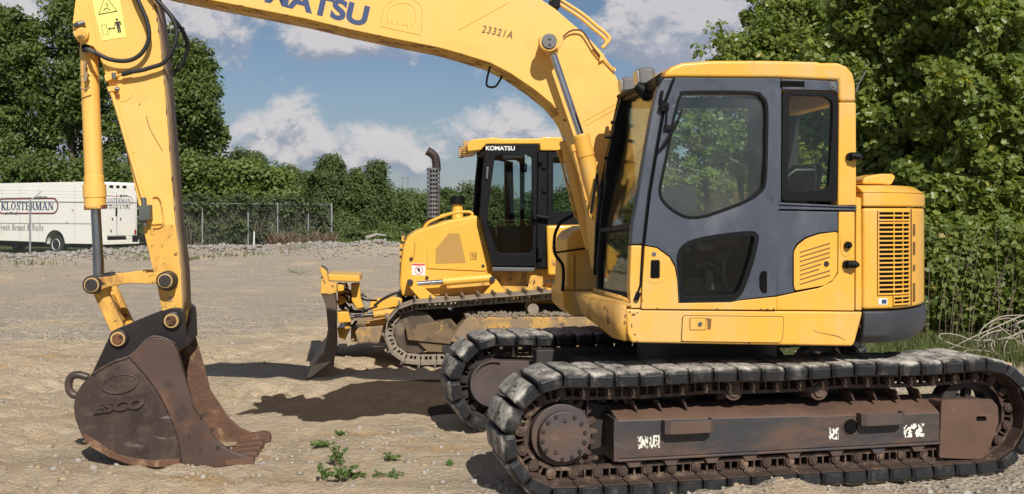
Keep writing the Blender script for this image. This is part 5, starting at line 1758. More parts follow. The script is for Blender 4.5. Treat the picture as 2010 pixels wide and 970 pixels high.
g.tube([H.p3(298, 440, aw0 - .01), H.p3(319, 439, aw0 - .01)], .005, 6); g.done('guard_loop', M['yellow_worn'], arm)
g = G(); g.tube([Vector(p) for p in catmull([tuple(H.p3(x, y, aw0 - .001)) for x, y in ((287, 228), (292, 247), (299, 262), (307, 276), (319, 296))], 3)], .0022, 5); g.done('scratch', M['ink_brown'], arm)
# link pin boss on the arm
pinhead(329, 551, aw0 - .02, .052, M['track_dark'], arm, M['bucket_black'], .03, 'pin_boss')
c = H.tr(334, 587, aw0); g = G(); g.cyl(H.P(c[0], aw0 - .008, c[1]), H.P(c[0], aw0, c[1]), .017, n=14); g.done('plug', M['arm_edge'], arm)

# linkage: two side bars and the tipping link
for w_ in (-.03, .40):
    lk = H.trs([(173, 545), (182, 541), (195, 545), (255, 537), (300, 535), (313, 535), (326, 533), (338, 542), (341, 553), (335, 566), (322, 566), (307, 558), (255, 556), (215, 563), (196, 570), (183, 575), (170, 568), (166, 555)], -.03)
    g = G(); g.prism(H, fillet(lk, .012, 2), w_, w_ + .045); bar = g.done('link_bar', M['yellow_worn'], EX, bevel=.006)
    for (x, y) in ((181.5, 559), (325.5, 551)):
        u, z = H.tr(x, y, -.03)
        g = G(); g.cyl(H.P(u, w_ - .02, z), H.P(u, w_ + .06, z), .062, n=28); b_ = g.done('bush', M['bucket_black'], bar, bevel=.006)
        g = G(); g.cyl(H.P(u, w_ - .028, z), H.P(u, w_, z), .050, n=28); g.done('ring', M['pin_ring'], bar, bevel=.004)
        g = G(); g.cyl(H.P(u, w_ - .036, z), H.P(u, w_ + .1, z), .041, n=24); g.done('pin', M['track_dark'], bar, bevel=.004)
pA = H.tr(181.5, 559, -.03); pC = H.tr(233, 665, .0)
g = G()
u0, z0 = pA; u1, z1 = pC
dv = Vector((u1 - u0, z1 - z0)).normalized(); nv = Vector((-dv.y, dv.x))
for w_, th in ((.05, .05), (.30, .05)):
    q = [(u0 - nv.x * .045, z0 - nv.y * .045), (u0 + nv.x * .05, z0 + nv.y * .05), (u1 + nv.x * .05, z1 + nv.y * .05), (u1 - nv.x * .045, z1 - nv.y * .045)]
    g.prism(H, q, w_, w_ + th)
q = [(u0 + dv.x * .1 - nv.x * .02, z0 + dv.y * .1 - nv.y * .02), (u0 + dv.x * .1 + nv.x * .02, z0 + dv.y * .1 + nv.y * .02), (u1 - dv.x * .1 + nv.x * .02, z1 - dv.y * .1 + nv.y * .02), (u1 - dv.x * .1 - nv.x * .02, z1 - dv.y * .1 - nv.y * .02)]
g.prism(H, q, .09, .31)
g.done('tipping_link', M['yellow_worn'], EX, bevel=.008)
g = G(); g.cyl(H.P(u0, -.02, z0), H.P(u0, .42, z0), .05, n=24); g.tube([cp(194, 540), H.P(u0, WC, z0)], [.04, .06], 16); g.done('link_pin', M['track_dark'], EX)

# ---- bucket
kw0, kw1 = -.14, .54
side = [(253, 700), (272, 683), (286, 668), (299, 660.5), (320, 663), (344, 675), (350, 690), (358, 720), (371, 762), (379, 797), (397, 825), (421, 860), (446, 881), (471, 891), (492, 897), (501, 903), (499, 911), (471, 916), (420, 917.5),
        (358, 918), (295, 917), (253, 912), (215, 898), (180, 879), (160, 856), (147, 823), (144, 797), (148, 776), (160, 755), (178, 736), (218, 713)]
sd_uz = H.trs(side, kw0)
BK = empty('bucket', (0, 0, 0), None, None)
bpy.data.objects.remove(BK)
g = G(); g.prism(H, sd_uz, kw0, kw0 + .03)
bucket = g.done('bucket', M['bucket'], EX, bevel=.008, seg=2)
g = G(); g.prism(H, sd_uz, kw1 - .03, kw1); g.done('far_side', M['bucket_rust'], bucket, bevel=.008)
# shell: back, floor, lip
sh = sd_uz[15:]
sh = sd_uz[16:] + [sd_uz[0]]
g = G(); g.quad_strip([[H.P(u, kw0 + .031, z), H.P(u, kw1 - .031, z)] for u, z in shrink(sd_uz, .012)[16:]]); g.done('shell', M['bucket_rust'], bucket, solid=.022, smooth=60)
# welded side cutter and wear rim
cut = H.trs([(254, 700), (272, 684), (286, 669.5), (299, 662), (320, 664.5), (343, 676), (349, 690), (357, 720), (370, 762), (378, 797), (396, 825.5), (420, 861), (445, 882), (470, 892), (491, 898), (499, 903.5), (497, 910), (471, 915), (420, 916.3), (359, 917), (355, 880), (346, 845), (333, 812), (315, 775), (290, 740)], kw0)
g = G(); g.prism(H, cut, kw0 - .016, kw0 + .001)
cutter = g.done('side_cutter', mat('worn side cutter', (.083, .050, .038), .55, metal=.1, var=.25, scale=3, layers=(((.16, .078, .042), 3.0, .50, .68, .75, (1, 1, 1)), ((.05, .035, .03), 5.0, .56, .7, .5, (1, 1, 1)), ((.30, .21, .13), 11.0, .69, .76, .8, (1, 1, 1)))), bucket, bevel=.005)
rim = H.trs([(354, 917.5), (295, 916.5), (253, 911.5), (215, 897.5), (181, 878.5), (161, 855.5), (165, 851), (186, 862), (208, 878), (235, 892), (265, 899), (300, 903), (352, 900)], kw0)
g = G(); g.prism(H, rim, kw0 - .012, kw0 + .001); g.done('wear_rim', M['bucket_rust'], bucket, bevel=.004)
g = G()
for x, y in ((397, 816), (417, 843), (372, 857), (394, 883), (428, 879)):
    c = H.tr(x, y, kw0 - .016)
    g.cyl(H.P(c[0], kw0 - .022 if x in (397, 417, 428) else kw0 - .0172, c[1]), H.P(c[0], kw0 - .01, c[1]), .013, n=12)
g.done('bolt', M['track_dark'], bucket, bevel=.002)
g = G()
for x, y in ((251, 906), (292, 911), (333, 909), (171, 866)):
    c = H.tr(x, y, kw0); g.cyl(H.P(c[0], kw0 - .02, c[1]), H.P(c[0], kw0, c[1]), .012, n=8)
for t in range(5):
    pass
g.done('weld_stud', M['bucket_rust'], bucket, bevel=.003)
# ears
ear = [(178, 738), (216, 657), (222, 649), (235, 643), (257, 634), (316, 611), (335, 605.5), (352, 605), (361, 612), (363, 625), (365, 672), (351, 688), (330, 700), (250, 720), (200, 745)]
euz = H.trs(ear, -.02)
for w_, nm in ((-.02, 'ear'), (.37, 'ear')):
    g = G(); g.prism(H, euz, w_, w_ + .045); g.done(nm, M['bucket_black'], bucket, bevel=.006)
g = G(); q = H.trs([(185, 733), (228, 712), (290, 672), (330, 672), (346, 682), (352, 690), (330, 698), (250, 715), (195, 742)], -.02); g.prism(H, q, kw0 + .03, kw1 - .03); g.done('top_plate', M['bucket_black'], bucket, bevel=.01)
for x, y in ((338, 629), (233.5, 664.5)):
    u, z = H.tr(x, y, -.02)
    g = G(); g.cyl(H.P(u, .35, z), H.P(u, .45, z), .064, n=32); g.done('pin_boss', M['bucket_black'], bucket, bevel=.012, seg=3); g = G(); g.cyl(H.P(u, -.045, z), H.P(u, .05, z), .064, n=32); g.done('pin_boss', M['bucket_black'], bucket, bevel=.012, seg=3)
    g = G(); g.cyl(H.P(u, -.056, z), H.P(u, -.044, z), .049, n=28); g.done('ring', M['pin_ring'], bucket, bevel=.003)
    g = G(); g.cyl(H.P(u, -.064, z), H.P(u, .46, z), .037, n=24); g.done('pin', M['pin'], bucket, bevel=.006)
# weld beads and bright gouges on the bucket side
for pts in ([(180, 736), (218, 712.5), (253, 700), (272, 684), (286, 669.5), (299, 661), (320, 663.5), (344, 675)], [(256, 702), (290, 740), (315, 775), (333, 812), (346, 845), (355, 880), (359, 915)]):
    g = G(); q = [Vector(p) for p in catmull([tuple(H.p3(x, y, kw0 - .002)) for x, y in pts], 8)]
    g.tube(q, [.0075 + .002 * ((i * 7) % 3) for i in range(len(q))], 6); g.done('weld_bead', M['bucket'], bucket, smooth=60)
g = G(); r4 = random.Random(12)
for k in range(46):
    x, y = r4.uniform(165, 350), r4.uniform(735, 900)
    if (x - 250) ** 2 / 95 ** 2 + (y - 800) ** 2 / 100 ** 2 > 1:
        continue
    a = r4.choice((.2, .35, -.9, 1.1)) + r4.uniform(-.2, .2); l = r4.uniform(2, 11)
    g.tube([H.p3(x, y, kw0 - .0002), H.p3(x + l * math.cos(a), y + l * math.sin(a), kw0 - .0002)], [.0011, .0004], 4)
g.done('scratches', mat('bright scraped steel', (.26, .22, .19), .4, metal=.5, var=.2), bucket)
# lifting eye at the back
q = [(172, 741), (160, 737), (148, 736), (139, 741), (135, 752), (136, 765), (144, 775), (156, 776)]
g = G(); g.tube([Vector(p) for p in catmull([tuple(H.p3(x, y, .10)) for x, y in q], 4)], .026, 12); g.done('lifting_eye', M['bucket'], bucket, smooth=60)
# cast badge and lettering
c = H.tr(236, 753, kw0)
el = [(c[0] + .118 * math.cos(t) * math.cos(.18) - .066 * math.sin(t) * math.sin(.18), c[1] + .118 * math.cos(t) * math.sin(.18) + .066 * math.sin(t) * math.cos(.18)) for t in [k / 40 * 2 * math.pi for k in range(40)]]
g = G(); g.prism(H, el, kw0 - .006, kw0 + .001); g.prism(H, el, kw0 - .013, kw0 - .006, [shrink(el, .012)])
r3 = random.Random(5)
for k in range(5):
    y_ = -.03 + k * .015
    for j in range(5):
        x_ = -.075 + j * .034 + r3.uniform(0, .01)
        if abs(x_) > .08 - abs(y_):
            continue
        g.prism(H, [(c[0] + x_ + a, c[1] + y_ + x_ * .18 + b) for a, b in ((0, 0), (.022, .004), (.022, .010), (0, .006))], kw0 - .011, kw0 - .005)
g.done('badge', M['bucket'], bucket, bevel=.002)
text('lettering', 'ESCO', .088, H, 231, 797, kw0 - .009, M['bucket'], bucket, slope=6.0, bold=.006, xs=1.45, shear=.25, ext=.010)
# lip teeth: worn adapters along the cutting edge
lipu, lipz = sd_uz[15]
for k in range(5):
    w_ = kw0 + .015 + k * (kw1 - kw0 - .03) / 4
    g = G()
    hw = .055 if 0 < k < 4 else .045
    L = .032 if k == 4 else .0 if k else -.005
    tk_ = 1.15 if k == 4 else .7
    rows = []
    for du, h0, h1, hh in ((-.20, -.005, .040 * tk_, hw), (-.03, -.008, .066 * tk_, hw), (L * .5 - .004, -.004, .060 * tk_, hw * .95), (L, .002, .045 * tk_, hw * .8)):
        rows.append([H.P(lipu + du, w_ - hh, lipz - .02 + h0), H.P(lipu + du, w_ + hh, lipz - .02 + h0), H.P(lipu + du, w_ + hh * .9, lipz - .02 + h1), H.P(lipu + du, w_ - hh * .9, lipz - .02 + h1)])
    g.quad_strip(rows, True, True); g.done('tooth', M['bucket_rust'], bucket, bevel=.010, seg=3)

# ------------------------------------------------------------------ bulldozer
ROOT_BD = D.P(.2, 1.15, 0)
BD = empty('bulldozer', ROOT_BD, 'yellow crawler bulldozer with muddy tracks and angled blade standing behind the excavator', 'bulldozer')
WHD, WCB = .65, .50                       # near side of the hood and of the cab
dp = lambda pts, w_: D.trs(pts, w_)
# tracks: idler at the front, raised sprocket behind
uI, zI, rI = D.tr(816, 655, .0)[0], .36, .335
uS, zS, rS = D.tr(1240, 640, .0)[0], .47, .40
for w0 in (0.0, 1.80):
    path, tot = track_path(uI, zI, rI, uS, zS, rS, 40, .006)
    pit = tot / 40
    g = G()
    for k in range(40):
        p, t, n = path[k]; q, t2, n2 = path[(k + 1) % 40]
        for wr_ in (.14, .30):
            def at(a, d, ww):
                b = p.lerp(q, a); nn = n.lerp(n2, a).normalized(); c = b - nn * d
                return D.P(c.x, w0 + ww, c.y)
            for (a0, a1, d0, d1) in ((.02, .98, .0, .022), (.02, .98, .062, .082), (.06, .3, .022, .062), (.46, .56, .022, .062), (.74, .94, .022, .062)):
                g.hull([at(a0, d1, wr_), at(a1, d1, wr_), at(a1, d1, wr_ + .05), at(a0, d1, wr_ + .05), at(a0, d0, wr_), at(a1, d0, wr_), at(a1, d0, wr_ + .05), at(a0, d0, wr_ + .05)])
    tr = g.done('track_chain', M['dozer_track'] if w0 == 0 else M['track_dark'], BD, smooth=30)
    first = None
    for k in range(40):
        p, t, n = path[k]; q, t2, n2 = path[(k + 1) % 40]
        c = p.lerp(q, .5); tt = (q - p).normalized(); nn = Vector((-tt.y, tt.x))
        if first is None:
            g = G()
            L = pit * .98
            g.hull([Vector((x, y, z)) for z in (.0, .016) for x, y in ((-L / 2, .0), (L / 2, 0), (L / 2, .5), (-L / 2, .5))])
            g.hull([Vector((x, y, z)) for z, e in ((.016, .0), (.058, .006)) for x, y in ((-L / 2 + .006 + e, .004), (-L / 2 + .034 - e, .004), (-L / 2 + .034 - e, .496), (-L / 2 + .006 + e, .496))])
            first = o = g.done('track_shoe', M['dozer_track'], tr, bevel=.004, local=True)
        else:
            o = copy_obj(first, tr)
        X = D.U * tt.x + Vector((0, 0, tt.y)); Z = D.U * nn.x + Vector((0, 0, nn.y)); Y = Z.cross(X)
        if Y.dot(D.W) < 0:
            Y = -Y; X = -X
        loc = D.P(c.x, w0, c.y) - ROOT_BD
        o.matrix_basis = Matrix(((X.x, Y.x, Z.x, loc.x), (X.y, Y.y, Z.y, loc.y), (X.z, Y.z, Z.z, loc.z), (0, 0, 0, 1)))
    # idler, sprocket, frame
    g = G()
    g.cyl(D.P(uI, w0 + .18, zI), D.P(uI, w0 + .32, zI), .245, n=40); g.cyl(D.P(uI, w0 + .13, zI), D.P(uI, w0 + .37, zI), .09, n=24)
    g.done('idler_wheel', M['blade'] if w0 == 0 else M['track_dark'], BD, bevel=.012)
    g = G()
    te = []
    for i in range(23):
        a = i / 23 * 2 * math.pi
        for da, r_ in ((-.1, .29), (-.045, .34), (.045, .34), (.1, .29)):
            te.append((uS + r_ * math.cos(a + da), zS + r_ * math.sin(a + da)))
    g.prism(D, te, w0 + .22, w0 + .29); g.cyl(D.P(uS, w0 + .10, zS), D.P(uS, w0 + .4, zS), .19, n=32)
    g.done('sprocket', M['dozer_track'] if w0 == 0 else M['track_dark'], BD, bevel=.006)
    g = G()
    g.prism(D, dp([(795, 640), (886, 628), (905, 650), (885, 676), (800, 668)], .12), w0 + .10, w0 + .38)
    g.prism(D, dp([(815, 668), (1180, 672), (1170, 698), (840, 692)], .12), w0 + .13, w0 + .36)
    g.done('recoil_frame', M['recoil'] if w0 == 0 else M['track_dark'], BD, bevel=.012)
    g = G()
    bx = dp([(886, 664), (902, 640), (918, 622), (1190, 622), (1190, 668), (884, 672)], .08)
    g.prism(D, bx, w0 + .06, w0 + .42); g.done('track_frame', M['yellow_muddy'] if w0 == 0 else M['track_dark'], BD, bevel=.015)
    for k in range(6):
        u = uI + .38 + k * (uS - uI - .75) / 5
        g = G(); g.cyl(D.P(u, w0 + .12, .18), D.P(u, w0 + .38, .18), .085, n=18); g.done('bottom_roller', M['track_dark'], BD, bevel=.006)
    c = D.tr(1046, 600, .15)
    g = G(); g.cyl(D.P(c[0], w0 + .12, c[1] - .04), D.P(c[0], w0 + .42, c[1] - .04), .065, n=20); g.done('carrier_roller', M['dozer_track'], BD, bevel=.006)
# mud lying on the near frame
ptsm, szm = [], []
for k in range(700):
    t = random.random(); ww = random.uniform(.07, .42)
    u0 = D.tr(915, 622, .08)[0]; u1 = D.tr(1190, 622, .08)[0]; z = D.tr(1000, 622, .08)[1]
    h_ = .05 * math.sin(math.pi * (ww - .05) / .39) * (.6 + .4 * math.sin(t * 9) ** 2)
    ptsm.append(D.P(u0 + (u1 - u0) * t, ww, z + h_ * random.uniform(.2, 1)) - ROOT_BD); szm.append(random.uniform(.012, .035))
mo = rocks('mud', [tuple(p) for p in ptsm], szm, M['mud']); mo.parent = BD

# hood
hood_o = dp([(789, 582), (784, 558), (787, 515), (791.5, 484), (800, 464), (818, 452.6), (879, 433), (936, 422.5), (941, 428), (967, 516), (963, 532), (972, 548), (966, 582)], WHD)
g = G(); g.prism(D, hood_o, WHD, WHD + 1.0)
bh = g.done('engine_hood', M['yellow_dozer'], BD, bevel=.03, seg=4)
ins = dp([(838, 527), (839, 491), (872, 449.5), (926, 434), (935, 434), (958, 516), (955, 531), (946, 532)], WHD)
g = G(); g.prism(D, ins, WHD - .014, WHD + .002)
ip_ = g.done('side_door', M['yellow_dozer'], bh, bevel=.005)
g = G(); g.prism(D, dp([(855, 517.5), (855, 489), (881, 458), (902, 458), (914.5, 516)], WHD - .014), WHD - .017, WHD - .013); g.done('mesh_panel', M['mesh_panel'], ip_, smooth=0)
g = G()
eo = dp([(923, 496), (935.5, 496), (935.5, 510.5), (923, 510.5)], WHD - .014)
g.prism(D, eo, WHD - .0165, WHD - .013, [shrink(eo, .007)])
for a in ([(926, 499), (929, 499), (929, 508), (927.5, 508), (927.5, 502), (926, 502)], [(931, 499), (933.5, 499), (933.5, 504), (932, 508), (931, 508)]):
    g.prism(D, dp(a, WHD - .014), WHD - .0165, WHD - .013)
g.done('emblem', M['ink_brown'], ip_, smooth=0)
g = G(); g.prism(D, dp([(808.5, 517), (834.5, 517.5), (834.5, 541), (808.5, 540)], WHD), WHD - .004, WHD + .001); s_ = g.done('warning_sticker', M['sticker_white'], bh, smooth=0)
g = G()
c = D.tr(822, 530, WHD)
g.prism(D, dp([(809, 517.5), (834, 518), (834, 521.5), (809, 521)], WHD), WHD - .0055, WHD - .0035)
n = 20
for i in range(n):
    a, b = i / n * 6.2832, (i + 1) / n * 6.2832
    g.prism(D, [(c[0] + r_ * math.cos(x), c[1] - .005 + r_ * math.sin(x)) for r_, x in ((.042, a), (.050, a), (.050, b), (.042, b))], WHD - .0055, WHD - .0035)
g.prism(D, [(c[0] - .034, c[1] + .022), (c[0] - .028, c[1] + .028), (c[0] + .034, c[1] - .032), (c[0] + .028, c[1] - .038)], WHD - .0055, WHD - .0035)
g.done('pictogram', M['ink_red'], s_, smooth=0)
g = G(); g.tube([D.p3(822, 526, WHD - .006), D.p3(822, 533, WHD - .006)], .009, 6); g.tube([D.p3(819, 528, WHD - .006), D.p3(825, 530, WHD - .006)], .007, 6); g.done('pictogram', M['ink'], s_)
# front grille of the hood
g = G()
for k in range(7):
    z = D.tr(788, 470 + k * 14, WHD)[1]
    u = D.tr(786 + (4 if k < 1 else 0), 470 + k * 14, WHD)[0]
    g.box(D, u - .012, u + .03, WHD + .10, WHD + .9, z - .025, z + .025)
g.done('front_grille', M['yellow_worn'], bh, bevel=.005)
g = G()
for x, y in ((948, 522), (838, 545), (807, 508)):
    u, z = D.tr(x, y, WHD); g.cyl(D.P(u, WHD - .022, z), D.P(u, WHD, z), .020, n=14)
g.done('bolt', M['track_dark'], bh, bevel=.003)
g = G(); g.tube([D.p3(816, 474, WHD - .02), D.p3(815, 492, WHD - .03), D.p3(810, 506, WHD - .02)], .010, 8); g.done('latch', M['yellow_worn'], bh)
# handrails
for w_ in (WHD + .06, WHD + .86):
    q = [(827, 466), (832, 450), (840, 438), (858, 429), (890, 418), (912, 416), (924, 417), (927, 423), (918, 428), (900, 433)]
    g = G(); g.tube([Vector(p) for p in catmull([tuple(D.p3(x, y, WHD + .06) + D.W * (w_ - WHD - .06)) for x, y in q], 4)], .018, 10); g.done('handrail', M['yellow_dozer'], BD, smooth=60)
# exhaust stack with a pierced guard, pre-cleaner
u, _ = D.tr(851, 380, 1.15)
zt, zb = D.tr(851, 333, 1.15)[1], D.tr(851, 425, 1.15)[1]
g = G(); g.cyl(D.P(u, 1.15, zb - .1), D.P(u, 1.15, zt - .01), .055, n=20); q = [(857, 336), (856.5, 322), (854, 309), (847, 301), (838, 296)]
P3 = [D.p3(x, y, 1.15) for x, y in q]
P3 = [Vector(p) for p in catmull([tuple(p) for p in P3], 4)]
g.tube(P3, .052, 16, cap=False); g.tube(P3[-2:] , .048, 16)
exs = g.done('exhaust_stack', mat('rusted exhaust', (.045, .030, .026), .6, metal=.3, var=.3, scale=8), BD, smooth=50)
g = G()
nc, nr = 14, 11
for k in range(nr + 1):
    z = zb + (zt - zb) * k / nr
    for i in range(nc):
        a, b = i / nc * 6.2832, (i + 1) / nc * 6.2832
        g.hull([D.P(u + rr * math.cos(x), 1.15 + rr * math.sin(x), z + dz_) for dz_ in (-.012, .012) for rr, x in ((.076, a), (.080, a), (.080, b), (.076, b))])
for i in range(nc):
    a = i / nc * 6.2832 - .06; b = a + .12
    g.hull([D.P(u + rr * math.cos(x), 1.15 + rr * math.sin(x), z) for z in (zb, zt) for rr, x in ((.0765, a), (.0795, a), (.0795, b), (.0765, b))])
g.cyl(D.P(u, 1.15, zt - .004), D.P(u, 1.15, zt + .016), .084, n=24)
g.done('heat_guard', mat('grey perforated guard', (.20, .20, .205), .5, metal=.5, var=.2), BD, smooth=30)
u, _ = D.tr(898, 395, 1.0)
z0_, z1_, z2_ = D.tr(898, 436, 1.0)[1], D.tr(898, 401, 1.0)[1], D.tr(898, 387, 1.0)[1]
g = G(); g.tube([D.P(u, 1.0, z0_), D.P(u, 1.0, z0_ + .04), D.P(u, 1.0, z1_)], [.085, .07, .062], 20); pcn = g.done('air_intake', M['yellow_dozer'], BD, smooth=40)
g = G(); g.cyl(D.P(u, 1.0, z1_), D.P(u, 1.0, z2_), .093, n=28); g.cyl(D.P(u, 1.0, z2_), D.P(u, 1.0, z2_ + .012), .075, n=28); g.done('intake_cap', M['black'], pcn, bevel=.008)
# body under the cab, fenders, tank
g = G(); g.prism(D, dp([(965, 520), (1140, 524), (1140, 600), (960, 592)], .62), .62, 1.68); g.done('main_body', M['yellow_worn'], BD, bevel=.02)
g = G(); g.prism(D, dp([(1073, 443), (1160, 441), (1260, 443), (1260, 545), (1076, 541)], .42), .42, 1.88); tk = g.done('fuel_tank', M['yellow_dozer'], BD, bevel=.03, seg=3)
tq = dp([(1084, 472), (1105, 472), (1105, 540), (1084, 540)], .42)
g = G(); g.prism(D, dp([(1083, 472), (1104, 471), (1104, 494), (1083, 494)], .42), .414, .421); g.done('plate', M['yellow_worn'], tk, bevel=.003); g = G(); g.prism(D, dp([(1083, 508), (1098, 508), (1098, 522), (1083, 522)], .42), .414, .421); g.done('plate', M['yellow_worn'], tk, bevel=.003)
g = G(); g.prism(D, dp([(1074, 566), (1110, 572), (1108, 588), (1070, 585)], .3), .3, .6); g.done('fender_bracket', M['yellow_dozer'], BD, bevel=.01)
g = G(); g.prism(D, dp([(966, 525), (1050, 526), (1048, 533), (968, 532)], .40), .40, .70); g.done('step', M['steel'], BD, bevel=.006)
g = G()
for x in (1074, 1085, 1094):
    u, z = D.tr(x, 552, .42); g.cyl(D.P(u, .40, z), D.P(u, .45, z), .022, n=10)
g.done('bolt', M['track_dark'], BD)
# lift cylinder and tilt arm beside the hood
g = G(); g.tube([D.p3(869, 553, .52), D.p3(966, 545, .52)], [.050, .050], 20); lc = g.done('lift_cylinder', M['yellow_dozer'], BD, bevel=.006)
g = G(); g.tube([D.p3(819, 557, .52), D.p3(870, 553, .52)], .030, 16); g.done('rod', M['chrome'], lc)
g = G(); g.prism(D, dp([(876, 559), (962, 552), (962, 560), (877, 567)], .5), .50, .58); g.done('guard_plate', M['yellow_worn'], lc, bevel=.005)
g = G(); g.prism(D, dp([(798, 558), (800, 548), (808, 546), (816, 552), (858, 586), (845, 596), (826, 590)], .55), .50, .60); g.done('arm_bracket', M['yellow_dozer'], BD, bevel=.012); g = G(); g.prism(D, dp([(938, 590), (965, 556), (972, 546), (980, 556), (992, 576), (985, 590)], .55), .50, .60); br_ = g.done('arm_bracket', M['yellow_dozer'], BD, bevel=.012)
for x, y in ((805, 554), (966, 548)):
    g = G()
    u, z = D.tr(x, y, .5); g.cyl(D.P(u, .47, z), D.P(u, .52, z), .036, n=18)
    g.done('pin', M['track_dark'], br_, bevel=.005)
# push arms of the C-frame, angle cylinder, hoses
g = G()
g.prism(D, dp([(697, 652), (703, 642), (770, 638), (830, 640), (830, 668), (768, 672), (702, 673)], .62), .58, .74)
g.prism(D, dp([(697, 652), (703, 642), (770, 638), (830, 640), (830, 668), (768, 672), (702, 673)], .62), 1.56, 1.72)
g.prism(D, dp([(690, 640), (735, 636), (735, 668), (690, 668)], .9), .74, 1.56)
cf = g.done('push_frame', M['yellow_muddy'], BD, bevel=.015)
g = G(); g.prism(D, dp([(724, 608), (728, 588), (775, 583), (790, 586), (788, 600), (735, 610)], .75), .72, .95); g.prism(D, dp([(718, 632), (768, 622), (768, 636), (722, 640)], .7), .66, .90); g.done('frame_head', M['yellow_dozer'], BD, bevel=.012)
g = G(); g.tube([D.p3(731, 618, .50), D.p3(775, 613, .60)], .044, 18); ac = g.done('angle_cylinder', M['yellow_worn'], BD, bevel=.005)
g = G(); g.tube([D.p3(684, 623, .42), D.p3(731, 618, .50)], .026, 16); g.done('rod', M['chrome'], ac)
g = G()
for q in ([(668, 560), (672, 575), (680, 600), (700, 612), (722, 610)], [(678, 555), (688, 580), (700, 602), (716, 606)], [(735, 600), (750, 588), (770, 578), (790, 572)], [(663, 590), (672, 606), (690, 612), (720, 612)], [(700, 630), (690, 640), (680, 628)]):
    g.tube([Vector(p) for p in catmull([tuple(D.p3(x, y, .72)) for x, y in q], 4)], .016, 8)
g.done('hose', M['rubber'], BD, smooth=60)
# valves, clamps and small lines crowding the back of the blade
g = G()
r8 = random.Random(8)
for k in range(9):
    x, y = r8.uniform(664, 720), r8.uniform(580, 640)
    w_ = r8.uniform(.35, .95); s_ = r8.uniform(4, 9)
    g.prism(D, dp([(x, y), (x + s_ * 1.3, y - 1), (x + s_ * 1.4, y + s_), (x, y + s_ * 1.1)], w_), w_, w_ + .08)
    g.done(('valve', 'clamp', 'bracket')[k % 3], (M['yellow_worn'], M['track_dark'], M['yellow_muddy'])[k % 3], BD, bevel=.006); g = G()
for k in range(7):
    x, y = r8.uniform(662, 690), r8.uniform(570, 632)
    q = [(x, y), (x + r8.uniform(5, 15), y + r8.uniform(-10, 14)), (x + r8.uniform(18, 30), y + r8.uniform(-6, 16)), (x + r8.uniform(34, 55), y + r8.uniform(-4, 14))]
    w_ = r8.uniform(.3, .8)
    g.tube([Vector(p) for p in catmull([tuple(D.p3(a, b, w_)) for a, b in q], 4)], .012, 6); g.done('hose', M['rubber'], BD, smooth=60); g = G()
# blade: concave section swept to the far side
bx0 = D.tr(601, 741, -.02)
cs, sn = math.cos(R(4)), .084
prof_px = [(626, 525), (634, 528), (640, 536), (642, 560), (657, 570), (661, 612), (661, 662), (662, 690), (652, 708), (612, 739), (601, 741), (618, 713), (636, 692), (644, 650), (640, 602), (630, 575), (631, 541)]
BLN = -.62
prof = dp(prof_px, BLN)
BLW = 1.95
rows = []
for k in range(2):
    rows.append([D.P(u - k * BLW * sn * .75, BLN + k * BLW * cs, z - .07 * k) for u, z in prof])
g = G(); g.quad_strip(rows, True, True)
bl = g.done('blade', M['blade'], BD, bevel=.006, smooth=40)
g = G()
edge_ = dp([(653, 708), (613, 740), (601, 742.5), (618, 715)], BLN)
g.quad_strip([[D.P(u - .006 + k * -BLW * sn * .75, BLN - .005 + k * (BLW * cs + .01), z - .002 - .07 * k) for u, z in edge_] for k in range(2)], True, True)
g.done('cutting_edge', M['blade_edge'], bl, bevel=.004)
g = G(); g.prism(D, dp([(626, 524), (634, 527), (642, 535), (645, 554), (661, 556), (661, 574), (648, 578), (629, 576), (631, 541)], BLN), BLN - .014, BLN + .12); g.done('end_plate', M['yellow_worn'], bl, bevel=.006); g = G(); g.prism(D, dp([(662, 556), (676, 558), (676, 570), (664, 572)], .2), .1, .4); g.prism(D, dp([(642, 538), (706, 541), (707, 553), (643, 551)], .10), .05, .75)
g.prism(D, dp([(689, 556), (706, 555), (708, 585), (714, 604), (700, 606), (690, 590)], .3), .28, .40); g.prism(D, dp([(662, 560), (684, 566), (684, 590), (664, 600)], .5), .48, .60)
g.prism(D, dp([(662, 612), (684, 612), (690, 632), (664, 634)], .40), .36, .60); g.prism(D, dp([(664, 640), (682, 640), (680, 664), (668, 660)], .8), .6, 1.7)
g.done('blade_bracket', M['yellow_dozer'], BD, bevel=.012)

# cab
cab_o = [(953, 284), (1058.5, 283), (1072, 296), (1074, 528), (1051, 523), (966, 522.5), (941.5, 422), (945, 358)]
dgl = [(971, 309), (980, 304), (1036, 303), (1044, 309), (1045, 490), (1038, 497), (981, 497), (975, 492), (956, 438), (959, 400)]
door_o = [(953, 285), (1055, 283.5), (1052, 522.5), (966, 522), (942, 422), (945.5, 358)]
g = G(); gl_uz = dp(fillet(dgl, 5, 3), WCB)
g.prism(D, dp(door_o, WCB), WCB - .02, WCB + .05, [gl_uz])
cd = g.done('cab_door', M['black'], BD, bevel=.008)
g = G(); g.prism(D, shrink(gl_uz, -.008), WCB + .005, WCB + .011); g.done('window_glass', M['dozer_glass'], cd, smooth=0)
text('lettering', 'KOMATSU', .066, D, 982, 291.5, WCB - .0215, M['sticker_white'], cd, bold=.002, xs=1.12)
for y0, y1 in ((305, 320), (486, 508)):
    g = G()
    g.prism(D, dp([(1055, y0), (1064, y0), (1064, y1), (1055, y1)], WCB), WCB - .06, WCB)
    g.done('hinge', M['black'], cd, bevel=.006)
for y in (328, 374):
    g = G()
    u, z = D.tr(1069, y, WCB); g.cyl(D.P(u, WCB - .03, z), D.P(u, WCB, z), .028, n=12)
    g.done('bolt', M['black'], cd, bevel=.006)
g = G(); g.prism(D, dp([(954, 328), (959, 328), (957, 352), (953, 352)], WCB), WCB - .05, WCB - .02)
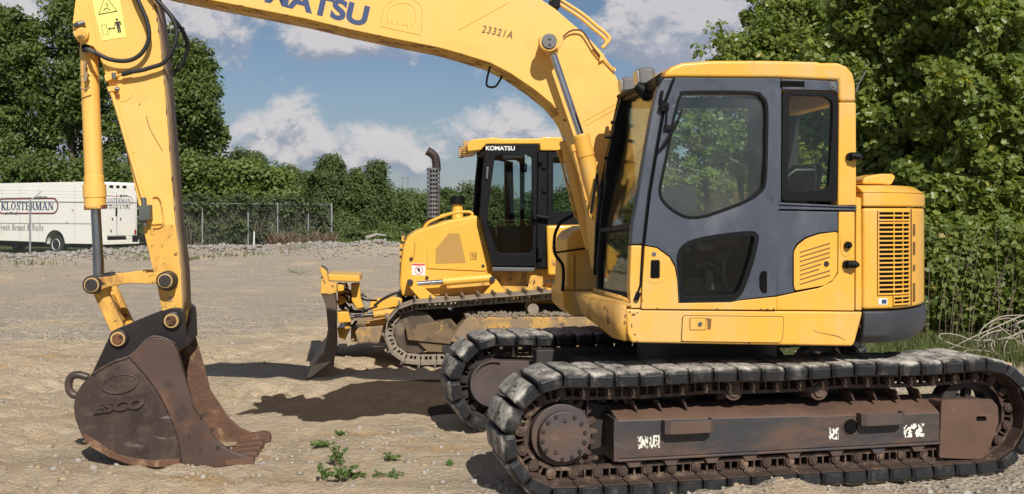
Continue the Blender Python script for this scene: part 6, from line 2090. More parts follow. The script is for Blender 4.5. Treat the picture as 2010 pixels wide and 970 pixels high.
g.done('door_handle', M['steel'], cd, bevel=.006)
g = G(); g.prism(D, dp([(1041, 409), (1051, 404), (1052, 432), (1046, 432)], WCB), WCB - .10, WCB - .03); g.tube([D.p3(1050, 424, WCB - .05), D.p3(1078, 428, WCB - .05)], .03, 8); g.done('mirror', M['black'], cd, bevel=.012)
g = G(); g.prism(D, dp([(1056, 296), (1074, 296), (1075, 528), (1053, 524)], WCB), WCB - .004, WCB + .12); g.done('cab_post', M['black'], BD, bevel=.01)
# roof
rf = dp([(918, 298), (916, 284), (922, 276), (930, 273.5), (974, 270), (980, 272.5), (1060, 272), (1064, 269), (1150, 270), (1200, 276), (1200, 296), (1060, 296), (1059, 283), (954, 283.5), (944, 295)], WCB)
g = G(); g.prism(D, rf, WCB - .03, WCB + 1.33); g.done('cab_roof', M['yellow_dozer'], BD, bevel=.025, seg=3)
# lamp cages on the roof front
for w_ in (WCB + .12, WCB + 1.12):
    c = D.p3(925, 288, WCB) + D.W * (w_ - WCB)
    g = G(); g.cyl(c + D.U * .02, c - D.U * .05, .06, n=18); lm = g.done('work_light', M['lamp_glass'], BD)
    g = G()
    for k in range(6):
        dz_ = -.065 + k * .026
        g.tube([c + Vector((0, 0, dz_)) - D.U * .03 - D.W * .07, c + Vector((0, 0, dz_)) - D.U * .085 - D.W * .05, c + Vector((0, 0, dz_)) - D.U * .085 + D.W * .05, c + Vector((0, 0, dz_)) - D.U * .03 + D.W * .07], .006, 5)
    g.done('lamp_cage', M['yellow_worn'], lm)
# rear side window and the dark sill, far side, front glass
g = G()
ro = dp([(1075, 296), (1200, 296), (1200, 440), (1075, 440)], WCB); ri = dp([(1086, 310), (1190, 310), (1190, 415), (1086, 414)], WCB)
g.prism(D, ro, WCB, WCB + .05, [ri]); rw = g.done('rear_window_frame', M['black'], BD, bevel=.006)
g = G(); g.prism(D, shrink(ri, -.006), WCB + .02, WCB + .026); g.done('window_glass', M['dozer_glass'], rw, smooth=0)
WCF = WCB + 1.27
g = G(); g.prism(D, dp(door_o, WCB), WCF - .03, WCF + .02, [gl_uz]); fd = g.done('cab_door', M['black'], BD, bevel=.006)
g = G(); g.prism(D, ro, WCF - .03, WCF + .02, [ri]); g.done('rear_window_frame', M['black'], BD)
g = G(); g.prism(D, dp([(953, 290), (959, 290), (950, 420), (972, 521), (966, 521), (942, 422)], WCB), WCB + .03, WCB + .09); g.prism(D, dp([(953, 290), (959, 290), (950, 420), (972, 521), (966, 521), (942, 422)], WCB), WCF - .09, WCF - .03)
g.prism(D, dp([(950, 284), (968, 284), (968, 300), (950, 300)], WCB), WCB + .05, WCF - .03); g.done('front_frame', M['black'], BD, bevel=.008)
g = G(); g.prism(D, dp([(1074, 300), (1080, 300), (1080, 440), (1074, 440)], WCB), WCF - .25, WCF - .03); g.prism(D, dp([(1005, 310), (1022, 310), (1025, 440), (1006, 440)], WCB), WCF - .4, WCF - .30); g.done('rear_frame', M['black'], BD)
g = G(); g.prism(D, dp([(968, 518), (1190, 520), (1190, 530), (968, 528)], WCB), WCB + .02, WCF - .03)
su2 = D.tr(1030, 480, WCB)[0]; zz = D.tr(1030, 520, WCB)[1]
g.box(D, su2 - .25, su2 + .25, WCB + .42, WCB + .92, zz, zz + .45); g.prism(D, [(su2 + .15, zz + .4), (su2 + .27, zz + .4), (su2 + .36, zz + 1.05), (su2 + .26, zz + 1.05)], WCB + .42, WCB + .92)
g.prism(D, dp([(950, 440), (975, 445), (990, 500), (970, 520)], WCB), WCB + .3, WCF - .2)
g.done('cab_interior', M['seat'], BD, bevel=.02)
g = G()
for q in ([(962, 404), (978, 402)], [(966, 430), (980, 428)], [(998, 340), (993, 400)], [(1028, 320), (1033, 324), (1032, 338)], [(975, 313), (1000, 318)]):
    g.tube([D.p3(x, y, WCB + .3) for x, y in q], .012, 6)
g.done('grab_bar', M['interior'], BD)

# ------------------------------------------------------------------ delivery van beyond the fence
VK = Vector((-17.18, 42.0, 0))
VR = Fr(VK.x, VK.y, 63.0)                   # rear face: u to the right, w into the van
VS = Fr(VK.x, VK.y, 153.0 - 180.0)          # side face: u towards the rear corner (negative = front), w into the van
VAN = empty('delivery_van', VS.P(-3.2, 1.1, 0), 'cream white bread delivery van with oval blue lettering parked behind the chain link fence', 'van')
LEN, WID, HT = 7.4, 2.2, 3.04
vb0 = .62
g = G()
sidep = [(0, .70), (0, HT - .10), (-.12, HT), (-6.9, HT), (-7.5, HT - .25), (-7.85, 1.9), (-8.4, 1.55), (-8.5, .62), (-7.95, .55), (-7.75, .98), (-7.0, .98), (-6.8, .55), (-3.05, .50)]
ar = [(-2.40 + .56 * math.cos(a), .42 + .56 * math.sin(a)) for a in [math.pi - k * math.pi / 14 for k in range(15)]]
sidep += ar + [(-1.84, .46), (-.12, .46), (-.03, .62)]
g.prism(VS, sidep, 0, WID)
vbody = g.done('body', M['van_white'], VAN, bevel=.06, seg=3)
g = G(); g.box(VS, -8.1, -.15, .25, WID - .25, .28, .60); g.done('chassis', M['dark_gap'], VAN)
wh = D
for (u, w_) in ((-2.40, .02), (-2.40, WID - .32), (-7.38, .05), (-7.38, WID - .32)):
    g = G(); g.cyl(VS.P(u, w_ + .02, .40), VS.P(u, w_ + .30, .40), .40, n=36); ty = g.done('wheel', M['tyre'], VAN, bevel=.05, seg=3)
    g = G()
    rws = []
    for ww, rr in ((.02, .245), (.0, .235), (.10, .19), (.10, .11), (.06, .08), (.06, .001)):
        rws.append([VS.P(u + rr * math.cos(k / 28 * 6.2832), w_ + ww, .40 + rr * math.sin(k / 28 * 6.2832)) for k in range(28)])
    g.quad_strip(rws, True); g.done('rim', M['sticker_white'], ty, smooth=40)
g = G()
for u in (-1.2, -3.4, -4.6, -5.8):
    g.prism(VS, [(u - .012, .62), (u + .012, .62), (u + .012, HT - .16), (u - .012, HT - .16)], -.006, .002)
for z in (HT - .14, 1.36):
    for k in range(34):
        u = -.2 - k * .2
        g.prism(VS, [(u - .014, z - .014), (u + .014, z - .014), (u + .014, z + .014), (u - .014, z + .014)], -.008, .001)
g.done('panel_seam', mat('dull van seam', (.50, .48, .42), .6), vbody, smooth=0)
for u in (.06, WID - .16):
    g = G(); g.prism(VR, [(u, .82), (u + .10, .82), (u + .10, 1.02), (u, 1.02)], -.03, .0); g.done('tail_lamp', mat('red lamp', (.35, .02, .02), .3), VAN, bevel=.008)
# arch lining, belt line, mirror, cab window
g = G()
for k in range(14):
    p, q = ar[k], ar[k + 1]
    s1 = lambda v, f: (-2.40 + (v[0] + 2.40) * f, .42 + (v[1] - .42) * f)
    g.prism(VS, [s1(p, 1.0), s1(q, 1.0), s1(q, 1.07), s1(p, 1.07)], -.012, .03)
g.done('wheel_arch', M['black'], vbody)
g = G(); g.prism(VS, [(-6.7, 1.285), (-.12, 1.285), (-.12, 1.305), (-6.7, 1.305)], -.014, .002); g.prism(VS, [(-.13, .55), (-.115, .55), (-.115, 1.3), (-.13, 1.3)], -.012, .002); g.done('trim_strip', M['galv'], vbody)
g = G(); g.prism(VS, [(-7.75, 1.75), (-7.4, 2.6), (-6.8, 2.6), (-6.8, 1.75)], -.01, .01); g.done('window_glass', M['black'], vbody)


def van_pt(px, py, fr=VS, w_=-.012):
    return fr.tr(px, py, w_)


def pill(c, hw, hh, n=10):
    r_ = hh
    return [(c[0] + (hw - r_) + r_ * math.cos(a), c[1] + r_ * math.sin(a)) for a in [-math.pi / 2 + k * math.pi / n for k in range(n + 1)]] + \
           [(c[0] - (hw - r_) + r_ * math.cos(a), c[1] + r_ * math.sin(a)) for a in [math.pi / 2 + k * math.pi / n for k in range(n + 1)]]


SERIF = {   # strokes: (x0, y0, x1, y1, width); unit em height 1
    'K': (.72, [(.16, 0, .16, 1, .15), (.02, .03, .30, .03, .05), (.02, .97, .30, .97, .05), (.20, .45, .58, .97, .06), (.26, .52, .62, .02, .14), (.46, .97, .70, .97, .05), (.48, .03, .74, .03, .05)]),
    'L': (.62, [(.16, 0, .16, 1, .15), (.02, .03, .54, .03, .05), (.02, .97, .30, .97, .05), (.54, .02, .54, .28, .06)]),
    'O': (.78, [(.14, .3, .14, .7, .15), (.62, .3, .62, .7, .15), (.14, .28, .30, .05, .08), (.30, .04, .46, .04, .06), (.46, .05, .62, .28, .08), (.14, .72, .30, .95, .08), (.30, .96, .46, .96, .06), (.46, .95, .62, .72, .08)]),
    'S': (.58, [(.48, .96, .48, .72, .05), (.46, .90, .28, .96, .06), (.28, .96, .12, .84, .09), (.12, .82, .16, .62, .12), (.16, .62, .42, .42, .14), (.42, .42, .46, .20, .12), (.46, .18, .28, .04, .08), (.28, .04, .10, .10, .06), (.08, .04, .08, .30, .05)]),
    'T': (.66, [(.31, 0, .31, 1, .15), (.17, .03, .45, .03, .05), (.04, .96, .58, .96, .06), (.05, .96, .05, .72, .05), (.57, .96, .57, .72, .05)]),
    'E': (.62, [(.16, 0, .16, 1, .15), (.02, .03, .54, .03, .05), (.02, .97, .52, .97, .05), (.16, .5, .40, .5, .05), (.54, .02, .54, .26, .05), (.52, .98, .52, .76, .05), (.40, .40, .40, .60, .04)]),
    'R': (.72, [(.16, 0, .16, 1, .15), (.02, .03, .30, .03, .05), (.02, .97, .42, .97, .05), (.16, .5, .40, .5, .05), (.50, .60, .50, .88, .14), (.40, .97, .50, .88, .07), (.40, .5, .50, .60, .07), (.36, .5, .60, .02, .14), (.54, .03, .72, .03, .05)]),
    'M': (.92, [(.13, 0, .13, 1, .06), (.02, .03, .25, .03, .05), (.02, .97, .20, .97, .05), (.16, .97, .42, .02, .14), (.42, .02, .68, .97, .06), (.72, 0, .72, 1, .15), (.58, .03, .86, .03, .05), (.66, .97, .86, .97, .05)]),
    'A': (.76, [(.34, .97, .10, .03, .06), (.36, .99, .60, .03, .14), (.0, .03, .22, .03, .05), (.46, .03, .74, .03, .05), (.18, .36, .48, .36, .05)]),
    'N': (.80, [(.13, 0, .13, 1, .06), (.02, .03, .25, .03, .05), (.0, .97, .20, .97, .05), (.13, .97, .62, .02, .14), (.62, 0, .62, 1, .06), (.50, .97, .74, .97, .05)]),
}


def serif(g, fr, word, cx, cz, size, width, w0, w1):
    tot = sum(SERIF[c][0] for c in word)
    k = width / tot
    x = cx - width / 2
    for c in word:
        adv, strokes = SERIF[c]
        for (a, b, d, e, wd) in strokes:
            p, q = Vector((x + a * k, cz + (b - .5) * size)), Vector((x + d * k, cz + (e - .5) * size))
            t = (q - p).normalized(); nn = Vector((-t.y, t.x)) * wd * .5 * (k + size) * .5
            g.prism(fr, [tuple(p + nn), tuple(q + nn), tuple(q - nn), tuple(p - nn)], w0, w1)
        x += adv * k


def badge(fr, cx, cz, hw, hh, parent):
    g = G(); o_ = pill((cx, cz), hw, hh); g.prism(fr, o_, -.016, .002, [shrink(o_, hh * .14)]); g.done('oval_border', M['van_red'], parent, smooth=0)
    g = G(); o2 = shrink(o_, -hh * .05); g.prism(fr, o2, -.0135, .002, [shrink(o_, hh * .02)]); g.done('oval_outline', M['van_navy'], parent, smooth=0)
    g = G(); serif(g, fr, 'KLOSTERMAN', cx, cz, hh * 1.02, hw * 1.74, -.016, .001); g.done('lettering', M['van_navy'], parent, smooth=0)
    g = G()
    r5 = random.Random(3)
    for sx, sz in ((.45, 1.0), (-.5, -1.0)):
        for k in range(7):
            a = cx + hw * sx + (k - 3) * hw * .055
            g.tube([fr.P(a - hw * .05, -.02, cz + hh * sz + r5.uniform(-.1, .1) * hh), fr.P(a, -.02, cz + hh * sz + r5.uniform(.02, .25) * hh), fr.P(a + hw * .05, -.02, cz + hh * sz + r5.uniform(-.1, .1) * hh)], .022 * hh / .33, 5)
    g.done('wheat_ornament', M['van_green'], parent)


c0 = van_pt(114.5, 404)
c1 = van_pt(0, 404)
hw_ = (c0[0] - van_pt(-5, 404)[0]) / 2
badge(VS, c0[0] - hw_ - .02, c0[1], hw_, .335, vbody)
c2 = van_pt(113, 447)
tx = text('lettering', 'Fresh Bread & Rolls', .40, VS, 40, 447.0, -.012, M['van_green'], vbody, xs=.80, space=1.12, ext=.002)
for x, y in ((142, 413), (131, 437)):
    g = G()
    u, z = van_pt(x, y); g.cyl(VS.P(u, -.016, z), VS.P(u, .01, z), .035, n=10)
    g.done('marker', M['van_red'], vbody)
# rear face
g = G(); g.prism(VR, [(.10, .78), (WID - .10, .78), (WID - .10, 2.62), (.10, 2.62)], -.014, .01); rd = g.done('rear_doors', M['van_white'], VAN, bevel=.012)
g = G(); g.prism(VR, [(WID / 2 - .008, .80), (WID / 2 + .008, .80), (WID / 2 + .008, 2.60), (WID / 2 - .008, 2.60)], -.018, -.010)
for u in (.75, 1.45):
    g.prism(VR, [(u - .03, 2.80), (u + .16, 2.80), (u + .16, 2.90), (u - .03, 2.90)], -.02, .01)
g.prism(VR, [(1.08, 2.80), (1.24, 2.80), (1.24, 2.90), (1.08, 2.90)], -.02, .01); g.prism(VR, [(WID - .12, 2.74), (WID - .04, 2.74), (WID - .04, 2.86), (WID - .12, 2.86)], -.02, .01)
g.prism(VR, [(1.02, 1.62), (1.12, 1.60), (1.12, 1.95), (1.04, 1.95)], -.03, -.01)
for u, z in ((.55, 1.95), (1.62, 1.98), (.85, 1.42), (1.28, 1.42), (.78, .92), (1.30, 2.4)):
    g.prism(VR, [(u, z), (u + .05, z), (u + .04, z + .12), (u - .02, z + .12)], -.022, -.010)
g.done('rear_fittings', M['black'], rd, smooth=0)
badge(VR, WID * .50, 2.26, .86, .20, rd)
text('lettering', 'Fresh Bread & Rolls', .21, VR, 226, 407.5, -.018, M['van_green'], rd, xs=.86, space=1.1, ext=.002)
g = G(); g.box(VR, .02, WID - .02, -.16, .0, .42, .60); g.box(VR, .05, .5, -.14, 0, .60, .74); bp = g.done('rear_bumper', M['van_white'], VAN, bevel=.015)
g = G(); g.prism(VR, [(.60, .60), (1.55, .60), (1.50, .76), (.62, .76)], -.10, .0); g.prism(VR, [(1.80, .50), (2.12, .50), (2.12, .78), (1.80, .78)], -.165, -.155); g.done('step_well', M['dark_gap'], bp)

# ------------------------------------------------------------------ chain link fence
FO = Vector((FA[0], FA[1], 0))
fdeg = math.degrees(math.atan2(FD[1], FD[0]))
FE = Fr(FA[0], FA[1], fdeg)
S1 = float(np.linalg.norm(FB - FA))
FEN = empty('chain_link_fence', FE.P(S1 / 2, 0, 0), 'grey chain link fence with steel posts between the yard and the van', 'fence')
HF = 2.14
S0 = -9.0


def fence_s(px):
    d = Vector(((px - PX0) / FP, 1.0))
    a = d.x * FA[1] - FA[0]
    return a / (FD[0] - d.x * FD[1])


posts = [S0, -4.4, 0.0] + [fence_s(x) for x in (187, 300, 397, 487, 545, 605)] + [S1]
for i, s_ in enumerate(posts):
    g = G()
    end = abs(s_ - S1) < .01
    b = FE.P(s_, 0, 0)
    zb_ = gz(b.x, b.y)
    g.cyl(FE.P(s_, 0, zb_ - .1), FE.P(s_, 0, HF + .06 + (.12 if i == 6 else 0)), .045 if end else .034, n=12)
    if s_ <= 3.0:
        g.tube([FE.P(s_, 0, HF + .04), FE.P(s_ + .42, -.02, HF + .40)], .022, 8)
    g.done('post', M['galv'], FEN)
for px in (430 + 35, 640 - 90):
    s_ = fence_s(px)
    g = G(); g.tube([FE.P(s_ - .7, .5, .1), FE.P(s_ + .1, .05, HF - .2)], .028, 8); g.done('brace', M['galv'], FEN)
g = G(); g.tube([FE.P(S0, 0, HF), FE.P(S1, 0, HF)], .024, 8); g.done('top_rail', M['galv'], FEN)
g = G(); g.tube([FE.P(fence_s(610), 0, 1.05), FE.P(S1, 0, 1.05)], .022, 8); g.done('mid_rail', M['galv'], FEN)
for dz_, ds in ((.14, .14), (.26, .28), (.38, .41)):
    g = G(); g.tube([FE.P(S0 + ds, -.01, HF + .02 + dz_), FE.P(2.9 + ds, -.01, HF + .02 + dz_)], .006, 4); g.done('barbed_wire', M['chainlink'], FEN)
# woven wires: two sets of slanting strands
VV, FF = [], []
stp = .085
r_ = .0015
n0 = int((S1 - S0) / stp) + int(HF / stp)
for sgn in (1, -1):
    for k in range(-int(HF / stp) - 1, n0 + 1):
        s_ = S0 + k * stp
        # strand from z = .05 to HF, slanting 45 degrees, clipped to the ends
        z0, z1 = .06, HF
        a, b = (s_, s_ + (z1 - z0)) if sgn > 0 else (s_ + (z1 - z0), s_)
        za, zb_ = z0, z1
        def clip(a, za, b, zb_):
            for lim, lo in ((S0, True), (S1, False)):
                if lo and a < lim and b < lim or (not lo and a > lim and b > lim):
                    return None
                if (a < lim) != (b < lim):
                    t = (lim - a) / (b - a)
                    m_ = (lim, za + (zb_ - za) * t)
                    if (a < lim) == lo:
                        a, za = m_
                    else:
                        b, zb_ = m_
            return a, za, b, zb_
        c = clip(a, za, b, zb_)
        if not c:
            continue
        a, za, b, zb_ = c
        p, q = FE.P(a, sgn * .004, za), FE.P(b, sgn * .004, zb_)
        t = (q - p).normalized(); n1 = FE.W; n2 = t.cross(n1)
        i0_ = len(VV)
        for pt in (p, q):
            for cc, ss in ((1, 0), (-.5, .866), (-.5, -.866)):
                VV.append(tuple(pt + n1 * r_ * cc + n2 * r_ * ss - FEN.location))
        for j in range(3):
            FF.append((i0_ + j, i0_ + (j + 1) % 3, i0_ + 3 + (j + 1) % 3, i0_ + 3 + j))
wm = mesh_np('wire_mesh', np.array(VV), np.array(FF), None, [M['chainlink']])
wm.parent = FEN

# ------------------------------------------------------------------ trees and plants
def leaf_cloud(centres, radii, per, size, flat=.0, up=.55, big=False, tone=None):
    """leaf-sized faces round clump centres: returns verts, quads, tint"""
    C = np.repeat(np.asarray(centres, float), per, 0)
    Rr = np.repeat(np.asarray(radii, float), per, 0)
    n = len(C)
    d = rng.normal(0, 1, (n, 3)); d /= np.linalg.norm(d, axis=1)[:, None]
    rad_ = rng.random(n)[:, None] ** .5
    P = C + d * rad_ * Rr[:, None] * np.array([1, 1, .75])
    nr = d * .45 + rng.normal(0, .55, (n, 3)) + np.array([0, -.25, up]); nr /= np.linalg.norm(nr, axis=1)[:, None]
    a = rng.normal(0, 1, (n, 3)); a -= nr * (a * nr).sum(1)[:, None]; a /= np.linalg.norm(a, axis=1)[:, None]
    b = np.cross(nr, a)
    s = (size * rng.uniform(.55, 1.35, n))[:, None]
    cl = np.repeat(rng.random(len(centres)), per)
    tint = np.clip(.55 * rng.random(n) + .45 * cl, 0, 1)
    if tone is not None:
        tint = np.clip(tint + tone, 0, 1)
    tint = np.where(rng.random(n) < .012, 1.0, tint * .92)
    if not big:
        V = np.stack([P - a * s * .62, P - b * s * .36 + nr * s * .10, P + a * s * .62, P + b * s * .36 + nr * s * .10], 1)
        F = np.arange(n * 4).reshape(n, 4)
        return V.reshape(-1, 3), F, tint
    # lobed leaf: two folded halves of five points
    k = nr * s
    pts = [P - a * s * .55, P - a * s * .42 - b * s * .42 + k * .12, P - a * s * .02 - b * s * .34 + k * .10, P + a * s * .28 - b * s * .50 + k * .16, P + a * s * .52 - b * s * .12 + k * .03,
           P + a * s * .44, P + a * s * .52 + b * s * .12 + k * .03, P + a * s * .28 + b * s * .50 + k * .16, P - a * s * .02 + b * s * .34 + k * .10, P - a * s * .42 + b * s * .42 + k * .12]
    V = np.stack(pts, 1)
    o = (np.arange(n) * 10)[:, None]
    F = np.concatenate([o + np.array([[0, 1, 2, 5]]), o + np.array([[2, 3, 4, 5]]), o + np.array([[0, 5, 8, 9]]), o + np.array([[5, 6, 7, 8]])])
    return V.reshape(-1, 3), F, np.concatenate([tint] * 4)


def tree(name, label, cat, base, h, lobes, leaf, per, size, lm, bark, group=None, clump=.6, trunk_r=.18, limbs=14, big=False, up=.55, lean=(0, 0), dens=1.0, stems=1, boughs=0, tone=None):
    """lobes: (dx, dy, z, rx, ry, rz, clumps)"""
    base = Vector(base)
    root = empty(name, base, label, cat, group)
    cs, rs, cores = [], [], []
    for (lx, ly, lz, rx, ry, rz, nc) in lobes:
        nc = max(3, int(nc * dens))
        d = rng.normal(0, 1, (nc, 3)); d /= np.linalg.norm(d, axis=1)[:, None]
        rr = .45 + .62 * rng.random((nc, 1)) ** .6
        P = np.array([lx, ly, lz]) + d * rr * np.array([rx, ry, rz])
        cs.append(P); rs.append(clump * rng.uniform(.55, 1.3, nc))
    cs, rs = np.concatenate(cs), np.concatenate(rs)
    keep = cs[:, 2] > .15
    cs, rs = cs[keep], rs[keep]
    bough = []
    if boughs:
        idx = rng.choice(len(cs), min(boughs, len(cs)), replace=False)
        tips, c2, r2 = cs[idx], [], []
        for e in tips:
            hb = min(max(e[2] - .45 * math.hypot(e[0] - lean[0], e[1] - lean[1]) - rng.uniform(.1, .5), .2), h * .85)
            a0 = np.array([lean[0] * hb / h, lean[1] * hb / h, hb])
            mid = (a0 + e) / 2 + np.array([0, 0, .06 * h * rng.uniform(.2, 1)])
            bough.append((a0, mid, e))
            for t in np.linspace(.45, 1.04, 6):
                p = (1 - t) ** 2 * a0 + 2 * t * (1 - t) * mid + t * t * e + rng.normal(0, .10, 3) * clump / .4
                c2.append(p); r2.append(clump * rng.uniform(.45, 1.15) * (1.15 - .45 * t))
        cs, rs = np.array(c2), np.array(r2)
    V, F, tint = leaf_cloud(cs, rs, per, size, big=big, up=up, tone=tone)
    o = mesh_np('crown', V, F, None, [lm], {'tint': tint}); o.parent = root
    g = G()
    top = Vector((lean[0], lean[1], h * .86))
    for s_ in range(stems):
        ox = Vector((random.uniform(-.5, .5), random.uniform(-.3, .3), 0)) * (1.2 if stems > 1 else 0)
        tp = [base + ox + top * t * .98 + ox * t * 1.2 + Vector((math.sin(t * 5 + s_) * .03 * h * .3, math.cos(t * 4 + s_) * .02 * h * .3, -.1 if t == 0 else 0)) for t in (0, .12, .3, .5, .7, .88, 1)]
        g.tube(tp, [trunk_r * k for k in (1.35, 1.0, .86, .66, .45, .25, .08)], 9)
        for a0, mid, e in bough:
            a, m_, e = base + Vector(a0), base + Vector(mid), base + Vector(e)
            g.tube([a, a.lerp(m_, .6), m_.lerp(e, .4), e], [trunk_r * .30, trunk_r * .22, trunk_r * .14, trunk_r * .05], 6)
        if limbs and not bough:
            idx = rng.choice(len(cs), min(limbs, len(cs)), replace=False)
            for i in idx:
                e = Vector(cs[i])
                f = min(max((e.z - .25 * math.hypot(e.x, e.y)) / (h * .86), .12), .92)
                a = base + ox + top * f
                m_ = a.lerp(base + e, .5) + Vector((0, 0, .05 * h * random.uniform(-.3, .5)))
                w_ = trunk_r * .42 * (1 - f * .6)
                g.tube([a, a.lerp(m_, .5), m_, base + e], [w_, w_ * .8, w_ * .55, w_ * .15], 6)
    g.done('trunk', bark, root, smooth=60)
    return root


L_far = leaf_mat('far summer foliage', (.058, .094, .028), (.165, .210, .068), .34, .6)
L_mid = leaf_mat('broadleaf foliage', (.066, .105, .026), (.185, .240, .066), .40, .5)
L_bright = leaf_mat('bright green shrub foliage', (.075, .12, .028), (.21, .27, .07), .35, .5)  # lighter green is the leaves' own colour
L_near = leaf_mat('lobed tulip leaves', (.105, .155, .030), (.300, .355, .095), .46, .36, (.42, .38, .08))
L_near2 = leaf_mat('undergrowth leaves', (.095, .140, .032), (.290, .340, .100), .44, .40, (.40, .30, .08))
L_vine = leaf_mat('creeper leaves', (.045, .07, .026), (.115, .150, .058), .3, .6)


def at_px(px, Y, z=0.0):
    x = (px - PX0) / FP * Y
    return (x, Y, gz(x, Y) + z)


def zpx(py, Y):
    return CAMZ + (H0 - py) / FP * Y


def px_lobes(cx, Y, lst, base):
    """lobes given by picture position: (px, py, half width px, half height px, clumps, depth factor)"""
    out = []
    for (px, py, hw, hh, nc, dpt) in lst:
        x = (px - PX0) / FP * Y
        out.append((x - base[0], dpt, zpx(py, Y) - base[2], hw / FP * Y, max(hw, hh) / FP * Y * .8, hh / FP * Y, nc))
    return out


GL = 'tall trees behind the van'
Y = 58
for (px, lst, lab, tr_) in (
        (25, [(-20, 120, 80, 100, 50, 0), (40, 110, 55, 75, 45, -1), (0, 60, 60, 45, 30, 0), (80, 190, 50, 50, 22, 1), (10, 300, 60, 45, 34, -.5), (60, 255, 55, 55, 36, -.6), (-10, 230, 55, 50, 28, -.4), (-70, 220, 60, 100, 30, 0)], 'tall dark broadleaf tree behind the van, at the far left', .22),
        (165, [(130, 90, 55, 90, 55, 0), (190, 60, 60, 85, 55, 0), (150, 180, 70, 80, 50, -1), (210, 190, 60, 70, 40, 1), (180, 285, 70, 40, 16, 0), (130, 240, 45, 45, 14, 0)], 'tall dark broadleaf tree rising behind the excavator arm and cylinder', .24),
        (345, [(300, 120, 60, 90, 50, 0), (365, 140, 48, 62, 60, 0), (395, 215, 42, 55, 50, -1), (340, 240, 70, 60, 50, 0), (285, 270, 70, 60, 40, 0), (355, 315, 70, 40, 30, 1), (405, 270, 30, 30, 20, 0)], 'tall broadleaf tree right of the excavator arm with ragged sunlit edge', .36)):
    b = at_px(px, Y)
    tree('broadleaf_tree', lab, 'tree', b, zpx(40, Y), px_lobes(px, Y, lst, b), None, 120, .20, L_mid, M['bark'], GL, clump=.80, trunk_r=tr_, limbs=22, stems=2)
# shrubs filling under them
for (px, Y, lst, lab) in (
        (60, 54, [(10, 345, 60, 35, 30, 0), (90, 340, 60, 32, 30, 0), (150, 350, 60, 30, 25, 0), (-60, 340, 60, 40, 22, 0), (30, 400, 120, 50, 30, 1)], 'low dark thicket behind the van roof'),
        (250, 54, [(210, 345, 60, 40, 30, 0), (270, 350, 60, 40, 35, 0), (310, 400, 60, 60, 40, 0), (250, 430, 60, 50, 25, 1)], 'low dark thicket behind the excavator arm foot'),
        (395, 53, [(375, 345, 35, 40, 40, 0), (420, 345, 40, 35, 45, 0), (365, 400, 40, 40, 35, 0), (440, 380, 50, 30, 40, 0)], 'bright green shrub just behind the fence and arm'),
        (510, 54, [(490, 352, 40, 32, 45, 0), (535, 365, 35, 28, 36, 0), (470, 390, 50, 30, 40, 0), (545, 395, 40, 24, 30, 0)], 'bright green shrub behind the middle of the fence')):
    b = at_px(px, Y)
    br = 'bright' in lab
    tree('shrub', lab, 'shrub', b, 2.6, px_lobes(px, Y, lst, b), None, 80, .20 if br else .19, L_bright if br else L_mid, M['bark'], 'shrubs behind the fence', clump=.75, trunk_r=.08, limbs=10, stems=2)
# creepers hanging on the fence
for k, (pa, pb, lab) in enumerate(((372, 440, 'creeper on the fence right beside the excavator arm'), (440, 520, 'creeper on the fence round the middle post'), (520, 590, 'creeper on the fence left of the rusty weeds'), (590, 650, 'creeper over the last bay of the fence'))):
    sa, sb = fence_s(pa), fence_s(pb)
    n = 70
    ss = rng.uniform(sa, sb, n); zz_ = HF * np.where(rng.random(n) < .45, rng.uniform(.82, 1.14, n), rng.uniform(.05, 1.0, n) ** 1.0)
    P = np.array([FE.P(s_, rng.uniform(.05, .6), z) for s_, z in zip(ss, zz_)])
    b = FE.P((sa + sb) / 2, .3, 0)
    root = empty('creeper', b, lab, 'creeper', 'creepers on the chain link fence')
    V, F, t_ = leaf_cloud(P - np.array(b), rng.uniform(.2, .5, n), 42, .15)
    o = mesh_np('foliage', V, F, None, [L_vine], {'tint': t_}); o.parent = root
    g = G()
    for j in range(16):
        s_ = random.uniform(sa, sb)
        q = [FE.P(s_ + random.uniform(-.3, .3) * t, random.uniform(.02, .25), HF * t) for t in (0, .25, .5, .75, 1)]
        g.tube(q, [.014, .012, .010, .008, .005], 5)
    g.done('stem', M['dry'], root)

# far belt of trees, each its own
GF = 'trees of the far belt'
far = [
    (455, 84, 286, 55, 120, 'rounded far tree just right of the tall tree by the arm'),
    (510, 86, 294, 48, 120, 'rounded far tree above the middle of the fence'),
    (553, 84, 308, 36, 110, 'far tree with a dip of sky on its right side'),
    (603, 78, 336, 36, 100, 'lower far tree in the dip of the skyline'),
    (655, 76, 302, 40, 130, 'tallest dark tree behind the end of the fence'),
    (700, 77, 330, 40, 110, 'dark tree beside the tallest one behind the fence end'),
    (735, 78, 318, 26, 105, 'narrow pointed tree with a pale bare trunk below'),
    (775, 98, 362, 42, 80, 'hazy far tree left of the exhaust stack'),
    (820, 104, 366, 46, 80, 'hazy far tree directly behind the exhaust stack'),
    (868, 108, 358, 48, 85, 'hazy far tree between exhaust stack and air intake'),
    (915, 106, 360, 46, 85, 'hazy far tree just left of the bulldozer cab'),
    (975, 106, 362, 50, 70, 'far tree seen through the bulldozer door'),
    (1040, 108, 358, 50, 70, 'far tree behind the bulldozer cab post'),
    (1110, 108, 362, 50, 70, 'far tree seen through the bulldozer rear window'),
    (1180, 100, 365, 50, 70, 'far tree behind the excavator lift cylinders')]
